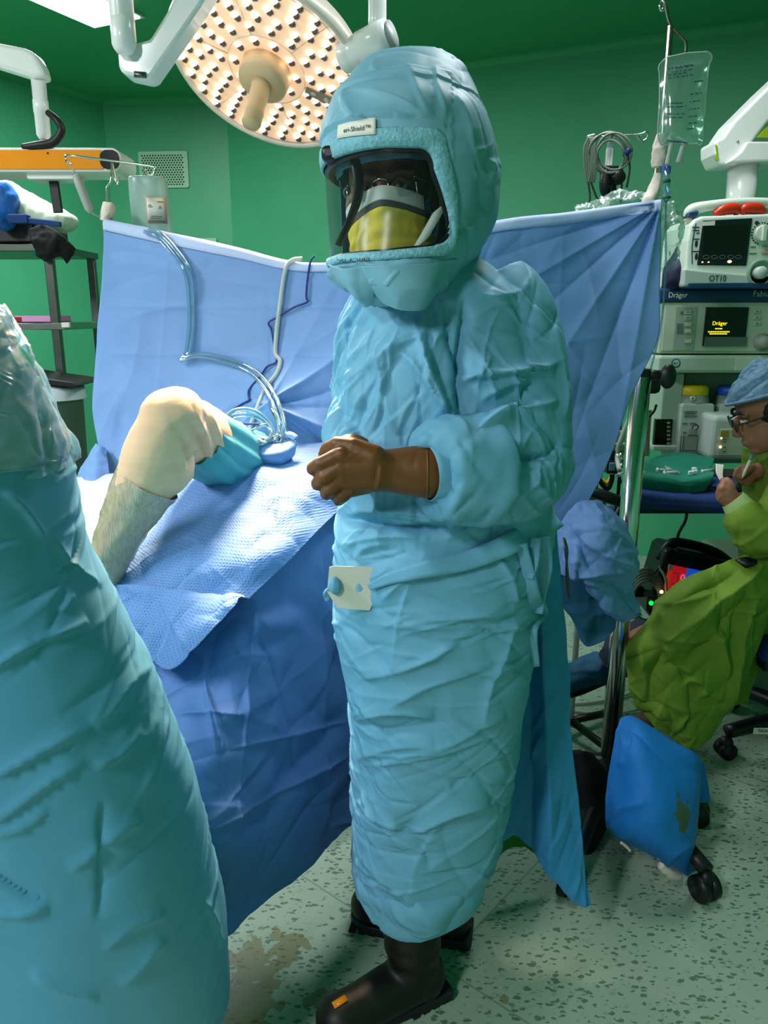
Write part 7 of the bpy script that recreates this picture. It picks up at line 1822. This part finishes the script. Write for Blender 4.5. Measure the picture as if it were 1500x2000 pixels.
for k in range(5):
    e = hub+np.array([rad*math.cos(a0-k*2*PI/5), rad*math.sin(a0-k*2*PI/5), -.015])
    lg_ = part('base_leg', MB().tube([hub, (hub+e)/2+UP*.012, e], [.036, .032, .026], 14, flat=.8), 'black_plastic', ch)
    d = nrm(e-hub); s = np.cross(d, UP); s = nrm(s); f = np.array([e[0], e[1], 0])
    part('castor', MB().cyl(f-s*.026+UP*.029, f-s*.004+UP*.029, .029, 22).cyl(f+s*.004+UP*.029, f+s*.026+UP*.029, .029, 22).ell(f+UP*.048, (.024, .024, .03)), 'black_plastic', ch)
    if k == 0:
        m0 = hub*.62+e*.38; 
        lo = P(1472, 1432, (m0[1]-.045)); 
        xl, xr = P(1471, 1426, 2.27)[0], P(1512, 1426, 2.27)[0]
        part('leg_sticker', MB().prism([(0, 0), (xr-xl, 0), (xr-xl, .022), (0, .022)], (xl, 2.265, P(1471, 1434, 2.265)[2]), (1, 0, 0), (0, 0, 1), (0, .002, 0)), 'label_white', lg_, smooth=False)
        part('sticker_print', text_mb('TIGA', .015, (xl+.012, 2.2635, P(1471, 1430, 2.265)[2]), (1, 0, 0), (0, 0, 1), 0), 'print_dark', lg_, smooth=False, solid=.0006)

# ---- black monitor case on the floor with red screen
YC = 2.75
mc = thing('monitor_case', 'black portable monitor with red and blue screen on the floor by the green gown', 'monitor', P(1360, 1230, YC))
def zat(p): return p
part('casing', poly([(1262, 1195), (1294, 1096), (1300, 1076), (1312, 1072), (1420, 1096), (1450, 1110), (1420, 1225), (1300, 1240)], YC, .16), 'black_plastic', mc, bevel=.014, bseg=3, smooth=False)
part('carry_handle', MB().tube([P(1284, 1092, YC+.05), P(1300, 1070, YC+.05), P(1318, 1059, YC+.05), P(1360, 1066, YC+.05), P(1400, 1080, YC+.05), P(1430, 1100, YC+.05)], [.012, .017, .018, .018, .018, .014], 14), 'black_plastic', mc)
part('strap', MB().tube([P(1318, 1072, YC-.01), P(1326, 1078, YC-.02), P(1340, 1082, YC-.01)], .005, 8), 'black_plastic', mc)
sr = part('red_screen', poly([(1294, 1162), (1309, 1103), (1345, 1111), (1330, 1170)], YC-.006, .008), 'screen_red', mc, smooth=False)
part('orange_bar', poly([(1293, 1164), (1306, 1112), (1313, 1114), (1300, 1166)], YC-.009, .005), 'screen_orange', sr, smooth=False)
part('azure_field', poly([(1338, 1130), (1343, 1110), (1400, 1122), (1395, 1142)], YC-.008, .006), 'screen_azure', sr, smooth=False)
part('person_icon', poly([(1305, 1113), (1307, 1102), (1315, 1104), (1312, 1115)], YC-.0095, .004), 'label_white', sr, smooth=False)
part('digit', text_mb('0', .036, P(1327, 1133, YC-.0105), nrm((1, 0, -.2)), nrm((.2, 0, 1)), 0), 'pink_digit', sr, smooth=False, solid=.0008)
mb = MB()
for (xa, ya, xb, yb_) in ((1312, 1139, 1334, 1145), (1311, 1142, 1333, 1148)): mb.bar(P(xa, ya, YC-.0085), P(xb, yb_, YC-.0085), .002, .0015)
for (xa, ya, xb, yb_) in ((1313, 1118, 1326, 1121), (1326, 1121, 1322, 1139)): mb.bar(P(xa, ya, YC-.0085), P(xb, yb_, YC-.0085), .0015, .001)
part('screen_lines', mb, mat('screen_maroon', (130, 14, 24), rough=.4), sr, smooth=False)
part('power_lamp', MB().cyl(P(1272, 1178, YC-.10), P(1272, 1178, YC-.085), .0085, 18), 'led_green', mc, smooth=False)
part('power_block', poly([(1262, 1192), (1265, 1166), (1288, 1168), (1286, 1196)], YC-.09, .09), 'black_plastic', mc, bevel=.004, smooth=False)
t = thing('cable_coil', 'coil of olive grey cable on the floor left of the black monitor', 'cable', PZ(1262, 1230, 0))
for k in range(5):
    a = np.linspace(0, 2*PI, 30)
    part('turn', MB().tube([P(1262+(34-2*k)*math.cos(q), 1165+(54-4*k)*math.sin(q)+2*k, 2.68-.006*k) for q in a], .0055, 8, smooth=False), 'cable_grey', t)
part('tie', MB().tube([P(1286, 1108, 2.64), P(1279, 1118, 2.63), P(1268, 1122, 2.63), P(1264, 1116, 2.64)], .004, 8), 'cable_dark', t)
part('yellow_lamp', MB().ell(P(1292, 1156, 2.64), (.007, .006, .007)), 'led_warm', t)
part('lead', MB().tube([P(1286, 1106, 2.66), P(1300, 1130, 2.64), P(1302, 1165, 2.64)], .005, 8), 'cable_cream', t)
solo('power_lead', MB().tube([P(1342, 998, 2.8), P(1338, 1018, 2.8), P(1326, 1040, 2.8), P(1321, 1062, 2.8)], .006, 10), 'cable_dark', 'dark grey lead running down from the shelf to the black monitor', 'cable')
solo('black_foot_switch', poly([(1232, 1150), (1238, 1143), (1258, 1148), (1262, 1152), (1258, 1168), (1236, 1168)], 2.72, .12), 'black_plastic', 'small black box on the floor inside the cable coil', 'box', bevel=.008, smooth=False)
solo('floor_cable', MB().tube([PZ(1098, 1376, .01), PZ(1150, 1372, .01), PZ(1200, 1364, .01), PZ(1236, 1352, .01)], .006, 10), 'cable_cream', 'upper of two cream cables lying on the floor beside the chrome pole', 'cable')
solo('floor_cable', MB().tube([PZ(1098, 1384, .01), PZ(1150, 1392, .01), PZ(1200, 1394, .01), PZ(1245, 1386, .01)], .006, 10), 'cable_cream', 'lower of two cream cables lying on the floor beside the chrome pole', 'cable')

# ---- blue pillow leaning on the stand base
g0 = np.array([[P(*c) for c in r_] for r_ in [
 [(1212, 1402, 1.90), (1240, 1400, 1.90), (1300, 1440, 1.92), (1358, 1474, 1.92), (1366, 1490, 1.90)],
 [(1200, 1450, 1.84), (1235, 1440, 1.79), (1295, 1475, 1.78), (1350, 1500, 1.82), (1366, 1530, 1.88)],
 [(1186, 1530, 1.80), (1225, 1520, 1.72), (1285, 1545, 1.69), (1340, 1570, 1.74), (1360, 1600, 1.82)],
 [(1182, 1590, 1.77), (1215, 1595, 1.69), (1275, 1620, 1.66), (1330, 1640, 1.70), (1356, 1650, 1.77)],
 [(1184, 1616, 1.77), (1220, 1640, 1.73), (1275, 1670, 1.71), (1325, 1698, 1.72), (1348, 1718, 1.75)]]])
fr_g = net(g0, 90, 90)
pf_ = np.linspace(-1, 1, 90); fr_g[..., 1] -= .045*((1-pf_[:, None]**4)*(1-pf_[None, :]**4))
u_ = np.linspace(-1, 1, 90); puff = (1-u_[:, None]**4)*(1-u_[None, :]**4)
bk_g = fr_g+np.array([.02, .05, .02])*puff[..., None]+np.array([0, .03, 0])*0
edge_y = .012
pm_ = relief(MB().grid(fr_g), [lambda V, N: crumple(V, 7, 3, 3)*.006, lambda V, N: pixel_folds([(1212, 1420, 1216, 1500, 5, .006), (1225, 1420, 1224, 1490, 4, -.005), (1240, 1410, 1236, 1450, 4, .004), (1200, 1600, 1260, 1560, 7, .006), (1300, 1690, 1345, 1640, 6, .008), (1190, 1610, 1230, 1640, 5, .006)], V, N)])
pw = solo('pillow', MB().join(pm_).grid(bk_g, flip=True), 'pillow_blue', 'bright blue stained pillow leaning against the chrome stand base', 'pillow')
m = MATS['pillow_blue']; nt = m.node_tree; N = nt.nodes; L = nt.links
geo = N.new('ShaderNodeNewGeometry'); vm = N.new('ShaderNodeVectorMath'); vm.operation = 'DISTANCE'; vm.inputs[1].default_value = tuple(fr_g[48, 58])
L.new(geo.outputs['Position'], vm.inputs[0])
no = N.new('ShaderNodeTexNoise'); no.inputs['Scale'].default_value = 42; no.inputs['Detail'].default_value = 4; L.new(geo.outputs['Position'], no.inputs['Vector'])
ma = N.new('ShaderNodeMath'); ma.operation = 'MULTIPLY_ADD'; ma.inputs[1].default_value = -13.; ma.inputs[2].default_value = 1.10; L.new(vm.outputs['Value'], ma.inputs[0])
mc_ = N.new('ShaderNodeMath'); mc_.operation = 'ADD'; L.new(ma.outputs[0], mc_.inputs[0]); L.new(no.outputs['Fac'], mc_.inputs[1])
gt = N.new('ShaderNodeMath'); gt.operation = 'GREATER_THAN'; gt.inputs[1].default_value = 1.08; L.new(mc_.outputs[0], gt.inputs[0])
mx = N.new('ShaderNodeMix'); mx.data_type = 'RGBA'
ia = [q for q in mx.inputs if q.type == 'RGBA']; ia[0].default_value = (*lin((30, 122, 206)), 1); ia[1].default_value = (*lin((84, 104, 84)), 1)
L.new(gt.outputs[0], [q for q in mx.inputs if q.name == 'Factor' and q.type == 'VALUE'][0]); L.new([q for q in mx.outputs if q.type == 'RGBA'][0], N['Principled BSDF'].inputs['Base Color'])
part('cloth_tail', relief(MB().grid(net([[P(1362, 1478, 1.9), P(1374, 1492, 1.9)], [P(1362, 1530, 1.89), P(1382, 1530, 1.89)], [P(1360, 1566, 1.88), P(1388, 1566, 1.88)]], 30, 20)), [lambda V, N: crumple(V, 16, 3, 2)*.008]), 'pillow_blue', pw, solid=.003)
tq = fr_g[84, 60]
part('white_tag', MB().grid(net([[P(1290, 1660, 1.685), P(1308, 1666, 1.685)], [P(1284, 1678, 1.69), P(1302, 1684, 1.69)]], 6, 6)), 'label_white', pw, solid=.001)
part('white_tie', MB().tube([P(1212, 1645, 1.72), P(1222, 1652, 1.72), P(1231, 1662, 1.72)], .004, 8), 'label_white', pw)
part('inner_lining', relief(MB().tube([P(1290, 1690, 1.73), P(1310, 1704, 1.735), P(1345, 1722, 1.75)], [.006, .014, .010], 14, n=30), [lambda V, N: crumple(V, 30, 3, 2)*.006]), 'label_white', pw)
# ================================================================== world and view
w = bpy.data.worlds.new('world'); SC.world = w; w.use_nodes = True
bg = w.node_tree.nodes['Background']; bg.inputs[0].default_value = (.80, .93, .96, 1); bg.inputs[1].default_value = .20
SC.view_settings.view_transform = 'Standard'; SC.view_settings.look = 'None'; SC.view_settings.gamma = 1.0; SC.view_settings.use_curve_mapping = False
SC.view_settings.exposure = 0.30
SC.cycles.use_denoising = True
SC.cycles.max_bounces = 8; SC.cycles.transparent_max_bounces = 20; SC.cycles.use_adaptive_sampling = True; SC.cycles.adaptive_threshold = .02; SC.cycles.caustics_reflective = False; SC.cycles.caustics_refractive = False
SC.cycles.sample_clamp_indirect = 6.0
